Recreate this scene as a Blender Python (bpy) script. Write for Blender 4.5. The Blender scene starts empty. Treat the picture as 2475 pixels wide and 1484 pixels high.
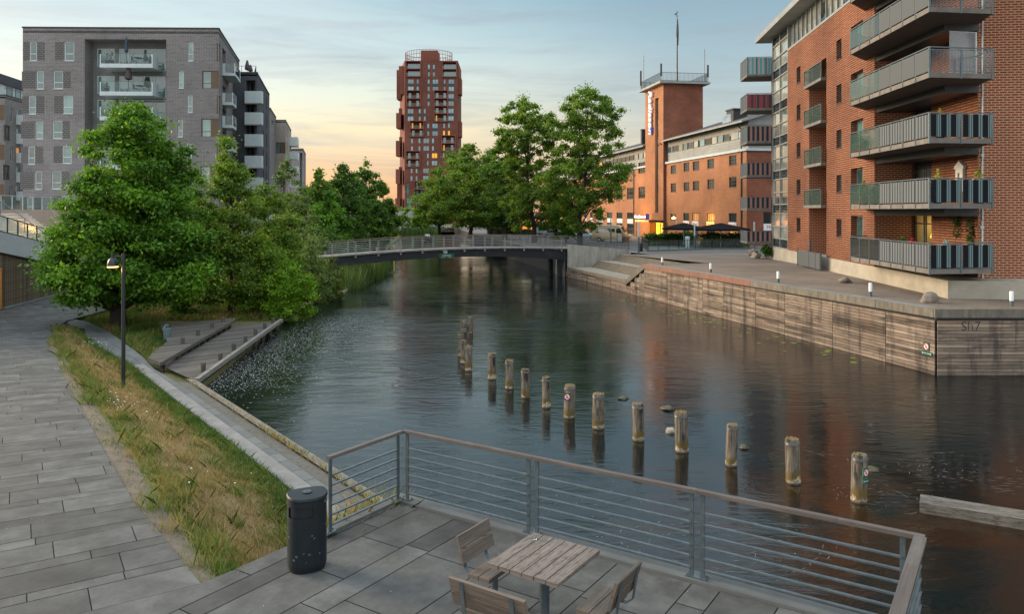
import bpy, bmesh, math, random
import numpy as np
from mathutils import Vector, Matrix
scene = bpy.context.scene
COL = scene.collection
R = math.radians
CX, HY, F, EYE = 1237.0, 510.0, 1870.0, 4.5
WATER, PROM = -2.0, -1.55
def at(px, py, depth):
 return Vector(((px - CX) / F * depth, depth, EYE - (py - HY) / F * depth))
def on(px, py, z=0.0):
 d = F * (EYE - z) / (py - HY)
 return Vector(((px - CX) / F * d, d, z))
def on_fn(px, py, fz):
 z = 0.0
 for _ in range(40):
  p = on(px, py, z)
  z = 0.5 * z + 0.5 * fz(p.x, p.y)
 return on(px, py, z)
def zpath(x, y):
 return -1.5 * min(1.0, max(0.0, (y - 11.0) / 29.0))
def zquay(x, y):
 if y < 35: return 0.62
 if y < 58: return 0.62 - 0.10 * (y - 35) / 23
 if y < 78: return 0.52 - 0.37 * (y - 58) / 20
 if y < 90: return 0.15 - 0.05 * (y - 78) / 12
 return 0.10
class MB:
 """collects faces, then links them as one mesh object"""
 def __init__(self):
  self.v, self.f, self.m, self.uv, self.t = [], [], [], [], []
 def face(self, pts, mi=0, uv=None, tone=0.5):
  i = len(self.v)
  self.v.extend([tuple(p) for p in pts])
  self.f.append(tuple(range(i, i + len(pts))))
  self.m.append(mi); self.t.append(tone)
  if uv is None:
   a = Vector(pts[0]); n = Vector((0, 0, 0))
   for k in range(1, len(pts) - 1):
    n += (Vector(pts[k]) - a).cross(Vector(pts[k + 1]) - a)
   if n.length < 1e-12: n = Vector((0, 0, 1))
   n.normalize()
   if abs(n.z) > 0.75:
    uv = [(p[0], p[1]) for p in pts]
   else:
    tx, ty = -n.y, n.x
    l = math.hypot(tx, ty) or 1
    tx /= l; ty /= l
    uv = [(p[0] * tx + p[1] * ty, p[2]) for p in pts]
  self.uv.append(uv)
 def quad(self, a, b, c, d, mi=0, uv=None, tone=0.5):
  self.face((a, b, c, d), mi, uv, tone)
 def obox(self, o, ex, ey, a, b, z, mi=0, tone=0.5, skip=''):
  """box in the frame origin o, horizontal unit axes ex, ey; ranges a, b along them and z absolute"""
  o = Vector((o[0], o[1], 0)); ex = Vector((ex[0], ex[1], 0)); ey = Vector((ey[0], ey[1], 0))
  P = lambda i, j, k: o + ex * a[i] + ey * b[j] + Vector((0, 0, z[k]))
  if ex.cross(ey).z < 0:
   Q = lambda *q: self.face(q[::-1], mi, None, tone)
  else:
   Q = lambda *q: self.face(q, mi, None, tone)
  if 'b' not in skip: Q(P(0, 0, 0), P(0, 1, 0), P(1, 1, 0), P(1, 0, 0))
  if 't' not in skip: Q(P(0, 0, 1), P(1, 0, 1), P(1, 1, 1), P(0, 1, 1))
  Q(P(0, 0, 0), P(1, 0, 0), P(1, 0, 1), P(0, 0, 1))
  Q(P(1, 0, 0), P(1, 1, 0), P(1, 1, 1), P(1, 0, 1))
  Q(P(1, 1, 0), P(0, 1, 0), P(0, 1, 1), P(1, 1, 1))
  Q(P(0, 1, 0), P(0, 0, 0), P(0, 0, 1), P(0, 1, 1))
 def box(self, x0, x1, y0, y1, z0, z1, mi=0, tone=0.5):
  self.obox((0, 0), (1, 0), (0, 1), (x0, x1), (y0, y1), (z0, z1), mi, tone)
 def bar(self, p0, p1, w, h, mi=0, tone=0.5, up=(0, 0, 1), off=0.0):
  """rectangular bar, u runs along its length"""
  p0 = Vector(p0); p1 = Vector(p1); d = p1 - p0; L = d.length
  if L < 1e-6: return
  d /= L; up = Vector(up)
  s = d.cross(up)
  if s.length < 1e-4: s = d.cross(Vector((1, 0, 0)))
  s.normalize(); u = s.cross(d); u.normalize()
  s *= w / 2; u *= h / 2
  r = [(-1, -1), (1, -1), (1, 1), (-1, 1)]
  A = [p0 + s * i + u * j for i, j in r]; B = [p1 + s * i + u * j for i, j in r]
  sz = [w, h, w, h]; c = off
  for k in range(4):
   k2 = (k + 1) % 4
   self.face((A[k], A[k2], B[k2], B[k])[::-1], mi, [(off, c), (off, c + sz[k]), (off + L, c + sz[k]), (off + L, c)][::-1], tone)
   c += sz[k]
  self.face((A[3], A[2], A[1], A[0])[::-1], mi, [(0, 0), (0.02, 0), (0.02, h), (0, h)], tone)
  self.face((B[0], B[1], B[2], B[3])[::-1], mi, [(0, 0), (0.02, 0), (0.02, h), (0, h)], tone)
 def tube(self, pts, rad, n=8, mi=0, caps=True, tone=0.5):
  pts = [Vector(p) for p in pts]
  if not hasattr(rad, '__len__'): rad = [rad] * len(pts)
  rings = []; L = 0; ls = []
  ref = None
  for i, p in enumerate(pts):
   d = (pts[min(i + 1, len(pts) - 1)] - pts[max(i - 1, 0)]).normalized()
   if ref is None: ref = Vector((1, 0, 0)) if abs(d.x) < 0.8 else Vector((0, 1, 0))
   a = (ref - d * ref.dot(d)).normalized(); ref = a
   b = d.cross(a)
   rings.append([p + (a * math.cos(t) + b * math.sin(t)) * rad[i] for t in [2 * math.pi * k / n for k in range(n)]])
   if i: L += (p - pts[i - 1]).length
   ls.append(L)
  for i in range(len(pts) - 1):
   c = 2 * math.pi * max(rad[i], 0.01)
   for k in range(n):
    k2 = (k + 1) % n
    self.face((rings[i][k], rings[i][k2], rings[i + 1][k2], rings[i + 1][k]), mi,
        [(c * k / n, ls[i]), (c * (k + 1) / n, ls[i]), (c * (k + 1) / n, ls[i + 1]), (c * k / n, ls[i + 1])], tone)
  if caps:
   self.face(rings[0][::-1], mi, None, tone); self.face(rings[-1], mi, None, tone)
 def lathe(self, prof, c, n=16, mi=0, sx=1.0, sy=1.0, rot=0.0, tone=0.5):
  """prof: (radius, z) from bottom to top"""
  cr, sr = math.cos(rot), math.sin(rot)
  def P(r, z, k):
   t = 2 * math.pi * k / n; x = r * math.cos(t) * sx; y = r * math.sin(t) * sy
   return (c[0] + x * cr - y * sr, c[1] + x * sr + y * cr, c[2] + z)
  for (r0, z0), (r1, z1) in zip(prof, prof[1:]):
   for k in range(n):
    q = [P(r0, z0, k), P(r0, z0, k + 1), P(r1, z1, k + 1), P(r1, z1, k)]
    if r1 < 1e-6: q = q[:3]
    elif r0 < 1e-6: q = [q[0], q[2], q[3]]
    self.face(q, mi, None, tone)
  if prof[0][0] > 1e-6: self.face([P(prof[0][0], prof[0][1], k) for k in range(n)][::-1], mi, None, tone)
  if prof[-1][0] > 1e-6: self.face([P(prof[-1][0], prof[-1][1], k) for k in range(n)], mi, None, tone)
 def prism(self, poly, z0, z1, mi=0, tone=0.5, mi_side=None, bottom=False):
  """poly: xy points; z0/z1 numbers or functions"""
  a = sum(p[0] * q[1] - q[0] * p[1] for p, q in zip(poly, list(poly[1:]) + [poly[0]]))
  if a < 0: poly = list(poly)[::-1]
  f0 = z0 if callable(z0) else (lambda x, y: z0)
  f1 = z1 if callable(z1) else (lambda x, y: z1)
  self.face([(p[0], p[1], f1(p[0], p[1])) for p in poly], mi, None, tone)
  ms = mi if mi_side is None else mi_side
  for p, q in zip(poly, list(poly[1:]) + [poly[0]]):
   self.face([(p[0], p[1], f0(p[0], p[1])), (q[0], q[1], f0(q[0], q[1])), (q[0], q[1], f1(q[0], q[1])), (p[0], p[1], f1(p[0], p[1]))], ms, None, tone)
  if bottom: self.face([(p[0], p[1], f0(p[0], p[1])) for p in poly][::-1], mi, None, tone)
 def build(self, name, mats, parent=None, smooth=False, merge=False, bevel=0):
  me = bpy.data.meshes.new(name)
  me.from_pydata(self.v, [], self.f)
  if not isinstance(mats, (list, tuple)): mats = [mats]
  for m in mats: me.materials.append(m)
  me.polygons.foreach_set('material_index', self.m)
  uvl = me.uv_layers.new(name='UVMap')
  uvl.data.foreach_set('uv', np.array([c for u in self.uv for p in u for c in p], dtype=np.float32))
  at_ = me.attributes.new('tone', 'FLOAT', 'FACE')
  at_.data.foreach_set('value', np.array(self.t, dtype=np.float32))
  if merge or smooth:
   b = bmesh.new(); b.from_mesh(me); bmesh.ops.remove_doubles(b, verts=b.verts, dist=1e-5); b.to_mesh(me); b.free()
  if smooth:
   me.polygons.foreach_set('use_smooth', [True] * len(me.polygons))
   try: me.set_sharp_from_angle(angle=R(40))
   except Exception: pass
  me.update()
  o = bpy.data.objects.new(name, me); COL.objects.link(o)
  if bevel:
   bv = o.modifiers.new('bevel', 'BEVEL'); bv.width = bevel; bv.segments = 2; bv.limit_method = 'ANGLE'
  if parent: attach(o, parent)
  return o
def attach(o, parent):
 o.parent = parent
 if parent.type == 'EMPTY':
  o.matrix_parent_inverse = Matrix.Translation(-Vector(parent.location))
def tag(o, label=None, cat=None, group=None, kind=None):
 if label: o['label'] = label
 if cat: o['category'] = cat
 if group: o['group'] = group
 if kind: o['kind'] = kind
 return o
def thing(name, label, cat, loc=(0, 0, 0), group=None):
 o = bpy.data.objects.new(name, None); COL.objects.link(o)
 o.location = loc; o.empty_display_size = 0.3
 return tag(o, label, cat, group)
KIDS = {}
def children_of(o):
 return [c for c in COL.objects if c.parent == o]
def copy_tree(root, loc, rotz=0.0, label=None, group=None, scale=None):
 r = root.copy(); COL.objects.link(r); r.location = loc; r.rotation_euler = (0, 0, rotz)
 if scale: r.scale = scale if hasattr(scale, '__len__') else (scale,) * 3
 if label: r['label'] = label
 if group: r['group'] = group
 for c in children_of(root):
  k = c.copy(); COL.objects.link(k); k.parent = r
  for g in children_of(c):
   s = g.copy(); COL.objects.link(s); s.parent = k
 return r
# ------------------------------------------------------------------ materials
class NT:
 def __init__(self, mat):
  self.t = mat.node_tree; self.n = self.t.nodes; self.l = self.t.links
 def new(self, typ, **kw):
  x = self.n.new(typ)
  for k, v in kw.items(): setattr(x, k, v)
  return x
 def link(self, a, b): self.l.new(a, b)
 def set(self, node, key, v): node.inputs[key].default_value = v
 def math(self, op, a, b=None, clamp=False):
  x = self.new('ShaderNodeMath', operation=op, use_clamp=clamp)
  for i, q in enumerate((a, b)):
   if q is None: continue
   if hasattr(q, 'is_linked'): self.link(q, x.inputs[i])
   else: x.inputs[i].default_value = q
  return x.outputs[0]
 def mix(self, fac, a, b, blend='MIX'):
  x = self.new('ShaderNodeMix', data_type='RGBA', blend_type=blend)
  for i, q in ((0, fac), (6, a), (7, b)):
   if hasattr(q, 'is_linked'): self.link(q, x.inputs[i])
   elif i == 0: x.inputs[0].default_value = q
   else: x.inputs[i].default_value = (*q, 1) if len(q) == 3 else q
  return x.outputs[2]
 def noise(self, vec, scale, detail=4, rough=0.55, dist=0.0):
  x = self.new('ShaderNodeTexNoise')
  x.inputs['Scale'].default_value = scale; x.inputs['Detail'].default_value = detail
  x.inputs['Roughness'].default_value = rough; x.inputs['Distortion'].default_value = dist
  if vec is not None: self.link(vec, x.inputs['Vector'])
  return x.outputs['Fac']
 def ramp(self, fac, stops, interp='LINEAR'):
  x = self.new('ShaderNodeValToRGB'); e = x.color_ramp.elements; x.color_ramp.interpolation = interp
  while len(e) < len(stops): e.new(0.5)
  for q, (p, c) in zip(e, stops):
   q.position = p; q.color = (*c, 1) if len(c) == 3 else c
  self.link(fac, x.inputs[0]); return x.outputs[0]
 def map(self, vec, scale=(1, 1, 1), rot=(0, 0, 0), loc=(0, 0, 0)):
  x = self.new('ShaderNodeMapping'); self.link(vec, x.inputs[0])
  x.inputs['Scale'].default_value = scale; x.inputs['Rotation'].default_value = rot; x.inputs['Location'].default_value = loc
  return x.outputs[0]
def mat_new(name):
 m = bpy.data.materials.new(name); m.use_nodes = True
 nt = NT(m); nt.bsdf = nt.n['Principled BSDF']; nt.out = nt.n['Material Output']
 return m, nt
def uvnode(nt):
 return nt.new('ShaderNodeTexCoord').outputs['UV']
def posnode(nt):
 return nt.new('ShaderNodeTexCoord').outputs['Object']
def tone_mul(nt, col, k):
 a = nt.new('ShaderNodeAttribute', attribute_name='tone')
 f = nt.math('ADD', nt.math('MULTIPLY', a.outputs['Fac'], 2 * k), 1 - k)
 c = nt.new('ShaderNodeCombineColor')
 for i in range(3): nt.link(f, c.inputs[i])
 return nt.mix(1.0, col, c.outputs[0], 'MULTIPLY')
def surf(name, c1, c2=None, scale=3.0, rough=0.7, bump=0.2, bscale=30.0, metal=0.0, stretch=(1, 1, 1), tone=0.2, spec=0.4, dirt=0.25, dscale=0.5, coord='uv', bdist=0.01, stain=None):
 m, nt = mat_new(name)
 v = uvnode(nt) if coord == 'uv' else posnode(nt)
 v = nt.map(v, stretch)
 c2 = c2 or tuple(x * 0.75 for x in c1)
 n1 = nt.noise(v, scale, 6, 0.62)
 col = nt.mix(nt.math('MULTIPLY', nt.math('SUBTRACT', n1, 0.3, True), 2.5, True), c1, c2)
 if dirt:
  n2 = nt.noise(v, dscale, 8, 0.72)
  d = nt.math('MULTIPLY', nt.math('SUBTRACT', n2, 0.42, True), 4.0, True)
  col = nt.mix(nt.math('MULTIPLY', d, dirt), col, tuple(x * 0.35 for x in c1), 'MIX')
 if stain:
  n4 = nt.noise(v, stain[1], 5, 0.65)
  d = nt.math('MULTIPLY', nt.math('SUBTRACT', n4, stain[2], True), 5.0, True)
  col = nt.mix(d, col, stain[0])
 if tone: col = tone_mul(nt, col, tone)
 nt.link(col, nt.bsdf.inputs['Base Color'])
 nt.bsdf.inputs['Roughness'].default_value = rough; nt.bsdf.inputs['Metallic'].default_value = metal
 nt.bsdf.inputs['Specular IOR Level'].default_value = spec
 if bump:
  b = nt.new('ShaderNodeBump'); b.inputs['Strength'].default_value = bump; b.inputs['Distance'].default_value = bdist
  nt.link(nt.noise(v, bscale, 5, 0.6), b.inputs['Height']); nt.link(b.outputs[0], nt.bsdf.inputs['Normal'])
 return m
def brick(name, c1, c2, mortar, bw=0.3, bh=0.105, gap=0.014, relief=0.4, dark=None, vary=0.35, lscale=0.25, offset=0.5):
 m, nt = mat_new(name)
 uv = uvnode(nt)
 t = nt.new('ShaderNodeTexBrick'); nt.link(uv, t.inputs['Vector'])
 t.inputs['Scale'].default_value = 1.0; t.inputs['Brick Width'].default_value = bw; t.inputs['Row Height'].default_value = bh
 t.inputs['Mortar Size'].default_value = gap; t.inputs['Mortar Smooth'].default_value = 0.2; t.inputs['Bias'].default_value = -0.1
 t.offset = offset
 n = nt.noise(uv, 2.5, 6, 0.7)
 a = nt.mix(n, c1, c2)
 n3 = nt.noise(nt.map(uv, (1.0 / bw, 1.0 / bh, 1)), 1.2, 1, 0.5)
 b = nt.mix(nt.math('MULTIPLY', nt.math('SUBTRACT', n3, 0.55, True), 5, True), c2, dark or tuple(x * 0.5 for x in c2))
 nt.link(a, t.inputs['Color1']); nt.link(b, t.inputs['Color2'])
 t.inputs['Mortar'].default_value = (*mortar, 1)
 big = nt.noise(uv, lscale, 6, 0.65)
 g = nt.ramp(big, [(0.3, (1 - vary,) * 3), (0.7, (1 + vary * 0.3,) * 3)])
 col = nt.mix(1.0, t.outputs['Color'], g, 'MULTIPLY')
 col = tone_mul(nt, col, 0.25)
 nt.link(col, nt.bsdf.inputs['Base Color']); nt.bsdf.inputs['Roughness'].default_value = 0.85
 nt.bsdf.inputs['Specular IOR Level'].default_value = 0.25
 bp = nt.new('ShaderNodeBump'); bp.inputs['Strength'].default_value = relief; bp.inputs['Distance'].default_value = 0.012; bp.invert = True
 h = nt.math('ADD', t.outputs['Fac'], nt.math('MULTIPLY', nt.noise(uv, 14, 4), 0.4))
 nt.link(h, bp.inputs['Height']); nt.link(bp.outputs[0], nt.bsdf.inputs['Normal'])
 return m
def glass_win(name, base, rough=0.04, spec=1.0, ior=1.9, vary=0.5, curtain=None):
 m, nt = mat_new(name)
 uv = posnode(nt)
 n = nt.noise(nt.map(uv, (0.35, 0.35, 0.5)), 1.3, 2)
 col = nt.mix(nt.math('MULTIPLY', nt.math('SUBTRACT', n, 0.35, True), 3, True), base, curtain or tuple(x * (1 - vary) for x in base))
 col = tone_mul(nt, col, 0.6)
 nt.link(col, nt.bsdf.inputs['Base Color']); nt.bsdf.inputs['Roughness'].default_value = rough
 nt.bsdf.inputs['Specular IOR Level'].default_value = spec; nt.bsdf.inputs['IOR'].default_value = ior
 b = nt.new('ShaderNodeBump'); b.inputs['Strength'].default_value = 0.06; b.inputs['Distance'].default_value = 0.05
 nt.link(nt.noise(uv, 0.9, 2), b.inputs['Height']); nt.link(b.outputs[0], nt.bsdf.inputs['Normal'])
 return m
def glass_thin(name, tint=(0.8, 0.93, 0.9), body=(0.5, 0.6, 0.58), opaque=0.15):
 m, nt = mat_new(name)
 tr = nt.new('ShaderNodeBsdfTransparent'); tr.inputs[0].default_value = (*tint, 1)
 gl = nt.new('ShaderNodeBsdfGlossy'); gl.inputs['Roughness'].default_value = 0.03
 df = nt.new('ShaderNodeBsdfDiffuse'); df.inputs[0].default_value = (*body, 1)
 fr = nt.new('ShaderNodeFresnel'); fr.inputs[0].default_value = 1.5
 m1 = nt.new('ShaderNodeMixShader'); m1.inputs[0].default_value = opaque; nt.link(tr.outputs[0], m1.inputs[1]); nt.link(df.outputs[0], m1.inputs[2])
 m2 = nt.new('ShaderNodeMixShader'); nt.link(fr.outputs[0], m2.inputs[0]); nt.link(m1.outputs[0], m2.inputs[1]); nt.link(gl.outputs[0], m2.inputs[2])
 nt.link(m2.outputs[0], nt.out.inputs[0])
 return m
def emit(name, c, s):
 m, nt = mat_new(name)
 nt.bsdf.inputs['Base Color'].default_value = (*[x * 0.5 for x in c], 1)
 nt.bsdf.inputs['Emission Color'].default_value = (*c, 1); nt.bsdf.inputs['Emission Strength'].default_value = s
 return m
def wood(name, c1, c2, c3=None, along='u', drip=0, rough=0.85, tone=0.3, bump=0.35, fine=60.0, blot=1.3, blotk=0.6):
 m, nt = mat_new(name)
 uv = uvnode(nt)
 st = (1.2, fine, 1) if along == 'u' else (fine, 1.2, 1)
 g = nt.noise(nt.map(uv, st), 1.0, 6, 0.65)
 col = nt.mix(nt.math('MULTIPLY', nt.math('SUBTRACT', g, 0.32, True), 2.8, True), c1, c2)
 st2 = (blot * 0.8, blot * 3, 1) if along == 'u' else (blot * 3, blot * 0.8, 1)
 b = nt.noise(nt.map(uv, st2), 1.0, 6, 0.7)
 col = nt.mix(nt.math('MULTIPLY', nt.math('MULTIPLY', nt.math('SUBTRACT', b, 0.48, True), 5, True), blotk), col, c3 or tuple(x * 0.4 for x in c1))
 if drip:
  d1 = nt.noise(nt.map(posnode(nt), (1.7, 1.7, 0.28)), 1.0, 6, 0.7)
  col = nt.mix(nt.math('MULTIPLY', nt.math('MULTIPLY', nt.math('SUBTRACT', d1, 0.50, True), 6, True), drip), col, (0.035, 0.03, 0.03))
  d2 = nt.noise(nt.map(posnode(nt), (0.8, 0.8, 0.5), (0, 0, 0), (9, 4, 2)), 1.0, 5, 0.7)
  col = nt.mix(nt.math('MULTIPLY', nt.math('MULTIPLY', nt.math('SUBTRACT', d2, 0.56, True), 6, True), drip * .8), col, (0.36, 0.17, 0.09))
 col = tone_mul(nt, col, tone)
 nt.link(col, nt.bsdf.inputs['Base Color']); nt.bsdf.inputs['Roughness'].default_value = rough
 nt.bsdf.inputs['Specular IOR Level'].default_value = 0.25
 bp = nt.new('ShaderNodeBump'); bp.inputs['Strength'].default_value = bump; bp.inputs['Distance'].default_value = 0.006
 nt.link(g, bp.inputs['Height']); nt.link(bp.outputs[0], nt.bsdf.inputs['Normal'])
 return m
def leafmat(name, dark, light, trans=0.3, tip=None):
 m, nt = mat_new(name)
 a = nt.new('ShaderNodeAttribute', attribute_name='tone')
 st = [(0.0, dark), (0.75, light)] + ([(1.0, tip)] if tip else [])
 col = nt.ramp(a.outputs['Fac'], st)
 nt.link(col, nt.bsdf.inputs['Base Color']); nt.bsdf.inputs['Roughness'].default_value = 0.55
 nt.bsdf.inputs['Specular IOR Level'].default_value = 0.3
 tl = nt.new('ShaderNodeBsdfTranslucent'); nt.link(nt.mix(1.0, col, (1.5, 1.4, 0.6), 'MULTIPLY'), tl.inputs[0])
 mx = nt.new('ShaderNodeMixShader'); mx.inputs[0].default_value = trans
 nt.link(nt.bsdf.outputs[0], mx.inputs[1]); nt.link(tl.outputs[0], mx.inputs[2]); nt.link(mx.outputs[0], nt.out.inputs[0])
 return m
M = {}
M['steel'] = surf('galvanised_steel', (0.14, 0.175, 0.195), (0.085, 0.108, 0.12), 6, 0.45, 0.1, 60, 0.55, dirt=0.3, dscale=3)
M['dark_steel'] = surf('dark_steel', (0.045, 0.05, 0.055), (0.03, 0.033, 0.036), 5, 0.4, 0.05, 60, 0.3, dirt=0.1)
M['black_paint'] = surf('black_paint', (0.016, 0.02, 0.023), (0.011, 0.014, 0.016), 4, 0.38, 0.05, 80, 0.0, dirt=0.1, spec=0.5)
M['bin_paint'] = surf('bin_paint', (0.010, 0.016, 0.020), (0.006, 0.010, 0.013), 4, 0.5, 0.06, 90, 0.0, dirt=0.2, dscale=6, spec=0.35, stain=((.05, .055, .055), 9, .68))
M['white_paint'] = surf('white_paint', (0.62, 0.65, 0.66), (0.5, 0.53, 0.54), 2, 0.5, 0.03, 20, dirt=0.12)
M['white_frame'] = surf('white_frame', (0.55, 0.6, 0.6), (0.45, 0.5, 0.5), 2, 0.5, 0, dirt=0.1)
M['light_metal'] = surf('light_metal', (0.48, 0.55, 0.57), (0.4, 0.46, 0.48), 1.5, 0.45, 0.0, dirt=0.12)
M['concrete'] = surf('concrete', (0.34, 0.33, 0.30), (0.24, 0.235, 0.215), 1.3, 0.85, 0.25, 18, dirt=0.45, dscale=0.8)
M['pale_concrete'] = surf('pale_concrete', (0.52, 0.50, 0.47), (0.42, 0.41, 0.39), 0.8, 0.85, 0.15, 14, dirt=0.2, dscale=0.4)
M['plinth'] = surf('plinth_render', (0.40, 0.36, 0.29), (0.32, 0.29, 0.235), 0.9, 0.9, 0.2, 16, dirt=0.35, dscale=0.7)
M['slab'] = surf('paving_slab', (0.105, 0.105, 0.10), (0.05, 0.052, 0.051), 1.9, 0.8, 0.35, 70, tone=0.42, dirt=0.9, dscale=1.5, bdist=0.004, stain=((0.035, 0.036, 0.034), 11.0, 0.63))
M['slab_pale'] = surf('pale_slab', (0.135, 0.142, 0.14), (0.09, 0.096, 0.095), 1.4, 0.8, 0.2, 60, tone=0.2, dirt=0.3)
M['joint'] = surf('joint_soil', (0.018, 0.019, 0.015), (0.028, 0.034, 0.016), 5, 0.95, 0.3, 60, dirt=0)
M['soil'] = surf('soil', (0.17, 0.135, 0.10), (0.10, 0.08, 0.06), 4, 0.95, 0.6, 30, dirt=0.2, coord='pos', bdist=0.03)
M['gravel'] = surf('gravel_band', (0.13, 0.125, 0.11), (0.07, 0.068, 0.06), 9, 0.95, 0.6, 60, dirt=0.3, coord='pos', stain=((0.16, 0.10, 0.03), 2.5, 0.58))
M['turf'] = surf('turf', (0.30, 0.21, 0.10), (0.17, 0.13, 0.055), 0.9, 0.95, 0.7, 25, dirt=0.25, coord='pos', bdist=0.05)
M['rough_grass'] = surf('rough_grass', (0.07, 0.085, 0.025), (0.15, 0.13, 0.05), 0.6, 0.95, 0.8, 12, dirt=0.3, coord='pos', bdist=0.08)
M['asphalt'] = surf('asphalt', (0.13, 0.125, 0.12), (0.09, 0.088, 0.085), 1.2, 0.9, 0.2, 40, dirt=0.3, dscale=0.2, coord='pos')
M['land'] = surf('land', (0.06, 0.075, 0.03), (0.10, 0.10, 0.05), 0.1, 0.95, 0.3, 3, dirt=0.2, coord='pos')
M['deck'] = wood('weathered_deck', (0.125, 0.112, 0.098), (0.07, 0.063, 0.056), (0.04, 0.036, 0.03), tone=0.35, fine=40)
M['deck_edge'] = wood('deck_edge', (0.27, 0.255, 0.23), (0.14, 0.133, 0.118), (0.06, 0.05, 0.03), tone=0.2, fine=30, blot=3)
M['bench_wood'] = wood('bench_wood', (0.165, 0.135, 0.112), (0.085, 0.066, 0.053), (0.045, 0.033, 0.026), tone=0.35, fine=55, blot=3.0, blotk=0.5)
M['table_wood'] = wood('table_wood', (0.215, 0.185, 0.165), (0.11, 0.09, 0.075), (0.045, 0.03, 0.02), tone=0.2, fine=50, blot=7.0, blotk=0.85)
M['rail_wood'] = wood('rail_wood', (0.115, 0.096, 0.088), (0.07, 0.06, 0.056), (0.15, 0.14, 0.13), tone=0.2, fine=50)
M['bollard_wood'] = wood('bollard_wood', (0.13, 0.108, 0.087), (0.05, 0.043, 0.035), (0.05, 0.045, 0.035), along='v', tone=0.4, fine=25)
M['cladding'] = wood('quay_cladding', (0.33, 0.25, 0.185), (0.17, 0.13, 0.10), (0.035, 0.031, 0.03), tone=0.6, fine=30, blot=0.45, blotk=0.9, drip=.8)
M['coping'] = surf('coping', (0.23, 0.20, 0.155), (0.10, 0.09, 0.07), 2.2, 0.9, 0.4, 20, stretch=(2.5, 0.6, 1), dirt=0.4, dscale=1.5, tone=0.15)
M['coping_top'] = surf('coping_top', (0.23, 0.225, 0.215), (0.15, 0.147, 0.14), 2.0, 0.85, 0.2, 20, dirt=0.3)
M['coping_red'] = surf('coping_red', (0.30, 0.125, 0.08), (0.16, 0.12, 0.09), 1.6, 0.9, 0.4, 20, stretch=(3.0, 0.5, 1), dirt=0.4, dscale=1.5, tone=0.15)
M['old_beam'] = wood('old_beam', (0.22, 0.195, 0.165), (0.06, 0.053, 0.042), (0.03, 0.026, 0.018), fine=22, blot=5, tone=0.3, blotk=.9)
M['stone'] = surf('field_stone', (0.30, 0.235, 0.19), (0.17, 0.14, 0.12), 3, 0.85, 0.5, 14, coord='pos', dirt=0.4, dscale=2)
M['pale_stone'] = surf('pale_stone', (0.48, 0.42, 0.33), (0.33, 0.28, 0.22), 3, 0.85, 0.4, 14, coord='pos', dirt=0.3, dscale=2)
M['wet_stone'] = surf('wet_stone', (0.10, 0.085, 0.035), (0.05, 0.048, 0.03), 5, 0.4, 0.5, 20, coord='pos', dirt=0.3, dscale=3)
M['bark'] = surf('bark', (0.055, 0.043, 0.032), (0.025, 0.02, 0.016), 5, 0.95, 0.7, 14, stretch=(3, 1, 1), coord='uv', dirt=0.3, bdist=0.03)
M['river_bed'] = surf('river_bed', (0.03, 0.025, 0.015), (0.05, 0.03, 0.015), 0.3, 1.0, 0, coord='pos')
M['mossy'] = surf('moss_cap', (0.33, 0.20, 0.05), (0.17, 0.14, 0.04), 20, 1.0, 0.8, 60, coord='pos', dirt=0.2, bdist=0.02)
M['green_sign'] = surf('green_sign', (0.005, 0.10, 0.06), (0.004, 0.08, 0.05), 2, 0.4, 0, dirt=0)
M['sign_white'] = surf('sign_white', (0.75, 0.78, 0.78), (0.7, 0.72, 0.72), 2, 0.5, 0, dirt=0, tone=0)
M['sign_red'] = surf('sign_red', (0.5, 0.02, 0.03), (0.45, 0.02, 0.03), 2, 0.4, 0, dirt=0, tone=0)
M['sign_black'] = surf('sign_black', (0.012, 0.014, 0.02), (0.01, 0.012, 0.016), 2, 0.4, 0, dirt=0, tone=0)
# ------------------------------------------------------------------ camera, sky, sun
cam_d = bpy.data.cameras.new('camera'); cam = bpy.data.objects.new('camera', cam_d); COL.objects.link(cam)
cam.location = (0, 0, EYE); cam.rotation_euler = (R(90), 0, 0)
cam_d.sensor_width = 36.0; cam_d.lens = 36.0 * F / 2474.0
cam_d.shift_y = -(742.0 - HY) / 2474.0
cam_d.clip_start = 0.1; cam_d.clip_end = 6000
scene.camera = cam
SUN_AZ, SUN_EL = -68.0, 16.0
w = bpy.data.worlds.new('World'); scene.world = w; w.use_nodes = True
wt = w.node_tree; wn = NT(w); wn.n.clear()
out = wn.new('ShaderNodeOutputWorld')
sky = wn.new('ShaderNodeTexSky', sky_type='NISHITA', sun_disc=False)
sky.sun_elevation = R(SUN_EL); sky.sun_rotation = R(SUN_AZ); sky.air_density = 1.2; sky.dust_density = 2.5; sky.ozone_density = 2.0
bg1 = wn.new('ShaderNodeBackground'); bg1.inputs[1].default_value = 0.05; wn.link(sky.outputs[0], bg1.inputs[0])
tc = wn.new('ShaderNodeTexCoord'); d = tc.outputs['Generated']
sep = wn.new('ShaderNodeSeparateXYZ'); wn.link(d, sep.inputs[0])
el = sep.outputs[2]
warm = wn.ramp(el, [(0.0, (0.62, 0.31, 0.14)), (0.06, (0.64, 0.37, 0.19)), (0.10, (0.62, 0.47, 0.26)), (0.145, (0.50, 0.50, 0.39)), (0.20, (0.36, 0.43, 0.415)), (0.27, (0.235, 0.335, 0.355)), (0.42, (0.46, 0.58, 0.63)), (0.62, (0.95, 1.1, 1.2)), (1.0, (1.3, 1.5, 1.6))])
cool = wn.ramp(el, [(0.0, (0.42, 0.34, 0.27)), (0.07, (0.37, 0.345, 0.315)), (0.15, (0.265, 0.315, 0.325)), (0.27, (0.125, 0.225, 0.27)), (0.42, (0.31, 0.42, 0.49)), (0.62, (0.9, 1.05, 1.15)), (1.0, (1.3, 1.5, 1.6))])
az = R(-15)
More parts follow.
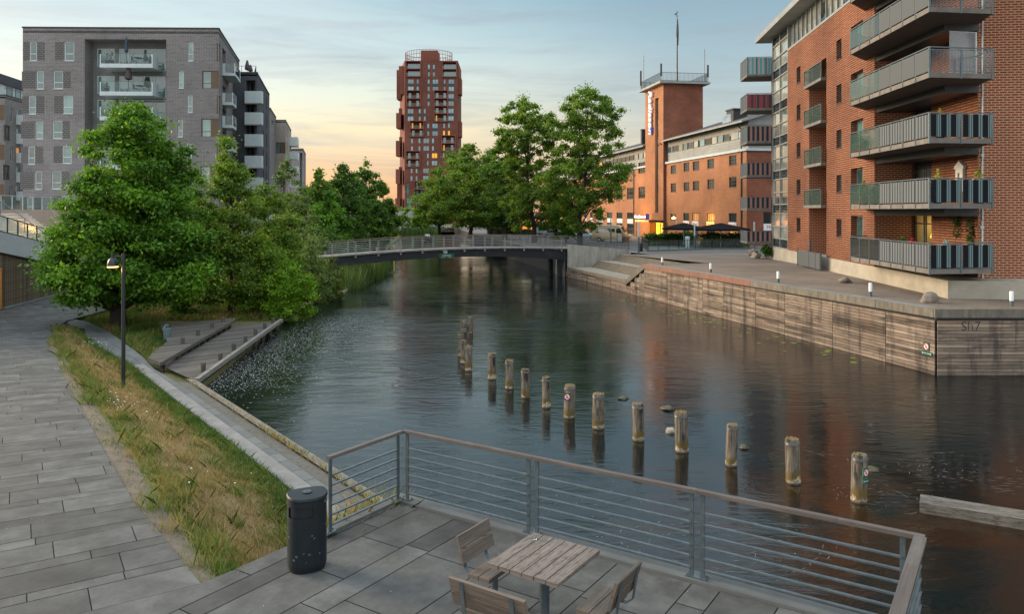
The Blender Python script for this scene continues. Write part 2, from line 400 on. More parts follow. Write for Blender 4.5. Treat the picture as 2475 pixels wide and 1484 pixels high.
dotv = wn.new('ShaderNodeVectorMath', operation='DOT_PRODUCT'); wn.link(d, dotv.inputs[0]); dotv.inputs[1].default_value = (math.sin(az), math.cos(az), 0)
mr = wn.new('ShaderNodeMapRange', interpolation_type='SMOOTHSTEP'); wn.link(dotv.outputs['Value'], mr.inputs[0])
mr.inputs[1].default_value = 0.86; mr.inputs[2].default_value = 0.998
skyc = wn.mix(mr.outputs[0], cool, warm)
cl = wn.noise(wn.map(d, (1.3, 1.3, 12.0), (0, R(8), 0)), 2.6, 7, 0.62, 0.6)
clf = wn.math('MULTIPLY', wn.math('SUBTRACT', cl, 0.44, True), 3.4, True)
skyc = wn.mix(wn.math('MULTIPLY', clf, 0.85), skyc, (0.20, 0.21, 0.235))
cl2 = wn.noise(wn.map(d, (1.3, 1.3, 5.0), (0, R(-14), 0), (3, 1, 2)), 2.0, 6, 0.6, 1.0)
skyc = wn.mix(wn.math('MULTIPLY', wn.math('MULTIPLY', wn.math('SUBTRACT', cl2, 0.5, True), 3.2, True), 0.35), skyc, (0.47, 0.47, 0.43))
rear_fill = wn.new('ShaderNodeMapRange', interpolation_type='SMOOTHSTEP'); ry = wn.new('ShaderNodeSeparateXYZ'); wn.link(d, ry.inputs[0]); wn.link(ry.outputs[1], rear_fill.inputs[0]); rear_fill.inputs[1].default_value = 0.1; rear_fill.inputs[2].default_value = -0.75
skyc = wn.mix(rear_fill.outputs[0], skyc, (0.52, 0.48, 0.45), 'ADD')  # added unseen glow behind the camera, fills the faces turned to it
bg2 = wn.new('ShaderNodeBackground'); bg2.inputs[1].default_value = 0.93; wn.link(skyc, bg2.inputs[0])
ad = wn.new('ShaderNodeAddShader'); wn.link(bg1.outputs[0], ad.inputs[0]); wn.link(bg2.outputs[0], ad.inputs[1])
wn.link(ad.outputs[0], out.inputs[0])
sd = bpy.data.lights.new('sun', 'SUN'); so = bpy.data.objects.new('sun', sd); COL.objects.link(so)
sd.energy = 3.9; sd.angle = R(24); sd.color = (1.0, 0.80, 0.58)
sv = Vector((math.sin(R(SUN_AZ)) * math.cos(R(SUN_EL)), math.cos(R(SUN_AZ)) * math.cos(R(SUN_EL)), math.sin(R(SUN_EL))))
so.rotation_euler = (-sv).to_track_quat('-Z', 'Y').to_euler(); so.location = (0, 0, 60)
scene.view_settings.view_transform = 'Standard'; scene.view_settings.look = 'None'
scene.view_settings.exposure = 0.5; scene.view_settings.gamma = 1.0
scene.cycles.use_denoising = True
scene.cycles.max_bounces = 8; scene.cycles.transparent_max_bounces = 24
def lamp(name, loc, power, col=(1, 0.6, 0.2), r=0.1):
 l = bpy.data.lights.new(name, 'POINT'); l.energy = power; l.color = col; l.shadow_soft_size = r
 o = bpy.data.objects.new(name, l); COL.objects.link(o); o.location = loc
 return o
# ------------------------------------------------------------------ ground, water, paths
def clip(poly, cx):
 """clip poly (xy list) by convex ccw polygon cx"""
 out_ = poly
 for a, b in zip(cx, cx[1:] + cx[:1]):
  inp, out_ = out_, []
  if not inp: return []
  side = lambda p: (b[0] - a[0]) * (p[1] - a[1]) - (b[1] - a[1]) * (p[0] - a[0])
  for p, q in zip(inp, inp[1:] + inp[:1]):
   sp, sq = side(p), side(q)
   if sp >= 0: out_.append(p)
   if (sp >= 0) != (sq >= 0):
    t = sp / (sp - sq); out_.append((p[0] + (q[0] - p[0]) * t, p[1] + (q[1] - p[1]) * t))
 return out_
def ccw(poly):
 a = sum(p[0] * q[1] - q[0] * p[1] for p, q in zip(poly, list(poly[1:]) + [poly[0]]))
 return list(poly) if a > 0 else list(poly)[::-1]
def slabs(mb, o, er, ec, regions, widths, lengths, gap, fz, lift, rng, span_r, span_c, thick=0.0):
 """rows of random-length slabs: er = along the rows, ec = across; clipped to convex regions"""
 regions = [ccw(r) for r in regions]
 c = span_c[0]; i = 0
 while c < span_c[1]:
  wd = widths[i % len(widths)] * rng.uniform(0.92, 1.08); i += 1
  r = span_r[0] - rng.uniform(0, 1.2)
  while r < span_r[1]:
   L = rng.uniform(*lengths); tone = min(1, max(0, rng.gauss(0.5, 0.22)))
   g = gap / 2
   q = [(r + g, c + g), (r + L - g, c + g), (r + L - g, c + wd - g), (r + g, c + wd - g)]
   q = ccw([(o[0] + er[0] * a + ec[0] * b, o[1] + er[1] * a + ec[1] * b) for a, b in q])
   for reg in regions:
    k = clip(q, reg)
    if len(k) >= 3:
     mb.face([(p[0], p[1], fz(p[0], p[1]) + lift) for p in k], 0,
       [((p[0] - o[0]) * er[0] + (p[1] - o[1]) * er[1], (p[0] - o[0]) * ec[0] + (p[1] - o[1]) * ec[1]) for p in k], tone)
   r += L
  c += wd
def grid_sheet(regions, fz, step, lift=0.0, mat=None, name='x'):
 mb = MB()
 for reg in regions:
  reg = ccw(reg)
  x0 = min(p[0] for p in reg); x1 = max(p[0] for p in reg); y0 = min(p[1] for p in reg); y1 = max(p[1] for p in reg)
  y = y0
  while y < y1:
   x = x0
   while x < x1:
    k = clip([(x, y), (x + step, y), (x + step, y + step), (x, y + step)], reg)
    if len(k) >= 3: mb.face([(p[0], p[1], fz(*p) + lift) for p in k])
    x += step
   y += step
 return mb
A = Vector((-1.68, 12.0, 0)); E1 = Vector((0.837, -0.547, 0)); E2 = Vector((0.547, 0.837, 0))
B = A + E1 * 7.12
Cc = A - E2 * 1.58                       # left end of the railing
def T(a, b, z=0.0):                      # terrace coordinates: a along the long rail from A, b outwards (towards the water)
 return A + E1 * a + E2 * b + Vector((0, 0, z))
PE = [on_fn(x, y, zpath) for x, y in [(489, 1415), (411, 1318), (333, 1229), (303, 1179), (249, 1086), (202, 998), (164, 930), (131, 859), (112, 829), (135, 792), (160, 776)]]
ST = [on(x, y, PROM) for x, y in [(691, 1179), (590, 1099), (506, 1036), (421, 972), (318, 886), (283, 868), (246, 846), (204, 816), (180, 794)]]
sdir = (ST[4] - ST[0]).normalized()
K0 = Vector((16.71, 30.54, 0)); Q = Vector((-0.238, 0.971, 0)).normalized(); N = Vector((0.971, 0.238, 0)).normalized()
KB = on(826, 1145, PROM); KA = on(476, 922, PROM); kdir = (KA - KB).normalized(); knor = Vector((-kdir.y, kdir.x, 0))  # points to the land side
if knor.x > 0: knor = -knor
wpoly = [KB - kdir * 14, KA, Vector((-13.2, 43.3, 0)), Vector((-13.9, 55, 0)), Vector((-12.9, 59.3, 0)), Vector((-13.8, 67.5, 0)), Vector((-13.6, 75.5, 0)), Vector((-16.5, 93, 0)),
    Vector((-22, 140, 0)), Vector((-28.8, 202, 0)), Vector((-15.5, 206, 0)), Vector((-12.7, 187, 0)), Vector((-4.6, 130, 0)), Vector((4.4, 81, 0)), K0 + Q * 51.3, K0, Vector((70, 30.54, 0)), Vector((70, -6, 0)), Vector((12, -6, 0))]
wp2 = [(p.x, p.y) for p in wpoly]
mb = MB()
mb.face([(p[0], p[1], WATER) for p in wp2[::-1]])
mw, nt = mat_new('river_water')
pos = posnode(nt)
bn = nt.noise(nt.map(pos, (0.09, 0.14, 1)), 1.0, 3)
spot = nt.new('ShaderNodeVectorMath', operation='DISTANCE'); nt.link(pos, spot.inputs[0]); spot.inputs[1].default_value = (7.6, 16.6, WATER)
near = nt.math('SUBTRACT', 1.0, nt.math('DIVIDE', spot.outputs['Value'], 6.5), True)
bedc = nt.mix(nt.math('MULTIPLY', nt.math('MULTIPLY', near, nt.math('SUBTRACT', nt.noise(nt.map(pos, (0.5, 0.5, 1)), 1.0, 4, 0.6, 0.8), 0.35, True)), 5.0, True), (0.005, 0.008, 0.008), (0.022, 0.010, 0.004))
nt.link(bedc, nt.bsdf.inputs['Base Color'])
nt.bsdf.inputs['IOR'].default_value = 1.48; nt.bsdf.inputs['Specular IOR Level'].default_value = 0.5
rr = nt.math('ADD', nt.math('MULTIPLY', nt.noise(nt.map(pos, (0.12, 0.05, 1)), 1.0, 3), 0.12), 0.03)
nt.link(rr, nt.bsdf.inputs['Roughness'])
n1 = nt.noise(nt.map(pos, (0.40, 1.05, 1), (0, 0, R(12))), 1.0, 5, 0.55, 2.8)
n2 = nt.noise(nt.map(pos, (2.2, 5.5, 1), (0, 0, R(-8))), 1.0, 3, 0.5, 0.6)
calm = nt.math('ADD', nt.math('MULTIPLY', nt.math('SUBTRACT', nt.noise(nt.map(pos, (0.05, 0.08, 1), (0, 0, R(20)), (7, 3, 0)), 1.0, 3), 0.34, True), 3.6, True), 0.07)
hgt = nt.math('MULTIPLY', nt.math('ADD', n1, nt.math('MULTIPLY', n2, 0.18)), calm)
b = nt.new('ShaderNodeBump'); b.inputs['Strength'].default_value = 0.5; b.inputs['Distance'].default_value = 0.075
nt.link(hgt, b.inputs['Height']); nt.link(b.outputs[0], nt.bsdf.inputs['Normal'])
tag(mb.build('water', mw), 'dark slow river water with soft ripples', kind='structure')
mb = MB(); mb.box(-90, 110, -8, 212, -4.2, -4.0)
tag(mb.build('river_bed', M['river_bed']), kind='structure')
far = 3000
mb = MB()
zg = lambda x, y: -1.75
left_land = [(KB.x - kdir.x * 14, KB.y - kdir.y * 14)] + wp2[1:10]
right_land = wp2[10:16]
def ground(poly, fz): mb.face([(p[0], p[1], fz(*p)) for p in ccw(poly)])
ll = [(p[0], p[1]) for p in left_land]
mbL = MB()
mbL.face([(p[0], p[1], -1.8) for p in ccw(ll[1:] + [(-28.8, 205), (-90, 205), (-90, 20), (-30, 15)])])
for p, q in zip(ll, ll[1:]):
 mbL.quad((p[0], p[1], -3.9), (q[0], q[1], -3.9), (q[0], q[1], -1.8), (p[0], p[1], -1.8))
tag(mbL.build('ground', M['rough_grass']), 'rough grass bank of the river', kind='structure')
mb = MB()
mb.face([(-28.8, 204, -0.9), (-28.8, far, -0.9), (-far, far, -0.9), (-far, 204, -0.9)][::-1])
mb.face([(-29, 203, -0.9), (-12, 203, -0.9), (far, 203, -0.9), (far, far, -0.9), (-29, far, -0.9)])
mb.face([(-90, -far, -1.9), (-90, 204, -1.9), (-far, 204, -1.9), (-far, -far, -1.9)][::-1])
mb.face([(110, -far, -0.4), (far, -far, -0.4), (far, 203, -0.4), (110, 203, -0.4)])
tag(mb.build('terrain', M['land']), kind='structure')
mb = MB()
rk = [(K0 + Q * s) for s in (0, 14, 28.4)]
ins = 0.45
quay_reg = [[(K0 + N * ins + Q * 0.3).xy[:], (70, 30.84), (70, 58), (K0 + Q * 28.4 + N * ins).xy[:]],
   [(K0 + Q * 28.4 + N * ins).xy[:], (70, 58), (K0 + Q * 28.4 + N * 5.3).xy[:]],
   [(K0 + Q * 28.4 + N * 5.3).xy[:], (70, 58), (70, 92), (K0 + Q * 46.9 + N * 5.3).xy[:]]]
mq, nt = mat_new('clinker_paving')
uv = uvnode(nt); u2 = nt.map(uv, (1, 1, 1), (0, 0, R(31)))
t = nt.new('ShaderNodeTexBrick'); nt.link(u2, t.inputs['Vector']); t.inputs['Scale'].default_value = 1; t.inputs['Brick Width'].default_value = 0.9; t.inputs['Row Height'].default_value = 0.24
t.inputs['Mortar Size'].default_value = 0.014; t.inputs['Color1'].default_value = (0.215, 0.165, 0.125, 1); t.inputs['Color2'].default_value = (0.155, 0.12, 0.092, 1); t.inputs['Mortar'].default_value = (0.08, 0.07, 0.055, 1)
big = nt.ramp(nt.noise(uv, 0.16, 6, 0.65), [(0.35, (0.62, 0.62, 0.64)), (0.65, (1.12, 1.1, 1.08))])
nt.link(nt.mix(1.0, nt.mix(0.35, t.outputs['Color'], (0.17, 0.132, 0.10)), big, 'MULTIPLY'), nt.bsdf.inputs['Base Color']); nt.bsdf.inputs['Roughness'].default_value = 0.85
b = nt.new('ShaderNodeBump'); b.invert = True; b.inputs['Strength'].default_value = 0.3; b.inputs['Distance'].default_value = 0.01; nt.link(t.outputs['Fac'], b.inputs['Height']); nt.link(b.outputs[0], nt.bsdf.inputs['Normal'])
M['clinker'] = mq
mb = grid_sheet(quay_reg, zquay, 2.0)
tag(mb.build('pavement', M['clinker']), 'brown clinker pavement of the quay', kind='structure')
mb = MB()
yard = [(K0 + Q * 47.3 + N * 0.0).xy[:], (70, 92), (112, 92), (112, 204), (-12.5, 204)] + [wp2[11], wp2[12], wp2[13]]
mb.face([(p[0], p[1], 0.095) for p in ccw(yard)])
for p, q in zip(wp2[9:14], wp2[10:15]): mb.quad((p[0], p[1], -3.9), (q[0], q[1], -3.9), (q[0], q[1], 0.095), (p[0], p[1], 0.095), 1)
mb.quad((70, 30.84, 0.6), (112, 30.84, 0.6), (112, 92, 0.09), (70, 92, 0.09))
tag(mb.build('street', [M['asphalt'], M['bark']]), 'asphalt street and yard along the far bank', kind='structure')
PJ = Vector((-3.75, 9.33, 0)); PR = Vector((0.842, 0.539, 0)); PC = Vector((-0.539, 0.842, 0))   # path rows run along PR, the path along PC
Cl = T(-0.22, -1.72)
ter = [T(7.4, 0.16), T(-0.22, 0.16), Cl, PJ, PJ - PR * 9, (PJ - PR * 9 + Vector((0, -14, 0))), T(7.4, -16)]
ter2 = [(p.x, p.y) for p in ter]
mb = MB()
mb.face([(p[0], p[1], -0.02) for p in ccw(ter2)], 0)
rim = ccw(ter2)
for p, q in zip(rim, rim[1:] + rim[:1]): mb.quad((p[0], p[1], -3.9), (q[0], q[1], -3.9), (q[0], q[1], -0.02), (p[0], p[1], -0.02), 1)
tag(mb.build('terrace', [M['joint'], M['concrete']]), 'raised slab terrace over the river', kind='structure')
rng = random.Random(5)
mb = MB()
treg = [[T(7.05, -0.12).xy[:], T(-0.05, -0.12).xy[:], Cl.xy[:], PJ.xy[:], T(7.05, -9).xy[:]],
  [PJ.xy[:], (PJ - PR * 9).xy[:], (PJ - PR * 9 + Vector((0, -8, 0))).xy[:], T(7.05, -12).xy[:], T(7.05, -9).xy[:]]]
slabs(mb, A, (E2.x, E2.y), (E1.x, E1.y), treg, [0.66, 0.36, 0.95, 0.36], (1.0, 1.9), 0.014, lambda x, y: 0, 0.0, rng, (-16, 1), (-9, 8))
tag(mb.build('terrace_paving', M['slab']), 'grey concrete slabs of the terrace', kind='structure')
mb = MB()
mb.obox(A, E1, E2, (-0.22, 7.4), (-0.10, 0.16), (-0.5, 0.035)); mb.obox(A, E1, E2, (7.08, 7.4), (-16, -0.10), (-0.5, 0.035)); mb.obox(A, E1, E2, (-0.22, -0.03), (-1.72, -0.10), (-0.5, 0.035))
tag(mb.build('terrace_kerb', M['slab_pale']), 'pale concrete kerb along the terrace edge', kind='structure')
preg = []
ef = [(PJ - PR * 14).xy[:]]
Lfar = Vector((-45, 40, 0))
pe = [p.xy[:] for p in PE]
for p, q in zip(pe, pe[1:]):
 preg.append([p, q, (q[0] - PR.x * 26, q[1] - PR.y * 26), (p[0] - PR.x * 26, p[1] - PR.y * 26)])
last = pe[-1]
preg[-1:] = preg[-1:]
fv = [(-24.6, 47.0), (-26.6, 53.5), (-32.6, 62.5), (-33.1, 58.6), (-31.2, 47.4), (-30.25, 42.0), (-30.0, 38.55)]
fan = [[pe[-1], a, b] for a, b in zip(fv, fv[1:])]
rng = random.Random(11)
mb = MB()
slabs(mb, PJ, PR.xy[:], PC.xy[:], preg, [0.62, 0.26, 0.62, 0.30], (0.95, 1.9), 0.013, zpath, 0.0, rng, (-30, 4), (0, 42))
tag(mb.build('path', M['slab']), 'grey slab path along the river', kind='structure')
mb = grid_sheet(preg + fan, zpath, 1.6, -0.012)
tag(mb.build('path_bed', M['joint']), kind='structure')
mb = MB()
slabs(mb, PJ, PR.xy[:], PC.xy[:], fan, [0.62, 0.26, 0.62, 0.30], (0.95, 1.9), 0.02, zpath, 0.0, rng, (-30, 20), (25, 75))
tag(mb.build('pavement', M['slab']), 'grey slabs where the path bends past the slatted wall', kind='structure')
pk = lambda d, s: KB + kdir * s + knor * d
mb = MB()
plen = (KA - KB).length
for d0, d1, mi, z in ((0.0, 0.24, 0, PROM + 0.03), (0.24, 0.62, 1, PROM - 0.03)):
 mb.face([(p.x, p.y, z) for p in (pk(d0, -9), pk(d1, -9), pk(d1, plen + 0.6), pk(d0, plen + 0.1))][::-1], mi)
mb.quad(*[(p.x, p.y, z) for p, z in ((pk(0, -9), -3.9), (pk(0, plen + 1), -3.9), (pk(0, plen + 1), PROM + 0.03), (pk(0, -9), PROM + 0.03))], 2)
tag(mb.build('embankment', [M['coping'], M['gravel'], M['coping']]), 'stone edge of the low promenade with a weedy gravel band', kind='structure')
rng = random.Random(3)
mb = MB()
sd_ = [ (p - KB).dot(kdir) for p in ST]; dd_ = [(p - KB).dot(knor) for p in ST]
wid = dd_[0]; wid2 = dd_[4]
Jn = [p.xy[:] for p in ST[4:]]
R1 = [on(x, y, PROM).xy[:] for x, y in [(372, 892), (344, 862), (262, 800), (206, 776), (168, 770)]]
reg1 = [pk(0.62, -9).xy[:], pk(0.62, plen + 0.7).xy[:], R1[0], Jn[0], (ST[0] - sdir * 9).xy[:]]
pregs = [reg1]
inner = Jn + [(ST[-1] + (ST[-1] - ST[-2]) * 0.5).xy[:]]
pregs += [[R1[0], R1[1], Jn[1], Jn[0]], [R1[1], R1[2], Jn[2], Jn[1]], [R1[2], R1[3], Jn[3], Jn[2]], [R1[3], R1[4], pe[-2], Jn[4], Jn[3]], [R1[4], pe[-1], pe[-2]]]
slabs(mb, KB, kdir.xy[:], knor.xy[:], pregs, [0.62, 1.05, 0.62], (0.5, 0.9), 0.016, lambda x, y: PROM, 0.0, rng, (-9, 45), (0.3, 14))
tag(mb.build('promenade', M['slab_pale']), 'low slab promenade beside the water', kind='structure')
mb = MB()
for r_ in pregs: mb.face([(p[0], p[1], PROM - 0.015) for p in ccw(r_)])
tag(mb.build('promenade_bed', M['joint']), kind='structure')
mb = MB()
s0 = ST[0] - sdir * 9; s1 = ST[4]; sn = Vector((sdir.y, -sdir.x, 0))
if sn.dot(knor) > 0: sn = -sn
sw = 0.42
mb.face([(p.x, p.y, PROM + 0.05) for p in (s0, s0 + sn * sw, s1 + sn * sw, s1)][::-1] if sn.cross(sdir).z > 0 else [(p.x, p.y, PROM + 0.05) for p in (s0, s0 + sn * sw, s1 + sn * sw, s1)])
mb.quad(*[(p.x, p.y, z) for p, z in ((s0 + sn * sw, PROM - 0.01), (s1 + sn * sw, PROM - 0.01), (s1 + sn * sw, PROM + 0.05), (s0 + sn * sw, PROM + 0.05))])
tag(mb.build('kerb', M['coping_top']), 'pale granite kerb at the foot of the grass bank', kind='structure')
bank_up = PE[:8]; bank_lo = [ST[0] - sdir * 5.5, ST[0] - sdir * 2.2, ST[0], ST[1], ST[2], ST[3], ST[4], ST[6]]
def lerp_line(pts, n):
 L = [0]
 for p, q in zip(pts, pts[1:]): L.append(L[-1] + (q - p).length)
 res = []
 for i in range(n + 1):
  s = L[-1] * i / n; k = max(j for j in range(len(L)) if L[j] <= s + 1e-9); k = min(k, len(pts) - 2)
  res.append(pts[k].lerp(pts[k + 1], (s - L[k]) / max(1e-9, L[k + 1] - L[k])))
 return res
NB, MBK = 70, 16
U = lerp_line([p.copy() for p in PE[:10]], NB); Lw = lerp_line([Vector((p.x, p.y, PROM + 0.03)) for p in [T(-0.24, -0.9), ST[0] - sdir * 0.6] + ST[:9]], NB)
U[0] = PE[0].copy()
rngb = np.random.RandomState(8)
def bank_pt(i, j):
 a = j / MBK; p = U[i].lerp(Lw[i], a)
 z0, z1 = U[i].z, Lw[i].z
 sft = a * a * (3 - 2 * a)
 z = z0 + (z1 - z0) * (0.35 * a + 0.65 * sft) + 0.06 * math.sin(i * 0.9 + j) * math.sin(j * 1.3) * min(1, a * 5, (1 - a) * 5)
 return Vector((p.x, p.y, z - (0.0 if j else 0.015)))
mb = MB()
BP = [[bank_pt(i, j) for j in range(MBK + 1)] for i in range(NB + 1)]
for i in range(NB):
 for j in range(MBK):
  mb.face([BP[i][j], BP[i + 1][j], BP[i + 1][j + 1], BP[i][j + 1]][::-1], 0 if j > 1 else 1)
mb.face([Vector((PE[0].x, PE[0].y, -0.016)), Vector((Cl.x, Cl.y, -0.3)), Vector((T(-0.24, -0.9).x, T(-0.24, -0.9).y, PROM + 0.02))], 0)
o = mb.build('grass_bank', [M['turf'], M['soil']], smooth=True); tag(o, 'sloping bank of straw and grass between path and promenade', kind='structure')
# ------------------------------------------------------------------ quay wall with timber cladding
def QP(s, v, z=0.0):                       # quay coordinates: s along the wall from the near corner, v inland
 p = K0 + Q * s + N * v
 return Vector((p.x, p.y, z))
wall = thing('quay_wall', 'long quay wall clad in weathered horizontal planks, under the brick flats', 'quay wall', (K0.x, K0.y, WATER))
rng = random.Random(21)
mb = MB()
def qface(p, q, z0, z1, back=0.35):
 """solid wall body behind the cladding"""
 mb.quad((p.x, p.y, z0), (q.x, q.y, z0), (q.x, q.y, z1), (p.x, p.y, z1))
S1, S2, SE = 28.4, 31.9, 47.0
qface(QP(51.3, 0.05), QP(S2, 0.05), -3.9, -1.2); mb.quad(QP(51.3, 6, -3.9), QP(51.3, .05, -3.9), QP(51.3, .05, -1.2), QP(51.3, 6, -1.2)); mb.quad(QP(SE, .05, -1.2), QP(SE, 6, -1.2), QP(51.3, 6, -1.2), QP(51.3, .05, -1.2)); qface(QP(S2, 0.05), QP(S1, 0.05), -3.9, -1.25); qface(QP(S1, 0.05), QP(0, 0.05), -3.9, 0.45); qface(QP(0, 0.05), Vector((70, 30.6, 0)), -3.9, 0.58)
mb.build('backing', M['sign_black'], wall)
mb = MB()
def planks(P0, d, n_out, s0, s1, ztop, joints, zbot=WATER - 0.25, h=0.118, gap=0.018):
 js = sorted([s0] + [j for j in joints if s0 < j < s1] + [s1])
 for a, b in zip(js, js[1:]):
  z = zbot
  while True:
   zt = min(ztop(a), ztop(b)) if callable(ztop) else ztop
   if z + h > zt: break
   p = P0 + d * (a + 0.02); q = P0 + d * (b - 0.02); o_ = n_out * rng.uniform(0.028, 0.036)
   p = Vector((p.x, p.y, z + h / 2)) + o_ * 0.5; q = Vector((q.x, q.y, z + h / 2)) + o_ * 0.5
   tone = min(1, max(0, rng.gauss(0.5, 0.2) + 0.10 * math.sin(a * 1.7)))
   mb.bar(p, q, 0.035, h, 0, tone, off=rng.uniform(0, 50))
   z += h + gap
zt_q = lambda s: (0.62 - 0.0036 * s) - 0.33
planks(K0, Q, -N, 0.0, S2, lambda s: zt_q(min(s, S1)) if s <= S1 + 0.1 else zt_q(S1) - (s - S1) * 0.44, [2.75, 6.3, 10.2, 13.0, 16.6, 19.2, 21.8, 24.4, S1, 29.3, 30.2, 31.1])
planks(K0, Q, -N, S2, 51.3, -1.27, [35.5, 39, 43, 47])
planks(Vector((K0.x, K0.y - 0.03, 0)), Vector((1, 0, 0)), Vector((0, -1, 0)), 0.03, 50, 0.29, [3.9, 8, 12, 16, 20, 25, 30])
mb.build('cladding', M['cladding'], wall)
mb = MB()
js = [0, 3.3, 6.6, 10.0, 13.4, 16.4, 19.6, 22.6, 25.5, S1]
for i, (a, b) in enumerate(zip(js, js[1:])):
 mi = 2 if a > 12 else 0
 za, zb = 0.64 - 0.0036 * a, 0.64 - 0.0036 * b
 P = lambda s, v, z: QP(s, v, z)
 a_, b_ = a + 0.012, b - 0.012
 zl = rng.uniform(-0.006, 0.006)
 mb.quad(P(a_, -0.10, za + zl), P(b_, -0.10, zb + zl), P(b_, 0.46, zb + zl), P(a_, 0.46, za + zl), 1)
 mb.quad(P(b_, -0.10, zb + zl), P(a_, -0.10, za + zl), P(a_, -0.10, za - 0.34), P(b_, -0.10, zb - 0.34), mi, None, rng.uniform(0.3, 0.7))
 mb.quad(P(a_, -0.10, za - 0.34), P(a_, 0.1, za - 0.34), P(b_, 0.1, zb - 0.34), P(b_, -0.10, zb - 0.34), mi)
 mb.quad(P(a_, -0.10, za - 0.34), P(a_, -0.10, za), P(a_, 0.46, za), P(a_, 0.46, za - 0.34), mi); mb.quad(P(b_, -0.10, zb - 0.34), P(b_, 0.46, zb - 0.34), P(b_, 0.46, zb), P(b_, -0.10, zb), mi)
x = K0.x - 0.1
for L in (3.95, 4.0, 4.0, 4.0, 4.0, 5, 5, 5, 5, 5):
 mb.box(x + 0.012, x + L - 0.012, 30.40, 30.98, 0.30, 0.64 + rng.uniform(-0.006, 0.006), 0, rng.uniform(0.2, 0.5)); x += L
for v0, v1 in ((-0.08, 0.30),):
 a, b = QP(S1, 0, 0), QP(S2, 0, 0)
 mb.bar(QP(S1 - 0.1, 0.1, 0.36), QP(S2 + 0.1, 0.1, -1.22), 0.4, 0.36, 0)
mb.build('coping', [M['coping'], M['coping_top'], M['coping_red']], wall)
st = thing('stone_steps', 'wide concrete steps down to a landing beside the bridge', 'steps', QP(38, 2, -1.0))
mb = MB()
landz = -1.03
s_a, s_b = S2 - 0.1, SE - 0.25
Vp = lambda s, v, z: QP(s, v, z)
def tread(v0, v1, z0, z1, sa=s_a, sb=s_b, mi=0):
 mb.quad(Vp(sa, v0, z1), Vp(sa, v1, z1), Vp(sb, v1, z1), Vp(sb, v0, z1), mi)
 mb.quad(Vp(sb, v0, z0), Vp(sa, v0, z0), Vp(sa, v0, z1), Vp(sb, v0, z1), 1)
tread(-0.12, 0.30, -1.27, landz + 0.02, mi=1)
tread(0.30, 2.4, landz - 0.2, landz)
z = landz; v = 2.4
for k in range(4):
 tread(v, v + (0.2 if k < 3 else 1.6), z, z + 0.155); z += 0.155; v += 0.2
v += 1.4 - 0.0
for k in range(4):
 tread(v, v + (0.22 if k < 3 else 0.5), z, z + 0.15, s_a - 3.2); z += 0.15; v += 0.22
mb.quad(QP(S1 + 0.02, 0.3, landz - 0.3), QP(S1 + 0.02, 5.6, landz - 0.3), QP(S1 + 0.02, 5.6, 0.52), QP(S1 + 0.02, 0.3, 0.52), 1)
for v0, v1, zz in ((0.3, 2.4, landz), (2.4, 4.4, -0.41), ):
 mb.quad(QP(S1 + 0.02, v0, zz - 0.001), QP(S1 + 0.02, v1, zz - 0.001), QP(S2, v1, zz - 0.001), QP(S2, v0, zz - 0.001), 0)
M['step_top'] = surf('step_top', (0.30, 0.255, 0.20), (0.22, 0.185, 0.14), 2.5, 0.9, 0.3, 40, dirt=0.4, dscale=0.8)
M['step_face'] = surf('step_face', (0.23, 0.185, 0.13), (0.15, 0.12, 0.085), 2.5, 0.9, 0.3, 30, dirt=0.35, dscale=1)
mb.build('treads', [M['step_top'], M['step_face']], st)
ab = thing('bridge_abutment', 'stained grey concrete abutment wall at the right end of the footbridge', 'abutment', QP(SE, 3, -1))
mb = MB()
o_ = QP(SE, 0); ex = (N * 1.0); ey = Q
mb2 = MB()
a0, a1 = 0.0, 6.6
ztop = lambda a: 1.22 - 0.095 * a
for (v0, v1, w0, w1) in ((a0, a1, 0.0, 0.35),):
 P = lambda v, w, z: QP(SE + w, v, z)
 mb.quad(P(v0, w0, -3.9), P(v1, w0, -3.9), P(v1, w0, ztop(v1)), P(v0, w0, ztop(v0)))
 mb.quad(P(v0, w1, -3.9), P(v0, w0, -3.9), P(v0, w0, ztop(v0)), P(v0, w1, ztop(v0)))
 mb.quad(P(v0, w0, ztop(v0)), P(v1, w0, ztop(v1)), P(v1, w1, ztop(v1)), P(v0, w1, ztop(v0)))
 mb.quad(P(v1, w1, -3.9), P(v0, w1, -3.9), P(v0, w1, ztop(v0)), P(v1, w1, ztop(v1)))
 mb.quad(P(v1, w0, -3.9), P(v1, w1, -3.9), P(v1, w1, ztop(v1)), P(v1, w0, ztop(v1)))
M['stained_concrete'] = surf('stained_concrete', (0.40, 0.385, 0.34), (0.25, 0.24, 0.21), 1.3, 0.9, 0.3, 16, stretch=(1.6, 0.35, 1), dirt=0.55, dscale=1.1)
mb.build('concrete_wall', M['stained_concrete'], ab)
mb = MB()
def ramp_rail(w, v0, v1, zt, h=0.95, n=7):
 top = []
 for i in range(n + 1):
  v = v0 + (v1 - v0) * i / n; zb = zt(v)
  mb.bar(QP(SE + w, v - 0.05, zb), QP(SE + w, v - 0.05, zb + h), 0.05, 0.02); mb.bar(QP(SE + w, v + 0.05, zb), QP(SE + w, v + 0.05, zb + h), 0.05, 0.02)
 for k in range(1, 6): mb.bar(QP(SE + w, v0, zt(v0) + h * k / 6), QP(SE + w, v1, zt(v1) + h * k / 6), 0.03, 0.03)
 mb.bar(QP(SE + w, v0, zt(v0) + h), QP(SE + w, v1, zt(v1) + h), 0.09, 0.05)
ramp_rail(0.2, 0.2, 6.5, ztop, 0.62, 8)
ramp_rail(3.4, 0.2, 9.0, lambda v: 1.0 - 0.09 * v, 1.05, 7)
mb.build('ramp_railing', M['steel'], ab)
mb = MB()
P = lambda v, w, z: QP(SE + w, v, z)
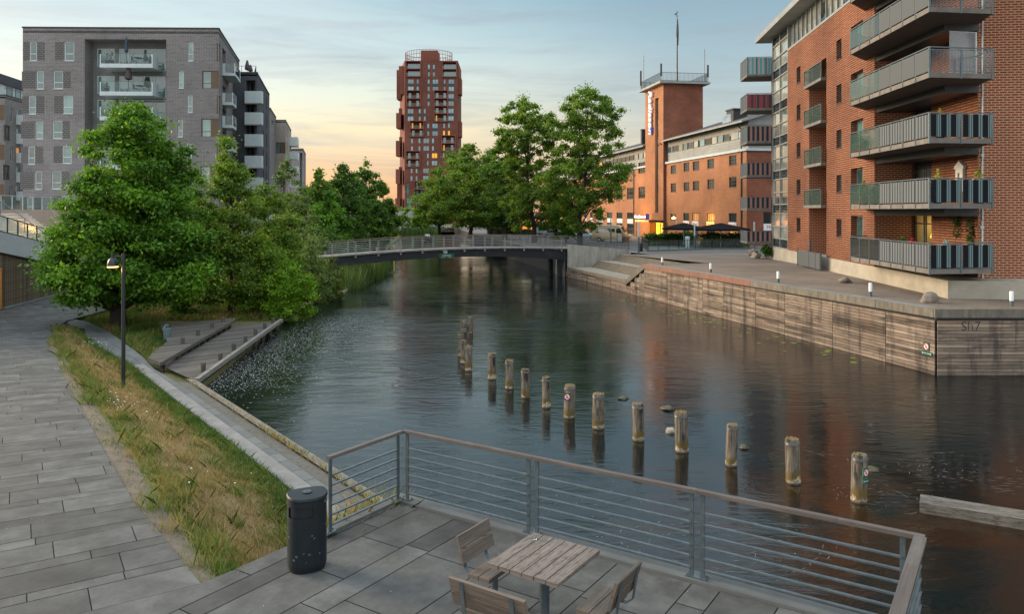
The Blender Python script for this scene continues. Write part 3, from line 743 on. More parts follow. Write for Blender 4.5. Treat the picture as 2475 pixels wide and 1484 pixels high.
mb.quad(P(-0.2, 0.35, 0.85), P(9, 0.35, 0.16), P(9, 3.5, 0.16), P(-0.2, 3.5, 0.85)); mb.quad(P(9, 3.5, 0.0), P(-0.2, 3.5, -3.9), P(-0.2, 3.5, 0.85), P(9, 3.5, 0.16)); mb.quad(P(-0.2, 3.5, -3.9), P(-0.2, 0.35, -3.9), P(-0.2, 0.35, 0.85), P(-0.2, 3.5, 0.85))
mb.build('ramp', M['concrete'], ab)
br = thing('footbridge', 'low arched footbridge with dark girders and steel railing crossing the river', 'footbridge', (-4, 74, 0.8))
Lb = Vector((-18.0, 66.0, 0)); Rb = QP(SE + 0.3, -0.02); bd = (Rb - Lb); BLn = bd.length; bd.normalize(); bn_ = Vector((-bd.y, bd.x, 0))
def deckz(s):
 t = s / BLn
 return 0.40 + 0.42 * t + 0.62 * 4 * t * (1 - t) * 0.62
def bp(s, w, z): return Lb + bd * s + bn_ * w + Vector((0, 0, z))
mb = MB(); ng = 28
def girder(w0, w1):
 for i in range(ng):
  a, b_ = BLn * i / ng, BLn * (i + 1) / ng
  za, zb = deckz(a) - 0.16, deckz(b_) - 0.16
  da = 0.62 + 0.42 * (2 * a / BLn - 1) ** 2; db = 0.62 + 0.42 * (2 * b_ / BLn - 1) ** 2
  mb.quad(bp(a, w0, za - da), bp(b_, w0, zb - db), bp(b_, w0, zb), bp(a, w0, za))
  mb.quad(bp(b_, w1, zb - db), bp(a, w1, za - da), bp(a, w1, za), bp(b_, w1, zb))
  mb.quad(bp(a, w1, za - da), bp(b_, w1, zb - db), bp(b_, w0, zb - db), bp(a, w0, za - da))
girder(0.12, 0.42)
M['dark_timber'] = wood('dark_timber', (0.022, 0.026, 0.030), (0.014, 0.016, 0.02), (0.04, 0.045, 0.05), fine=14, tone=0.1, rough=0.6)
mb.build('girder', M['dark_timber'], br)
mb = MB(); girder(2.6, 2.9); mb.build('girder', M['dark_timber'], br)
mb = MB(); s = 0.0; rng = random.Random(2)
while s < BLn:
 e = min(BLn, s + 0.14); mb.quad(bp(s, 0.0, deckz(s)), bp(e - 0.012, 0, deckz(e)), bp(e - 0.012, 3.0, deckz(e)), bp(s, 3.0, deckz(s)), 0, None, rng.random())
 mb.quad(bp(s, 0.0, deckz(s) - 0.10), bp(e - 0.012, 0, deckz(e) - 0.10), bp(e - 0.012, 0.0, deckz(e)), bp(s, 0.0, deckz(s)), 0, None, rng.random()); s = e
for i in range(ng):
 a, b_ = BLn * i / ng, BLn * (i + 1) / ng
 mb.quad(bp(b_, 0.02, deckz(b_) - 0.12), bp(a, 0.02, deckz(a) - 0.12), bp(a, 2.98, deckz(a) - 0.12), bp(b_, 2.98, deckz(b_) - 0.12))
M['bridge_deck'] = wood('bridge_deck', (0.22, 0.21, 0.19), (0.14, 0.13, 0.12), tone=0.3, fine=20)
mb.build('deck', M['bridge_deck'], br)
def bridge_rail(w):
 mb = MB(); npst = 13
 for i in range(npst):
  s = 0.6 + (BLn - 1.2) * i / (npst - 1)
  for o_ in (-0.06, 0.06):
   mb.bar(bp(s + o_, w, deckz(s) - 0.30), bp(s + o_ * 0.8, w + (0.03 if w < 1 else -0.03), deckz(s) + 1.12), 0.045, 0.02, 0)
  mb.bar(bp(s, w, deckz(s) - 0.32), bp(s, w, deckz(s) - 0.22), 0.3, 0.05, 0)
 for k in range(1, 7):
  z = 0.08 + 0.155 * k
  for i in range(ng): mb.bar(bp(BLn * i / ng, w, deckz(BLn * i / ng) + z - 0.06), bp(BLn * (i + 1) / ng, w, deckz(BLn * (i + 1) / ng) + z - 0.06), 0.022, 0.026, 0)
 for i in range(ng): mb.bar(bp(BLn * i / ng, w, deckz(BLn * i / ng) + 1.15), bp(BLn * (i + 1) / ng, w, deckz(BLn * (i + 1) / ng) + 1.15), 0.10, 0.05, 1)
 mb.build('railing', [M['rail_steel'], M['rail_top']], br)
M['rail_steel'] = surf('rail_steel', (0.30, 0.32, 0.32), (0.22, 0.235, 0.24), 4, 0.45, 0, 40, 0.4, dirt=0.1)
M['rail_top'] = wood('rail_top', (0.22, 0.17, 0.13), (0.16, 0.125, 0.10), tone=0.1)
bridge_rail(-0.04); bridge_rail(3.04)
for w_ in (0.3, 2.3):
 mb = MB(); mb.obox(Rb, bd, bn_, (-0.75, -0.35), (w_, w_ + 0.4), (-3.9, 0.3)); mb.build('pier', M['dark_timber'], br)
def text_mesh(name, s, size, mat, parent, origin, ex, ez, depth=0.01, align='CENTER', font_shear=0.0, bold=0.0):
 """lettering as a mesh, laid in the plane spanned by ex (reading direction) and ez (up)"""
 cu = bpy.data.curves.new(name, 'FONT'); cu.body = s; cu.size = size; cu.extrude = depth; cu.align_x = align; cu.align_y = 'CENTER'; cu.shear = font_shear; cu.offset = bold
 cu.resolution_u = 3
 tmp = bpy.data.objects.new(name, cu); COL.objects.link(tmp)
 dg = bpy.context.evaluated_depsgraph_get(); me = bpy.data.meshes.new_from_object(tmp.evaluated_get(dg))
 bpy.data.objects.remove(tmp)
 ex = Vector(ex).normalized(); ez = Vector(ez).normalized(); n = ex.cross(ez)
 mt = Matrix(((ex.x, ez.x, n.x, origin[0]), (ex.y, ez.y, n.y, origin[1]), (ex.z, ez.z, n.z, origin[2]), (0, 0, 0, 1)))
 me.transform(mt); me.materials.clear(); me.materials.append(mat)
 o = bpy.data.objects.new(name, me); COL.objects.link(o)
 if parent: attach(o, parent)
 return o
ss = 0.0
for q in range(400):
 s = BLn * q / 400; p = bp(s, 0.1, 0)
 if p.x / p.y * F + CX > 1079: ss = s; break
sg = thing('bridge_sign', 'small green name board with white lettering on the dark bridge girder', 'sign', bp(ss, 0.09, 0.2))
zb = deckz(ss) - 0.16
mb = MB(); mb.obox(bp(ss, 0, 0), bd, bn_, (-0.72, 0.72), (0.075, 0.115), (zb - 0.66, zb - 0.27)); mb.build('board', M['green_sign'], sg)
ctr = bp(ss, 0.068, zb - 0.42)
text_mesh('lettering', 'Bryggergangen', 0.15, M['sign_white'], sg, ctr, bd, (0, 0, 1), 0.004)
for dx, s_ in ((-0.36, '← Centrum'), (0.34, 'Havnen →')):
 text_mesh('lettering', s_, 0.085, M['sign_white'], sg, ctr + bd * dx + Vector((0, 0, -0.17)), bd, (0, 0, 1), 0.004)
sg2 = thing('square_sign', 'small white square sign with a dark arrow, above the green board', 'sign', bp(ss, 0.09, 0.4))
mb = MB(); c0 = ss - 0.11
mb.obox(bp(c0, 0, 0), bd, bn_, (-0.17, 0.17), (0.075, 0.115), (zb - 0.24, zb + 0.08), 0); mb.build('plate', M['light_metal'], sg2)
mb = MB(); q0 = bp(c0, 0.07, zb - 0.08)
mb.face([q0 + bd * a + Vector((0, 0, b_)) for a, b_ in ((-0.09, -0.08), (0.07, -0.04), (0.09, 0.07))]); mb.build('arrow', M['sign_black'], sg2)
for (x, y) in ((910, 606), (952, 602)):
 p = at(x, y, 82); mb = MB(); mb.tube([(p.x, p.y, -1.9), (p.x, p.y, p.z + 0.35)], 0.06, 8); mb.lathe([(0.075, 0), (0.075, 0.05), (0, 0.09)], (p.x, p.y, p.z + 0.33), 8)
 if x == 910: M['yellow'] = surf('yellow_paint', (0.6, 0.38, 0.02), (0.5, 0.3, 0.02), 2, 0.5, 0, dirt=0.1)
 tag(mb.build('marker_post', M['yellow']), 'thin yellow marker post standing in the shallows beyond the bridge, ' + ('leftmost' if x == 910 else 'right one') + ' of the pair', 'post', 'yellow marker posts')
# ------------------------------------------------------------------ timber decks with stub posts
ZU, ZL = -1.32, -1.62
up = [on(x, y, ZU) for x, y in [(359, 864), (389, 875.5), (570, 771), (566, 768.5), (386, 785), (404, 825)]]
lo = [on(x, y, ZL) for x, y in [(475, 922.5), (680, 775), (572, 786), (395, 886)]]
def deck(name, label, poly, zt, th, along, edge_mat, posts=None):
 t = thing(name, label, 'deck', (poly[0].x, poly[0].y, zt))
 P2 = ccw([(p.x, p.y) for p in poly]); d = along.normalized(); n = Vector((-d.y, d.x, 0))
 rng = random.Random(len(label)); mb = MB(); o = poly[0]
 lo_ = min((Vector((p[0], p[1], 0)) - o).dot(n) for p in P2); hi = max((Vector((p[0], p[1], 0)) - o).dot(n) for p in P2)
 c = lo_
 while c < hi:
  q = [(-40, c + 0.006), (60, c + 0.006), (60, c + 0.139), (-40, c + 0.139)]
  q = ccw([(o.x + d.x * a + n.x * b_, o.y + d.y * a + n.y * b_) for a, b_ in q])
  k = clip(P2, q)
  if len(k) >= 3:
   sh = rng.uniform(0, 9)
   mb.face([(p[0], p[1], zt) for p in k], 0, [((p[0] - o.x) * d.x + (p[1] - o.y) * d.y + sh, (p[0] - o.x) * n.x + (p[1] - o.y) * n.y) for p in k], rng.random())
  c += 0.145
 mb.face([(p[0], p[1], zt - 0.02) for p in P2], 1)
 mb.build('boards', [M['deck'], M['joint']], t)
 return t, P2
tu, P2 = deck('timber_deck', 'raised upper timber deck with four stub posts, beside the oak', up, ZU, 0.1, up[4] - up[3], M['deck'])
mb = MB()
for p, q in ((up[0], up[1]), (up[1], up[2])):
 mb.bar((p.x, p.y, ZU - 0.07), (q.x, q.y, ZU - 0.07), 0.06, 0.13)
mb.build('edge_beam', M['deck'], tu)
mb = MB()
for i in range(12):
 p = up[1].lerp(up[2], (i + 0.3) / 12.4); n = (lo[0] - lo[1]).normalized(); p = p + Vector((-0.12, 0.16, 0))
 mb = MB(); mb.bar((p.x, p.y, -2.5), (p.x, p.y, ZU - 0.1), 0.12, 0.12, up=(1, 0, 0)); mb.build('under_post', M['bollard_wood'], tu)
mb = MB(); p = up[1].lerp(up[2], 0.11); mb.bar((up[1].x + 0.05, up[1].y + 0.3, ZL + 0.09), (p.x, p.y + 0.1, ZL + 0.09), 0.06, 0.16)
mb.build('riser_board', M['deck'], tu)
tl_, P2 = deck('timber_deck', 'lower timber deck along the water with a pale outer beam and seven stub posts', lo, ZL, 0.1, lo[2] - lo[1], M['deck_edge'])
mb = MB(); mb.bar((lo[0].x, lo[0].y, ZL + 0.02), (lo[1].x, lo[1].y, ZL + 0.02), 0.17, 0.17); mb.build('edge_beam', M['deck_edge'], tl_)
mb = MB()
for i in range(9):
 p = lo[0].lerp(lo[1], (i + 0.5) / 9); mb = MB(); mb.tube([(p.x - 0.1, p.y, -3.9), (p.x - 0.1, p.y, ZL - 0.05)], 0.1, 8)
 mb.build('under_post', M['bollard_wood'], tl_)
zoom7 = lambda zx, zy: (107.3 + zx / 4.3245, 679.7 + zy / 4.3245)
def stub(zx, zy, hp, z, label, worn=0.0, rad=0.095, group='stub posts on the decks'):
 p = on(*zoom7(zx, zy), z); h = hp / 4.3245 / F * p.y * 0.97
 rng = random.Random(int(zx)); mb = MB(); n = 10
 prof = []
 for z_ in (0, 0.3, 0.7, 0.94):
  prof.append((rad * rng.uniform(0.93, 1.05), h * z_))
 mb.lathe(prof + [(rad * 0.9, h * 0.98 ), (rad * 0.4, h * (1 - 0.02 - worn)), (0, h * (0.97 - worn))], (p.x, p.y, z), n, sx=1.0, sy=rng.uniform(0.9, 1.05), rot=rng.random())
 for i, v in enumerate(mb.v):
  if v[2] > z + h * 0.9: mb.v[i] = (v[0], v[1], v[2] + worn * 0.9 * math.sin(math.atan2(v[1] - p.y, v[0] - p.x) * 2 + zx))
 return tag(mb.build('mooring_post', M['bollard_wood'], merge=True), label, 'post', group)
uq = [(1445, 655, 70), (1605, 570, 68), (1750, 490, 62), (1865, 427, 57)]
for i, q in enumerate(uq): stub(*q, ZU, 'weathered stub post on the upper deck, ' + ['nearest to the camera', 'second from the near end', 'third from the near end', 'farthest and by the foliage'][i], 0.01)
lq = [(1660, 950, 95, .05), (1837, 827, 78, .02), (1978, 730, 84, .01), (2100, 645, 75, .01), (2205, 567, 72, .06), (2303, 500, 66, .01), (2387, 440, 60, .02)]
for i, (a, b_, h, wn_) in enumerate(lq): stub(a, b_, h, ZL, 'dark stub post on the lower deck, ' + ['nearest, with a split rotten head', 'second from the near end', 'third from the near end', 'in the middle of the seven', 'fifth, worn to a point', 'sixth from the near end', 'farthest, under the bush'][i], wn_)
# ------------------------------------------------------------------ piles standing in the water
M['pile'] = None
def pile_material():
 m, nt = mat_new('pile_wood')
 tc = nt.new('ShaderNodeTexCoord'); pos = tc.outputs['Object']; sp = nt.new('ShaderNodeSeparateXYZ'); nt.link(pos, sp.inputs[0])
 oi = nt.new('ShaderNodeObjectInfo'); rnd = oi.outputs['Random']
 sh = nt.new('ShaderNodeCombineXYZ'); nt.link(nt.math('MULTIPLY', rnd, 37.0), sh.inputs[0]); nt.link(nt.math('MULTIPLY', rnd, 11.0), sh.inputs[1])
 ad = nt.new('ShaderNodeVectorMath', operation='ADD'); nt.link(pos, ad.inputs[0]); nt.link(sh.outputs[0], ad.inputs[1]); v = ad.outputs[0]
 g = nt.noise(nt.map(v, (22, 22, 1.6)), 1.0, 6, 0.7)
 col = nt.mix(nt.math('MULTIPLY', nt.math('SUBTRACT', g, 0.35, True), 3.2, True), (0.24, 0.195, 0.145), (0.035, 0.028, 0.022))
 d = nt.noise(nt.map(v, (5, 5, 1.3)), 1.0, 4, 0.6)
 col = nt.mix(nt.math('MULTIPLY', nt.math('SUBTRACT', d, 0.50, True), 7, True), col, (0.018, 0.016, 0.013))
 wob = nt.math('MULTIPLY', nt.math('SUBTRACT', nt.noise(nt.map(v, (3.5, 3.5, 2)), 1.0, 4), 0.5), 0.5)
 zz = nt.math('ADD', sp.outputs[2], wob)
 moss = nt.math('MULTIPLY', nt.math('SUBTRACT', 0.36, zz), 9.0, True)
 col = nt.mix(nt.math('MULTIPLY', moss, 0.9), col, (0.115, 0.075, 0.014))
 pale = nt.math('MULTIPLY', nt.math('SUBTRACT', 0.155, nt.math('ADD', zz, nt.math('MULTIPLY', wob, 0.3))), 14.0, True)
 sp2 = nt.noise(nt.map(v, (24, 24, 24)), 1.0, 3)
 col = nt.mix(nt.math('MULTIPLY', pale, nt.math('MULTIPLY', nt.math('SUBTRACT', sp2, 0.36, True), 4.0, True)), col, (0.50, 0.43, 0.33))
 wet = nt.math('MULTIPLY', nt.math('SUBTRACT', 0.065, sp.outputs[2]), 30.0, True)
 col = nt.mix(nt.math('MULTIPLY', wet, 0.85), col, (0.03, 0.02, 0.012))
 nt.link(col, nt.bsdf.inputs['Base Color']); nt.bsdf.inputs['Roughness'].default_value = 0.85
 b = nt.new('ShaderNodeBump'); b.inputs['Strength'].default_value = 0.6; b.inputs['Distance'].default_value = 0.012; nt.link(g, b.inputs['Height']); nt.link(b.outputs[0], nt.bsdf.inputs['Normal'])
 return m
M['pile'] = pile_material()
M['band'] = surf('steel_band', (0.24, 0.24, 0.235), (0.11, 0.11, 0.11), 9, 0.4, 0.05, 40, 0.6, dirt=0.3, dscale=6)
def pile(px, py_top, py_base, wpx, label, belly=0.0, moss=0.5, seed=0, lean=0.0):
 p = on(px, py_base, WATER); h = (py_base - py_top) / F * p.y; r = wpx / F * p.y / 2
 rng = random.Random(seed + int(px)); t = thing('water_pile', label, 'pile', (p.x, p.y, WATER), 'wooden piles in the water')
 mb = MB(); n = 16; ph = [rng.uniform(0, 6.28) for _ in range(4)]
 zs = [-1.6, -0.02, 0.06, h * 0.2, h * 0.35, h * 0.45, h * 0.55, h * 0.7, h * 0.85, h - 0.03, h]
 rings = []
 for z in zs:
  rr = r * (1.04 - 0.04 * z / h + belly * math.exp(-((z / h - 0.5) / 0.14) ** 2))
  if z >= h: rr *= 0.93
  rings.append([(math.cos(2 * math.pi * k / n) * rr * (1 + 0.035 * math.sin(3 * 2 * math.pi * k / n + ph[0]) + 0.02 * math.sin(5 * k + ph[1] + z * 3)) + lean * z,
       math.sin(2 * math.pi * k / n) * rr * (1 + 0.03 * math.sin(2 * 2 * math.pi * k / n + ph[2])), z) for k in range(n)])
 for a, b_ in zip(rings, rings[1:]):
  for k in range(n): mb.face([a[k], a[(k + 1) % n], b_[(k + 1) % n], b_[k]])
 mb.face(rings[-1])
 o = mb.build('timber', M['pile'], smooth=True); o.location = (p.x, p.y, WATER); o.parent = t; o.location = (0, 0, 0)
 mb = MB(); zb = h - 0.10
 mb.lathe([(r * 1.05, zb - 0.028), (r * 1.075, zb - 0.026), (r * 1.075, zb + 0.026), (r * 1.05, zb + 0.028)], (lean * zb, 0, 0), 20)
 o = mb.build('band', M['band'], smooth=True); o.parent = t
 if moss:
  mb = MB()
  for k in range(int(46 * moss)):
   a = rng.uniform(0, 6.28); q = r * math.sqrt(rng.random()) * 0.92; s = rng.uniform(0.012, 0.04)
   c = Vector((q * math.cos(a) + lean * h, q * math.sin(a), h)); d = Vector((rng.uniform(-.5, .5), rng.uniform(-.5, .5), 1)).normalized() * s * rng.uniform(0.8, 1.6)
   x = Vector((d.z, 0, -d.x)).normalized() * s * 0.6; y = d.cross(x).normalized() * s * 0.6
   mb.face([c + x, c + y, c + d]); mb.face([c + y, c - x, c + d]); mb.face([c - x, c - y, c + d]); mb.face([c - y, c + x, c + d])
  o = mb.build('moss', M['mossy']); o.parent = t
 return t, p, r, h
W = [(2075, 1098, 1213, 35, 'pile with two green notice plates, nearest in the row', 0, .25), (1917, 1061, 1168, 33, 'weathered pile, second from the near end of the row', 0, .6),
   (1767, 1026, 1126, 27, 'slim weathered pile in the row, third from the near end', 0, .3), (1647, 996, 1092, 31, 'thick pile with a grassy cap beside the white rock', 0, 1.2),
   (1543, 975, 1065, 27, 'weathered pile with a metal band, fifth from the near end of the row', 0, .4), (1445.5, 951, 1036, 28, 'pile with a swollen bent middle, sixth from the near end', .16, .6),
   (1375.5, 931, 1010, 26, 'pile with a round red and white notice, mossy cap', 0, 1.0), (1320, 912, 986, 19.5, 'slim brown pile, eighth from the near end of the row', 0, .5),
   (1270, 892, 962, 20, 'pile with a pale tide mark, ninth from the near end of the row', 0, .4), (1231, 871, 940, 20, 'pile with a mossy cap, tenth from the near end of the row', 0, .9),
   (1188.5, 854, 917, 20, 'pile standing alone to the right of the close cluster', 0, .5), (1132.5, 838, 897, 17, 'front pile of the close cluster in mid river', 0, .8),
   (1120, 823, 879, 15, 'pile of the close cluster with a white patch at its foot, second from the front', 0, .3), (1114, 809, 862, 14.5, 'leftmost pile of the close cluster', 0, .4),
   (1121.5, 795, 851, 13, 'pile in the middle of the close cluster, half hidden', 0, .2), (1126, 782, 838, 12.5, 'pile behind the middle of the close cluster', 0, .2),
   (1121, 775, 822, 12.5, 'far pile of the close cluster, mostly hidden', 0, .2), (1136.5, 766, 806, 12, 'farthest pile of the row, right of the cluster', 0, .2)]
PIL = []
for i, (x, yt, yb, wd, lb, bl, ms) in enumerate(W): PIL.append(pile(x, yt, yb, wd, lb, bl, ms, i, lean=random.Random(i).uniform(-0.035, 0.035)))
def ring_sign(t, c, ex, ez, n, rad, depth=0.006):
 """round prohibition mark: white disc, red ring and bar, dark anchor; c centre, n outward"""
 c = Vector(c); ex = Vector(ex); ez = Vector(ez); n = Vector(n)
 def disc(r0, r1, off, m, name, seg=24):
  mb = MB()
  for k in range(seg):
   a, b_ = 2 * math.pi * k / seg, 2 * math.pi * (k + 1) / seg
   P = lambda r, g: c + n * off + (ex * math.cos(g) + ez * math.sin(g)) * r
   if r0 < 1e-6: mb.face([P(0, 0), P(r1, a), P(r1, b_)])
   else: mb.quad(P(r0, a), P(r1, a), P(r1, b_), P(r0, b_))
  return mb.build(name, m, t)
 disc(0, rad, 0.004, M['sign_white'], 'disc')
 mb = MB()
 P = lambda x, z, o=0.006: c + n * o + ex * x * rad + ez * z * rad
 mb.quad(P(-.08, -.45), P(.08, -.45), P(.08, .5), P(-.08, .5)); mb.quad(P(-.3, .22), P(.3, .22), P(.3, .34), P(-.3, .34))
 arc = [(math.sin(g) * .5, -.02 - math.cos(g) * .46) for g in [(-1.25 + 2.5 * k / 8) for k in range(9)]]
 for (a, b_), (e, f) in zip(arc, arc[1:]): mb.quad(P(a * 1.0, b_), P(e, f), P(e * .75, f + .12), P(a * .75, b_ + .12))
 mb.build('anchor_mark', M['sign_black'], t)
 disc(rad * .8, rad, 0.008, M['sign_red'], 'red_ring')
 mb = MB(); s = .62
 mb.quad(*[c + n * 0.009 + ex * x * rad + ez * z * rad for x, z in ((-s - .07, s - .07), (s - .07, -s - .07), (s + .07, -s + .07), (-s + .07, s + .07))]); mb.build('red_bar', M['sign_red'], t)
def plate(t, c, ex, ez, n, w, h, m, name='plate', th=0.006):
 mb = MB(); c = Vector(c); ex = Vector(ex); ez = Vector(ez); n = Vector(n)
 q = [c + ex * a * w / 2 + ez * b_ * h / 2 for a, b_ in ((-1, -1), (1, -1), (1, 1), (-1, 1))]
 f = [p + n * 0.001 for p in q]; bk = [p - n * th for p in q]
 mb.face(f)
 for k in range(4): mb.face([bk[k], bk[(k + 1) % 4], f[(k + 1) % 4], f[k]])
 return mb.build(name, m, t)
def arrow(t, c, ex, ez, n, L, left=True, m=None, right=False):
 mb = MB(); P = lambda x, z: Vector(c) + Vector(n) * 0.004 + Vector(ex) * x * L + Vector(ez) * z * L
 mb.quad(P(-.42, -.035), P(.5, -.035), P(.5, .035), P(-.42, .035)); mb.face([P(-.5, 0), P(-.27, -.17), P(-.27, -.09), P(-.4, 0)]); mb.face([P(-.5, 0), P(-.4, 0), P(-.27, .09), P(-.27, .17)])
 mb.build('arrow', m or M['sign_white'], t)
t0, p, r, h = PIL[0]
g = R(-62); n = Vector((math.cos(g), math.sin(g), 0)); ex = Vector((-n.y, n.x, 0)); c = p + n * r * 1.0 + Vector((0, 0, 0))
cz = lambda f: Vector((p.x, p.y, WATER + h * f)) + n * (r * 1.05 + 0.012)
s1 = thing('notice_sign', 'green plate with a no mooring roundel, on the nearest pile', 'sign', cz(.68)); plate(s1, cz(.66), ex, (0, 0, 1), n, .17, .20, M['green_sign'], th=0.03); ring_sign(s1, cz(.66), ex, (0, 0, 1), n, .08)
s2 = thing('arrow_sign', 'small green plate with a white left arrow, below the roundel on the nearest pile', 'sign', cz(.49)); plate(s2, cz(.48), ex, (0, 0, 1), n, .17, .10, M['green_sign'], th=0.03); arrow(s2, cz(.48), ex, (0, 0, 1), n, .14)
t0, p, r, h = PIL[6]
g = R(-115); n = Vector((math.cos(g), math.sin(g), 0)); ex = Vector((-n.y, n.x, 0)); cc = Vector((p.x, p.y, WATER + h * .68)) + n * (r * 1.05 + 0.012)
s1 = thing('notice_sign', 'round no mooring notice on the pile with the mossy cap', 'sign', cc); plate(s1, cc, ex, (0, 0, 1), n, .19, .22, M['green_sign'], th=0.03); ring_sign(s1, cc, ex, (0, 0, 1), n, .10)
so_, n, ex = 0.42, -N, -Q
cq = QP(so_, -0.06, -0.92); s1 = thing('notice_sign', 'no mooring roundel on a green plate, low on the plank wall near its corner', 'sign', cq); plate(s1, cq, ex, (0, 0, 1), n, .30, .36, M['green_sign'], th=0.012); ring_sign(s1, cq, ex, (0, 0, 1), n, .14)
cq = QP(so_ - 0.02, -0.06, -1.19); s2 = thing('arrow_sign', 'green plate with two white arrows pointing apart, low on the plank wall', 'sign', cq); plate(s2, cq, ex, (0, 0, 1), n, .56, .15, M['green_sign'], th=0.012)
arrow(s2, cq - ex * 0.13, ex, (0, 0, 1), n, .24); arrow(s2, cq + ex * 0.13, -ex, (0, 0, 1), n, .24)
tg = text_mesh('graffiti', 'Sh7', 0.55, M['sign_black'], None, (K0.x + 1.35, 30.46, -0.05), (1, 0, 0), (0, 0, 1), 0.001, bold=-0.012)
tag(tg, 'faded dark spray painted scrawl on the planks left of the quay corner panel', 'graffiti'); tg['label'] = 'faded dark spray painted scrawl on the planks of the end face'
# ------------------------------------------------------------------ rocks and the floating beam
def rock(name, px, py, z, wpx, hpx, mat, label, seed, cat='rock', group=None, sink=0.25):
 p = on(px, py, z); s = p.y / F; w_, h_ = wpx * s / 2 * (.78 if z < -1 else 1), hpx * s * (.8 if z < -1 else 1)
 b = bmesh.new(); bmesh.ops.create_icosphere(b, subdivisions=3, radius=1.0)
 from mathutils import noise as mn
 for v in b.verts:
  k = 1 + 0.38 * mn.noise(v.co * 1.2 + Vector((seed * 3.1, 0, 0))) + 0.2 * mn.noise(v.co * 2.7 + Vector((seed, 5, 0))) + 0.08 * mn.noise(v.co * 7)
  v.co = Vector((v.co.x * w_ * k, v.co.y * w_ * 0.85 * k, v.co.z * h_ * 0.62 * k))
 me = bpy.data.meshes.new(name); b.to_mesh(me); b.free(); me.materials.append(mat); me.polygons.foreach_set('use_smooth', [True] * len(me.polygons))
 o = bpy.data.objects.new(name, me); COL.objects.link(o); o.location = (p.x, p.y + w_ * 0.5, z + h_ * (0.5 - sink)); o.rotation_euler = (0, 0, seed)
 return tag(o, label, cat, group)
rock('river_rock', 1507, 966, WATER, 34, 10, M['wet_stone'], 'flat dark mossy rock in the water behind the bent pile', 1, sink=.3)
rock('river_rock', 1613, 992, WATER, 46, 14, M['wet_stone'], 'green mossy rock just above the water, behind the grassy capped pile', 2, sink=.3)
rock('river_rock', 1621, 1048, WATER, 30, 18, M['pale_stone'], 'pale white rock in the water touching the grassy capped pile', 3, sink=.25)
rock('river_rock', 1799, 1086, WATER, 34, 15, M['wet_stone'], 'pale topped rock right of the slim third pile', 4, sink=.3)
rock('river_rock', 2110, 1139, WATER, 48, 14, M['wet_stone'], 'low algae covered rock behind the pile with two green plates', 5, sink=.45)
rock('boulder', 2253, 733, 0.62, 42, 28, M['stone'], 'brown boulder at the corner of the quay, nearest to the wall edge', 6, 'boulder', 'boulders on the quay')
rock('boulder', 2044, 685, 0.58, 33, 17, M['stone'], 'grey brown boulder in the middle of the quay by the concrete plinth', 7, 'boulder', 'boulders on the quay')
rock('boulder', 1829, 623, 0.42, 25, 16, M['pale_stone'], 'pale sandy boulder, front one of the pair by the small bush', 8, 'boulder', 'boulders on the quay')
rock('boulder', 1820, 615, 0.36, 24, 15, M['stone'], 'brown boulder behind the pale one by the small bush', 9, 'boulder', 'boulders on the quay')
bt = thing('floating_beam', 'old weathered timber beam half afloat by the terrace', 'beam', on(2350, 1250, WATER))
z0 = WATER + 0.22
p0 = on(2222, 1211, z0); p1 = p0 + (on(2474, 1252, z0) - p0) * 1.9
mb = MB(); d = (p1 - p0).normalized(); nn = Vector((-d.y, d.x, 0))
for k, tn in ((0, .55), (1, .4), (2, .7)):
 q = nn * (0.10 + 0.19 * (k - 1) + 0.08); mb.bar(p0 + q - Vector((0, 0, .17)), p1 + q - Vector((0, 0, .17)), .185, .34, 0, tn, off=k * 7)
mb.build('timbers', M['old_beam'], bt)
def quay_light(px, pyb, pyt, z, label):
 p = on(px, pyb, z); h = (pyb - pyt) / F * p.y; r = 0.075
 t = thing('bollard_light', label, 'bollard light', (p.x, p.y, z), 'white bollard lights on the quay')
 mb = MB(); mb.tube([(p.x, p.y, z - 0.05), (p.x, p.y, z + h * .36)], r * 1.0, 14); mb.build('post', M['steel'], t, smooth=True)
 mb = MB(); mb.lathe([(r * 1.02, h * .36), (r * 1.02, h * .95), (r * .9, h)], (p.x, p.y, z), 14); mb.build('lamp_tube', M['sign_white'], t, smooth=True)
for i, (x, yb, yt) in enumerate([(2444, 740, 704), (2103, 716, 684), (1880, 683, 656), (1717, 658, 636), (1600, 641, 622)]):
 quay_light(x, yb, yt, zquay(0, [31.5, 35, 42, 50, 57][i]) , 'white topped bollard light on the quay, ' + ['beyond the quay corner on the near end face', 'nearest along the river side, by the boulders', 'third from the near end', 'fourth from the near end', 'farthest, above the stone steps'][i])
# ------------------------------------------------------------------ railing round the terrace
rl = thing('terrace_railing', 'galvanised railing with a wooden handrail round the terrace', 'railing', T(0, 0))
mesh_bar = lambda mb, p, q, w_, h_, **k: mb.bar(p, q, w_, h_, **k)
HR = 1.06
def post(p, d, z0=0.035):
 mb = MB(); n = Vector((-d.y, d.x, 0))
 mb.bar((p.x, p.y, z0), (p.x, p.y, HR), 0.055, 0.018, up=n[:])
 mb.build('post', M['steel'], rl)
def foot(p, d, L):
 mb = MB(); n = Vector((-d.y, d.x, 0))
 mb.obox((p.x, p.y), d.xy, n.xy, (-L / 2, L / 2), (-0.055, 0.055), (0.036, 0.05))
 for s in (-1, 1):
  for t_ in (-1, 1):
   c = p + d * (L / 2 - 0.02) * s + n * 0.035 * t_; mb.lathe([(0.011, 0.05), (0.011, 0.068), (0, 0.072)], (c.x, c.y, 0), 6)
 mb.build('base_plate', M['steel'], rl)
def bay(p, q):
 d = (q - p).normalized(); post(p, d); post(q, d)
 for k in range(6):
  z = 0.14 + k * 0.138; mb = MB()
  mb.bar((p.x, p.y, z), (q.x, q.y, z), 0.045, 0.018); mb.build('rail', M['steel'], rl)
rng = random.Random(9)
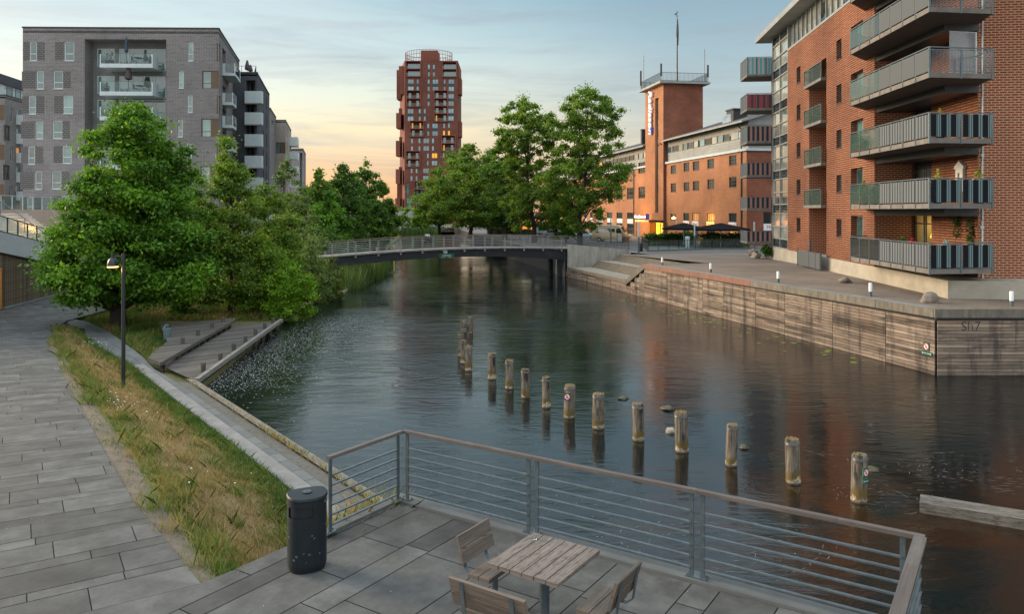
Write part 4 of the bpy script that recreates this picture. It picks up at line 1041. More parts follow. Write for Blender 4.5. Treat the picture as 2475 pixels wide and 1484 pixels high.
def top(p, q, wd=0.075):
 d = (q - p).normalized(); mb = MB(); mb.bar((p.x, p.y, HR + .022), (q.x, q.y, HR + .022), wd, 0.045, off=rng.uniform(0, 9)); mb.build('handrail', M['rail_wood'], rl)
 mb = MB(); mb.bar((p.x, p.y, HR - .004), (q.x, q.y, HR - .004), 0.05, 0.006); mb.build('under_strip', M['steel'], rl)
P0, P1 = T(0, 0), T(7.12, 0)
sp = [0.075, 2.28, 2.42, 4.63, 4.77, 6.95]
for a, b in zip(sp[::2], sp[1::2]): bay(T(a, 0), T(b, 0))
for a in (2.35, 4.70): foot(T(a, 0), E1, 0.26)
foot(T(0.05, -0.0), E1, 0.2); foot(T(6.98, 0), E1, 0.18)
bay(T(-0.01, -0.12), T(-0.01, -1.52)); foot(T(-0.01, -0.12), E2, 0.16); foot(T(-0.01, -1.52), E2, 0.2)
bay(T(7.12, -0.10), T(7.12, -2.05)); bay(T(7.12, -2.2), T(7.12, -4.2)); foot(T(7.12, -2.12), E2, 0.26)
top(T(0.0, 0), T(1.35, 0)); top(T(1.353, 0), T(2.35, 0)); top(T(2.353, 0), T(4.7, 0)); top(T(4.703, 0), T(6.3, 0)); top(T(6.303, 0), T(7.16, 0))
top(T(-0.01, -0.04), T(-0.01, -1.56)); top(T(7.12, -0.04), T(7.12, -2.12), 0.12)
# ------------------------------------------------------------------ litter bin
bp0 = on(742, 1372, 0); bx = Vector((0.90, 0.43, 0)).normalized(); by = Vector((-bx.y, bx.x, 0))
lb = thing('litter_bin', 'dark perforated oval litter bin with a flat sloping lid on the terrace', 'litter bin', (bp0.x, bp0.y, 0))
def dee(z, k=1.0, tilt=0.0, n=28):
 """plan: round front (towards the viewer), flatter back"""
 pts = []
 for i in range(n):
  t_ = 2 * math.pi * i / n; c, s = math.cos(t_), math.sin(t_)
  x = 0.235 * math.copysign(abs(c) ** 0.8, c) * k; y = (0.20 if s < 0 else 0.14) * math.copysign(abs(s) ** (0.9 if s < 0 else 0.5), s) * k
  p = bp0 + bx * x + by * y; pts.append(Vector((p.x, p.y, z + tilt * y)))
 return pts
def loft(mb, rings, mi=0, skip=None):
 n = len(rings[0])
 for r_, (a, b) in enumerate(zip(rings, rings[1:])):
  for i in range(n):
   if skip and skip(r_, i, n): continue
   mb.face([a[i], a[(i + 1) % n], b[(i + 1) % n], b[i]], mi)
N_ = 56
mb = MB()
op = lambda r_, i, n: r_ == 3 and 0.53 < i / n < 0.76
loft(mb, [dee(0.05, .97, n=N_), dee(0.10, 1, n=N_), dee(0.11, 1, n=N_), dee(0.76, 1, n=N_), dee(0.90, 1, n=N_), dee(0.985, 1, n=N_)], 0, op)
mb.build('body', M['bin_paint'], lb, smooth=True)
mb = MB(); loft(mb, [dee(0.3, .93, n=N_), dee(0.93, .93, n=N_)]); mb.face(dee(0.70, .93, n=N_)); mb.build('inner_shell', M['sign_black'], lb)
M['bag'] = surf('bin_bag', (0.09, 0.11, 0.12), (0.03, 0.035, 0.04), 6, 0.3, 0.8, 12, dirt=0, bdist=0.05)
mb = MB(); loft(mb, [dee(0.68, .90, n=N_), dee(0.83, .9, .25, n=N_), dee(0.79, .6, .1, n=N_)]); mb.build('bag', M['bag'], lb, smooth=True)
mb = MB(); loft(mb, [dee(0.0, .9, n=N_), dee(0.05, .93, n=N_)]); mb.face(dee(0.0, .9, n=N_)[::-1]); mb.build('base', M['sign_black'], lb)
mb = MB(); loft(mb, [dee(0.995, 1.0, .10, n=N_), dee(1.005, 1.045, .10, n=N_), dee(1.03, 1.045, .10, n=N_), dee(1.045, 1.0, .10, n=N_), dee(1.05, .6, .10, n=N_)]); mb.face(dee(1.05, .6, .10, n=N_)); mb.face(dee(0.995, 1.0, .10, n=N_)[::-1]); mb.build('lid', M['bin_paint'], lb, smooth=True)
mb = MB(); c = bp0 + by * 0.0
mb.lathe([(0.062, 1.051), (0.062, 1.056), (0.05, 1.057)], (c.x, c.y, 0), 20); mb.build('ash_tray', M['black_paint'], lb)
mb = MB()
for k in range(-2, 3): mb.bar(c + bx * 0.017 * k - by * 0.036 + Vector((0, 0, 1.060)), c + bx * 0.017 * k + by * 0.036 + Vector((0, 0, 1.060)), 0.006, 0.006)
mb.build('ash_grille', M['steel'], lb)
def on_bin(t_, z, off=0.0015):
 r0 = dee(z, n=720); i = int(t_ * 720) % 720; p = r0[i]; d = (r0[(i + 1) % 720] - p).normalized(); n = Vector((d.y, -d.x, 0))
 return p + n * off, d, n
mb = MB()
p, d, n = on_bin(.865, .5); mb.quad(p - d * .005 + Vector((0, 0, -.43)), p + d * .005 + Vector((0, 0, -.43)), p + d * .005 + Vector((0, 0, .47)), p - d * .005 + Vector((0, 0, .47))); mb.build('door_seam', M['sign_black'], lb)
rng = random.Random(4)
for k in range(46):
 t_ = rng.uniform(.5, 1.0); z = rng.uniform(.14, .72); r_ = rng.choice([.008, .011, .013, .018]); p, d, n = on_bin(t_, z, .002); mb = MB()
 mb.face([p + d * math.cos(g) * r_ + Vector((0, 0, math.sin(g) * r_)) for g in [2 * math.pi * q / 10 for q in range(10)]]); mb.build('punched_hole', M['sign_black'] if k % 4 else M['steel'], lb)  # flat discs as holes; every fourth is pale, a highlight put into the colour
mb = MB(); p, d, n = on_bin(.90, .955, .004); mb.obox((p.x, p.y), d.xy, n.xy, (-.035, .035), (-.004, .006), (.925, .96)); mb.build('latch', M['steel'], lb)
lb.scale = (1.02, 1.02, .91)
# ------------------------------------------------------------------ table, chairs, bench
tc_ = Vector((.354, 8.42, 0))
TE1, TE2 = Vector((.80, -.60, 0)).normalized(), Vector((.60, .80, 0)).normalized()
TE1 = E1.copy(); TE2 = E2.copy()
tb = thing('picnic_table', 'square slatted wooden table on one steel leg on the terrace', 'table', (tc_.x, tc_.y, 0))
rng = random.Random(12)
for k in range(6):
 mb = MB(); a = (k - 2.5) * 0.146; e = rng.uniform(-.004, .004)
 mb.bar(tc_ + TE1 * a - TE2 * (.47 + e) + Vector((0, 0, .718)), tc_ + TE1 * a + TE2 * (.47 + e) + Vector((0, 0, .718)), .133, .044, tone=rng.uniform(.35, .65), off=rng.uniform(0, 30))
 mb.build('top_slat', M['table_wood'], tb, bevel=0.005)
mb = MB(); mb.tube([(tc_.x, tc_.y, 0.02), (tc_.x, tc_.y, .69)], .054, 20); mb.build('leg', M['steel'], tb, smooth=True)
mb = MB(); mb.lathe([(.20, 0), (.20, .016), (.19, .02)], (tc_.x, tc_.y, 0.001), 28); mb.build('base_plate', M['steel'], tb)
mb = MB()
for s in (-.25, .25): mb.bar(tc_ + TE2 * s - TE1 * .4 + Vector((0, 0, .689)), tc_ + TE2 * s + TE1 * .4 + Vector((0, 0, .689)), .05, .012)
mb.build('bearer', M['steel'], tb)
mb = MB(); c = tc_ + TE1 * .24 + TE2 * .10
for k in range(20):
 g0, g1 = 2 * math.pi * k / 20, 2 * math.pi * (k + 1) / 20
 P = lambda r_, g: (c.x + r_ * math.cos(g), c.y + r_ * math.sin(g), .7412)
 mb.quad(P(.027, g0), P(.034, g0), P(.034, g1), P(.027, g1))
mb.build('ring_stain', M['sign_black'], tb)
mg, nt = mat_new('clear_glass'); nt.bsdf.inputs['Transmission Weight'].default_value = 1; nt.bsdf.inputs['Roughness'].default_value = 0.03; nt.bsdf.inputs['IOR'].default_value = 1.45; nt.bsdf.inputs['Base Color'].default_value = (.95, .98, .98, 1)
gp = on(1291, 1304, .74); gp.z = 0.7405
gl = thing('drinking_glass', 'empty clear drinking glass at the far edge of the table', 'glass', gp)
mb = MB(); mb.lathe([(.026, 0), (.031, .05), (.036, .125), (.034, .125), (.029, .05), (.024, .012), (0, .01)], gp, 20); mb.build('tumbler', mg, gl, smooth=True)
def seat(c, face, width, label, cat, name):
 """c: centre of the seat on the ground; face: unit vector from backrest towards the table"""
 side = Vector((face.y, -face.x, 0)); t = thing(name, label, cat, (c.x, c.y, 0), 'seats round the terrace table')
 rng = random.Random(int(c.x * 100))
 for k in range(2):
  mb = MB(); q = c + face * (.07 - .15 * k)
  mb.bar(q - side * width / 2 + Vector((0, 0, .428)), q + side * width / 2 + Vector((0, 0, .428)), .14, .044, tone=rng.uniform(.35, .65), off=rng.uniform(0, 40)); mb.build('seat_slat', M['bench_wood'], t, bevel=.005)
 for k in range(2):
  mb = MB(); q = c - face * (.245 + .045 * k); zz = .60 + .155 * k
  mb.bar(q - side * width / 2 + Vector((0, 0, zz)), q + side * width / 2 + Vector((0, 0, zz)), .145, .032, tone=rng.uniform(.35, .65), off=rng.uniform(0, 40), up=(face.x, face.y, .30)); mb.build('back_slat', M['bench_wood'], t, bevel=.005)
 for s in (-1, 1):
  q = c + side * width * .33 * s; mb = MB()
  pts = [q - face * .0 + Vector((0, 0, .398)), q - face * .19 + Vector((0, 0, .398)), q - face * .262 + Vector((0, 0, .455)), q - face * .275 + Vector((0, 0, .52)), q - face * .322 + Vector((0, 0, .815))]
  for a, b in zip(pts, pts[1:]): mb.bar(a, b, .05, .010, up=(face.x, face.y, .2) if b.z - a.z > .05 else (0, 0, 1))
  mb.build('bracket', M['steel'], t)
 n = [0] if width < .75 else [-.28, .28]
 for s in n:
  mb = MB(); q = c + side * s; mb.tube([(q.x, q.y, .01), (q.x, q.y, .40)], .04, 16); mb.build('leg', M['steel'], t, smooth=True)
  mb = MB(); mb.lathe([(.11, 0), (.11, .012), (.10, .015)], (q.x, q.y, .001), 20); mb.build('base_plate', M['steel'], t)
 return t
seat(tc_ - TE1 * .68 + TE2 * .03, TE1, .62, 'small slatted chair with its back to the litter bin, left of the table', 'chair', 'slatted_chair')
seat(tc_ + TE1 * .69 + TE2 * .0, -TE1, .60, 'small slatted chair showing steel straps on its back, by the right end of the table', 'chair', 'slatted_chair')
seat(tc_ - TE2 * .77 - TE1 * .02, TE2, .90, 'wider slatted bench cut by the frame edge, with its back to the viewer', 'bench', 'slatted_bench')
rng = random.Random(31); mb = MB()
for k in range(1000):
 x, y = rng.uniform(-12, 4.6), rng.uniform(4.5, 20)
 q = Vector((x, y, 0)); a = (q - A).dot(E1); b = (q - A).dot(E2)
 if a > 7 or b > -0.2 and a > -0.3: continue
 rel = (q - PJ).dot(PR)
 if a < -.3 and not (rel < -0.3): continue
 if a < -.3 and b > -1.7 and rel > -0.3: continue
 if any((q - p).length < 1.0 for p in PE[:6]) : continue
 z = (zpath(x, y) if rel < 0 and (q - PJ).dot(PC) > 0 else 0.0) + .006; s = rng.uniform(.004, .014); g = rng.uniform(0, 6.3)
 mb.face([(x + s * math.cos(g + i * 1.57) * (1 if i % 2 else .5), y + s * math.sin(g + i * 1.57) * (1 if i % 2 else .5), z + .004 * (i % 2)) for i in range(4)], rng.choice([0, 0, 1, 1, 2]))
o = mb.build('litter', [surf('speck_pale', (.42, .40, .36), dirt=0, bump=0), surf('speck_dark', (.03, .03, .026), dirt=0, bump=0), surf('speck_leaf', (.30, .14, .03), dirt=0, bump=0)])
tag(o, 'scattered leaves and specks on the slabs', 'litter', kind='stuff')
# ------------------------------------------------------------------ lamp posts
M['lamp_glow'] = emit('lamp_glow', (1.0, 0.42, 0.10), 9.0)
M['lamp_dark'] = surf('lamp_housing', (.05, .05, .055), (.035, .036, .04), 3, .3, 0, metal=.6, dirt=.1, coord='pos')
def lamp_post(base, h, arm, label, lit=True):
 t = thing('lamp_post', label, 'lamp post', base, 'path lamps')
 x, y, z = base
 mb = MB(); mb.tube([(x, y, z - .2), (x, y, z + 1.2), (x, y, z + h)], [.062, .060, .055], 14); mb.build('pole', M['black_paint'], t, smooth=True)
 mb = MB(); mb.tube([(x, y, z + h - .10), (x + arm, y - .02, z + h - .10)], .02, 8); mb.build('arm', M['black_paint'], t)
 c = (x + arm, y - .02, z + h)
 mb = MB(); mb.lathe([(.165, -.42), (.165, -.38), (.155, -.30), (.13, -.22), (.085, -.16), (.045, -.14), (.045, 0.0), (.05, 0.0), (.05, .02), (0, .02)], c, 20); mb.build('lamp_shade', M['lamp_dark'], t, smooth=True)
 mb = MB(); mb.lathe([(.16, -.445), (.16, -.425)], c, 20); mb.build('lamp_glass', M['lamp_glow'] if lit else M['sign_black'], t)
 mb = MB(); mb.lathe([(.168, -.475), (.168, -.447)], c, 20); mb.build('shade_rim', M['lamp_dark'], t)
 if lit: lamp('lamp_light', (c[0], c[1], c[2] - .50), 26, (1, .5, .16), .12)
 return t
bl = on(298, 935, -1.12); lamp_post((bl.x, bl.y, -1.12), 323 / F * bl.y, -.33, 'black path lamp lit orange, standing in the grass bank')
b2 = on(233, 752, -1.5); lamp_post((b2.x, b2.y, -1.5), 4.3, -.33, 'black path lamp half hidden in the oak beside the path bend')
gb = on(404, 820, -1.42); k = (36 / F * gb.y) / .86
M['grey_bin'] = surf('grey_bin_plastic', (.13, .19, .20), (.09, .135, .145), 5, .5, .1, 20, dirt=.3, dscale=4)
g_ = thing('small_litter_bin', 'small grey litter bin with a domed top beside the upper deck', 'litter bin', (gb.x, gb.y, -1.42))
mb = MB(); mb.lathe([(r_ * k, z * k) for r_, z in ((.19, 0), (.20, .02), (.215, .56), (.235, .57), (.235, .61), (.21, .62))], (gb.x, gb.y, -1.42), 18); mb.build('body', M['grey_bin'], g_, smooth=True)
mb = MB(); n = 18
for i in range(6):
 for j in range(n):
  a0, a1 = R(90 * i / 6), R(90 * (i + 1) / 6); t0, t1 = 2 * math.pi * j / n, 2 * math.pi * (j + 1) / n
  if 1 <= i <= 3 and math.cos(t0 + .2 + 0.6) > .55: continue
  P = lambda a, t_: (gb.x + .21 * k * math.cos(a) * math.cos(t_), gb.y + .21 * k * math.cos(a) * math.sin(t_), -1.42 + (.62 + .24 * math.sin(a)) * k)
  mb.quad(P(a0, t0), P(a0, t1), P(a1, t1), P(a1, t0))
mb.build('dome', M['grey_bin'], g_, smooth=True)
mb = MB(); mb.lathe([(.18 * k, .60 * k), (.17 * k, .72 * k), (.1 * k, .80 * k), (0, .82 * k)], (gb.x, gb.y, -1.42), 12); mb.build('inside', M['sign_black'], g_)
# ------------------------------------------------------------------ slatted wall, stair and upper terrace on the left
wl = thing('slatted_wall', 'wall of dark vertical slats under a sloping pale concrete band, beside the path', 'wall', (-31.5, 50, -1.5))
wp = [on(-60, 757, -1.45), on(22, 740, -1.5), on(143.5, 707.5, -1.5), on(205, 690, -1.5)]
w0 = Vector((-30.2, 42.0, 0)); w1 = Vector((-32.9, 58.0, 0)); wd_ = (w1 - w0).normalized(); wn_ = Vector((wd_.y, -wd_.x, 0))   # outward to the path
wL = (w1 - w0).length
def wtop(s): return 2.75 - 2.55 * (s / wL)
def wband(s): return 3.95 - 2.35 * (s / wL)
WP = lambda s, o_, z: Vector((w0.x + wd_.x * s + wn_.x * o_, w0.y + wd_.y * s + wn_.y * o_, z))
mb = MB(); mb.quad(WP(-6, -.05, -1.6), WP(wL, -.05, -1.6), WP(wL, -.05, wtop(wL)), WP(-6, -.05, wtop(-6))); mb.build('backing', M['sign_black'], wl)
s = 4.95; mb = MB(); rng = random.Random(6)
M['slat'] = wood('dark_slat', (.19, .15, .105), (.12, .094, .068), along='v', tone=.35, fine=20)
while s < wL:
 mb.bar(WP(s, .03, -1.42), WP(s, .03, wtop(s) - .04), .05, .05, 0, rng.random(), up=(wn_.x, wn_.y, 0)); s += .125
s = -6
while s < 3.0: mb.bar(WP(s, .03, -1.42), WP(s, .03, wtop(s) - .04), .05, .05, 0, rng.random(), up=(wn_.x, wn_.y, 0)); s += .125
s = 3.0
while s < 4.95: mb.bar(WP(s, .03, 1.02), WP(s, .03, wtop(s) - .04), .05, .05, 0, rng.random(), up=(wn_.x, wn_.y, 0)); s += .125
mb.build('slats', M['slat'], wl)
mb = MB(); mb.quad(WP(-6, .08, wtop(-6)), WP(wL + 3.5, .08, wtop(wL + 3.5)), WP(wL + 3.5, .08, wband(wL + 3.5)), WP(-6, .08, wband(-6)))
mb.quad(WP(-6, .08, wband(-6)), WP(wL + 3.5, .08, wband(wL + 3.5)), WP(wL + 3.5, -.25, wband(wL + 3.5)), WP(-6, -.25, wband(-6)))
mb.quad(WP(-6, -.2, wtop(-6)), WP(wL + 3.5, -.2, wtop(wL + 3.5)), WP(wL + 3.5, .08, wtop(wL + 3.5)), WP(-6, .08, wtop(-6)))
M['band_concrete'] = surf('pale_band', (.44, .46, .47), (.36, .38, .39), .9, .8, .1, 14, dirt=.2, dscale=.5)
mb.build('concrete_band', M['band_concrete'], wl)
mb = MB()
mb.bar(WP(-6, .12, wtop(-6) - .02), WP(wL, .12, wtop(wL) - .02), .1, .05); mb.build('trim', M['dark_steel'], wl)
mb = MB(); mb.obox(w0, wd_, wn_, (4.95, wL), (-.02, .35), (-1.62, -1.38)); mb.obox(w0, wd_, wn_, (-6, 3.0), (-.02, .35), (-1.62, -1.38)); mb.build('kerb', M['slab_pale'], wl)
M['orange_panel'] = surf('orange_panel', (.48, .22, .05), (.40, .17, .035), 1.5, .6, 0, dirt=.15)
mb = MB(); mb.obox(w0, wd_, wn_, (3.02, 3.12), (-.6, .1), (-1.45, 1.0)); mb.obox(w0, wd_, wn_, (4.80, 4.95), (-.6, .12), (-1.45, 1.0)); mb.obox(w0, wd_, wn_, (2.95, 5.0), (-.1, .14), (.96, 1.04))
mb.obox(w0, wd_, wn_, (4.25, 4.42), (-.28, -.12), (-1.45, .9)); mb.build('door_frame', M['orange_panel'], wl)
mb = MB(); mb.obox(w0, wd_, wn_, (4.50, 4.70), (-.05, .03), (-1.3, .93)); mb.build('blue_panel', surf('blue_panel', (.10, .22, .33), dirt=.1), wl)
lamp('doorway_light', WP(3.7, .25, .7), 14, (1, .55, .18), .1)
st2 = thing('stairway', 'broad concrete stair lit orange behind the glass railing on the left', 'stairs', WP(8, -3, 0))
mb = MB(); x = -32.9; z = .55
while z < 4.5:
 mb.quad((x, 47.5, z), (x, 47.5, z - .21), (x, 61, z - .21), (x, 61, z)); mb.quad((x - .29, 47.5, z), (x, 47.5, z), (x, 61, z), (x - .29, 61, z)); mb.quad((x - .29, 47.5, -1.6), (x, 47.5, -1.6), (x, 47.5, z), (x - .29, 47.5, z))
 x -= .29; z += .21
mb.build('steps', M['pale_concrete'], st2)
gr = thing('glass_railing', 'sloping glass railing with dark posts along the stair above the pale band', 'railing', WP(8, 0, 2))
mb = MB()
mb.bar(WP(-6, -.05, wband(-6) + 1.0), WP(wL + 2, -.05, wband(wL + 2) + 1.0), .06, .05); mb.bar(WP(-6, -.05, wband(-6) + .06), WP(wL + 2, -.05, wband(wL + 2) + .06), .06, .07)
mb.build('top_rail', M['dark_steel'], gr)
s = -5.0
while s < wL + 2:
 mb = MB(); mb.bar(WP(s, -.05, wband(s)), WP(s, -.05, wband(s) + 1.0), .06, .07, up=(wn_.x, wn_.y, 0)); mb.build('post', M['dark_steel'], gr); s += 1.38
M['rail_glass'] = glass_thin('rail_glass', opaque=.05)
mb = MB(); mb.quad(WP(-6, -.05, wband(-6) + .1), WP(wL + 2, -.05, wband(wL + 2) + .1), WP(wL + 2, -.05, wband(wL + 2) + .97), WP(-6, -.05, wband(-6) + .97)); mb.build('glass_panel', M['rail_glass'], gr)
rw = thing('retaining_wall', 'tall pinkish concrete retaining wall behind the lit stair', 'wall', WP(10, -4.8, 0))
M['pink_concrete'] = surf('pink_concrete', (.60, .42, .34), (.50, .36, .30), .7, .85, .1, 12, dirt=.15, dscale=.4)
UPZ = 4.62
mb = MB(); mb.quad(WP(-8, -7.0, -1.8), WP(60, -7.0, -1.8), WP(60, -7.0, UPZ), WP(-8, -7.0, UPZ))
mb.quad(WP(-8, -7.0, UPZ), WP(60, -7.0, UPZ), WP(60, -7.5, UPZ), WP(-8, -7.5, UPZ)); mb.build('concrete_face', M['pink_concrete'], rw)
mb = MB()
for s in (6.2, 12.5, 19): mb.quad(WP(s, -6.99, -1.8), WP(s + .04, -6.99, -1.8), WP(s + .04, -6.99, UPZ - .01), WP(s, -6.99, UPZ - .01))
mb.quad(WP(-8, -6.99, 2.95), WP(60, -6.99, 2.95), WP(60, -6.99, 2.985), WP(-8, -6.99, 2.985)); mb.build('joint', M['stained_concrete'], rw)
hr = thing('stair_handrail', 'thin metal handrail running down the lit stair', 'handrail', (-36, 57, 3))
mb = MB(); zs_ = lambda x_: .55 + (-32.9 - x_) * .724
mb.tube([(x_, 57.5, zs_(x_) + 1.0) for x_ in (-38.2, -36.2, -34.6)] + [(-34.2, 57.5, zs_(-34.6) + 1.0), (-34.2, 57.5, zs_(-34.2))], .035, 8)
for x_ in (-38, -36.2): mb.tube([(x_, 57.5, zs_(x_)), (x_, 57.5, zs_(x_) + 1)], .03, 6)
mb.build('tube', M['steel'], hr)
for x_, y_ in ((-34.6, 50), (-35.6, 53.5), (-34.8, 56.5), (-36.2, 59)): lamp('stair_light', (x_, y_, zs_(x_) + .55), 60, (1, .5, .14), .12)
mb = MB(); mb.face([(p.x, p.y, UPZ - .06) for p in (WP(-8, -7.5, 0), WP(60, -7.5, 0), Vector((-28, 230, 0)), Vector((-88, 230, 0)), Vector((-88, 36, 0)))][::-1])
pts = [WP(60, -7.0, 0), Vector((-28, 230, 0))]
mb.quad((pts[0].x, pts[0].y, -3), (pts[1].x, pts[1].y, -3), (pts[1].x, pts[1].y, UPZ - .06), (pts[0].x, pts[0].y, UPZ - .06))
o = mb.build('courtyard_ground', M['pale_concrete']); tag(o, 'raised courtyard of the grey flats', kind='structure')
ur = thing('court_railing', 'glass railing on top of the pink retaining wall', 'railing', WP(8, -4.9, UPZ))
mb = MB(); mb.bar(WP(-8, -7.25, UPZ + 1.15), WP(60, -7.25, UPZ + 1.15), .06, .045); mb.build('top_rail', M['light_metal'], ur)
mb = MB(); mb.quad(WP(-8, -7.25, UPZ), WP(60, -7.25, UPZ), WP(60, -7.25, UPZ + 1.1), WP(-8, -7.25, UPZ + 1.1)); mb.build('glass_panel', M['rail_glass'], ur)
s = -7
while s < 60:
 mb = MB(); mb.bar(WP(s, -7.25, UPZ), WP(s, -7.25, UPZ + 1.15), .05, .05, up=(1, 0, 0)); mb.build('post', M['light_metal'], ur); s += 1.9
M['spot_glow'] = emit('spot_glow', (1, .45, .1), 14)
for i, (x, y) in enumerate(((42, 507), (110, 503.5), (17, 500))):
 q = WP([9.5, 14.0, 8.0][i], -7.9, UPZ); t = thing('ground_spot', ['small glowing orange ground light on the courtyard edge, left one of the pair', 'small glowing orange ground light on the courtyard edge, nearer the oak', 'small glowing orange ground light at the foot of the far left flats'][i], 'ground light', q, 'courtyard ground lights')
 mb = MB(); mb.lathe([(.16, 0), (.16, .06), (.12, .1)], q, 10); mb.build('housing', M['dark_steel'], t)
 mb = MB(); mb.lathe([(.12, .1), (.15, .16), (.1, .26), (0, .28)], q, 10); mb.build('lamp_glass', M['spot_glow'], t)
# ------------------------------------------------------------------ facade tools
M['glass'] = glass_win('window_glass', (.03, .085, .088), curtain=(.10, .19, .18), ior=1.7)
M['glass_dark'] = glass_win('window_glass_dark', (.012, .018, .02), curtain=(.035, .045, .048), ior=1.45, spec=.5)
M['glass_teal'] = glass_win('window_glass_teal', (.05, .15, .20), curtain=(.11, .24, .29), ior=1.75)
M['lit_window'] = emit('lit_window', (1.0, .48, .07), 1.1)
M['lit_entry'] = emit('lit_entry', (1, .58, .04), 1.7)
M['lit_dim'] = emit('lit_window_dim', (.9, .38, .10), .35)
M['frame_dark'] = surf('frame_dark', (.05, .055, .058), (.035, .04, .042), 4, .5, 0, dirt=.1)
M['zinc'] = surf('zinc_cladding', (.30, .31, .30), (.22, .23, .225), .8, .55, .1, 10, .25, dirt=.3, dscale=.3)
M['roof_dark'] = surf('roof_dark', (.035, .04, .045), (.025, .028, .03), .8, .7, .1, 10, dirt=.1)
M['grey_brick'] = brick('grey_brick', (.225, .208, .205), (.135, .125, .125), (.27, .255, .25), .62, .16, .03, .7, (.04, .038, .045), .3, .16)
M['grey_relief'] = brick('grey_brick_relief', (.20, .185, .18), (.16, .15, .148), (.075, .07, .07), .42, .23, .05, 1.0, (.17, .16, .16), .2)
M['dark_brick'] = brick('dark_brick', (.075, .08, .095), (.05, .054, .066), (.10, .105, .12), .42, .115, .018, .4, (.03, .032, .04), .35, .18)
M['pale_brick'] = brick('pale_brick', (.36, .32, .28), (.27, .24, .215), (.38, .35, .31), .42, .115, .018, .5, (.15, .13, .12), .25, .18)
M['grey_render'] = surf('grey_render', (.17, .175, .18), (.125, .13, .135), .8, .9, .15, 8, dirt=.3, dscale=.3)
M['brown_panel'] = surf('brown_panel', (.12, .075, .042), (.09, .056, .033), 1, .5, 0, dirt=.15)
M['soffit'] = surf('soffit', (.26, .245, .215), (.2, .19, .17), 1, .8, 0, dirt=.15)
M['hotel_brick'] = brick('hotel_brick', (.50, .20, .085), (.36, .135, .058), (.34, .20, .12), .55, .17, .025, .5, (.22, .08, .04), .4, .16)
M['hotel_dark_brick'] = brick('hotel_dark_brick', (.30, .10, .055), (.20, .065, .04), (.30, .16, .10), .55, .17, .014, .4, (.10, .045, .035), .4, .25)  # darker copy of the hotel brick: patina, plus shade put into the colour
M['flat_brick'] = brick('orange_brick', (.43, .175, .085), (.31, .118, .058), (.095, .042, .026), 1.1, .13, .042, .9, (.17, .055, .03), .4, .22)  # mortar darkened: the relief shadow between courses is put into its colour
M['flat_shaded_brick'] = brick('shaded_red_brick', (.27, .06, .028), (.20, .042, .02), (.46, .29, .18), .34, .115, .024, .5, (.05, .035, .035), .2, .2)  # darker copy of the orange brick, shade of the unlit walls in its colour
M['tower_brick'] = brick('tower_brick', (.23, .078, .055), (.16, .055, .04), (.2, .085, .06), .5, .2, .02, .2, (.06, .025, .02), .4, .10)
M['tower_frame'] = surf('tower_frame', (.27, .075, .045), (.21, .058, .036), .5, .7, 0, dirt=.15)
M['tower_box'] = surf('tower_box', (.22, .07, .045), (.17, .055, .036), .2, .8, 0, stretch=(.3, 1, 1), dirt=.2, dscale=.1)
class Fac:
 """vertical plane through p0 along unit d; n points out of the building"""
 def __init__(s, p0, d, n):
  s.p0 = Vector((p0[0], p0[1], 0)); s.d = Vector((d[0], d[1], 0)).normalized(); s.n = Vector((n[0], n[1], 0)).normalized()
 def s(self, px):
  k = (px - CX) / F
  return (k * self.p0.y - self.p0.x) / (self.d.x - k * self.d.y)
 def z(self, px, py):
  return EYE - (py - HY) / F * (self.p0.y + self.s(px) * self.d.y)
 def P(self, s, z, o=0.0):
  v = self.p0 + self.d * s + self.n * o
  return Vector((v.x, v.y, z))
 def rect(self, x0, x1, y0, y1):
  a, b = sorted((self.s(x0), self.s(x1))); xm = (x0 + x1) / 2
  return (a, b, self.z(xm, y1), self.z(xm, y0))
 def quad(self, mb, a, b, z0, z1, o=0.0, mi=0, tone=.5):
  q = [self.P(a, z0, o), self.P(b, z0, o), self.P(b, z1, o), self.P(a, z1, o)]
  if (q[1] - q[0]).cross(q[3] - q[0]).dot(self.n) < 0: q = q[::-1]
  mb.face(q, mi, None, tone)
 def slab(self, mb, a, b, z0, z1, o0, o1, mi=0, tone=.5):
  """box between offsets o0 < o1"""
  mb.obox(self.p0, self.d, self.n, (a, b), (o0, o1), (z0, z1), mi, tone)
 def wall(self, mb, a, b, z0, z1, holes, depth=.14, mi=0, rev_mi=None):
  """wall with rectangular holes (s0,s1,z0,z1[,depth]) and their reveals"""
  hs = [h for h in holes]
  zs = sorted({z0, z1, *[min(max(h[2], z0), z1) for h in hs], *[min(max(h[3], z0), z1) for h in hs]})
  for za, zb in zip(zs, zs[1:]):
   if zb - za < 1e-4: continue
   iv = sorted((max(a, h[0]), min(b, h[1])) for h in hs if h[2] < zb - 1e-4 and h[3] > za + 1e-4)
   c = a
   for p, q in iv:
    if p > c + 1e-4: self.quad(mb, c, p, za, zb, 0, mi)
    c = max(c, q)
   if c < b - 1e-4: self.quad(mb, c, b, za, zb, 0, mi)
  rm = mi if rev_mi is None else rev_mi
  for h in hs:
   dp = h[4] if len(h) > 4 else depth
   A_, B_, C_, D_ = [(h[0], h[2]), (h[1], h[2]), (h[1], h[3]), (h[0], h[3])]
   ring = [A_, B_, C_, D_]
   cen = self.P((h[0] + h[1]) / 2, (h[2] + h[3]) / 2, -dp / 2)
   for p, q in zip(ring, ring[1:] + ring[:1]):
    f = [self.P(p[0], p[1], 0), self.P(q[0], q[1], 0), self.P(q[0], q[1], -dp), self.P(p[0], p[1], -dp)]
    nn = (f[1] - f[0]).cross(f[3] - f[0])
    if nn.dot(cen - (f[0] + f[2]) / 2) < 0: f = f[::-1]
    mb.face(f, rm)
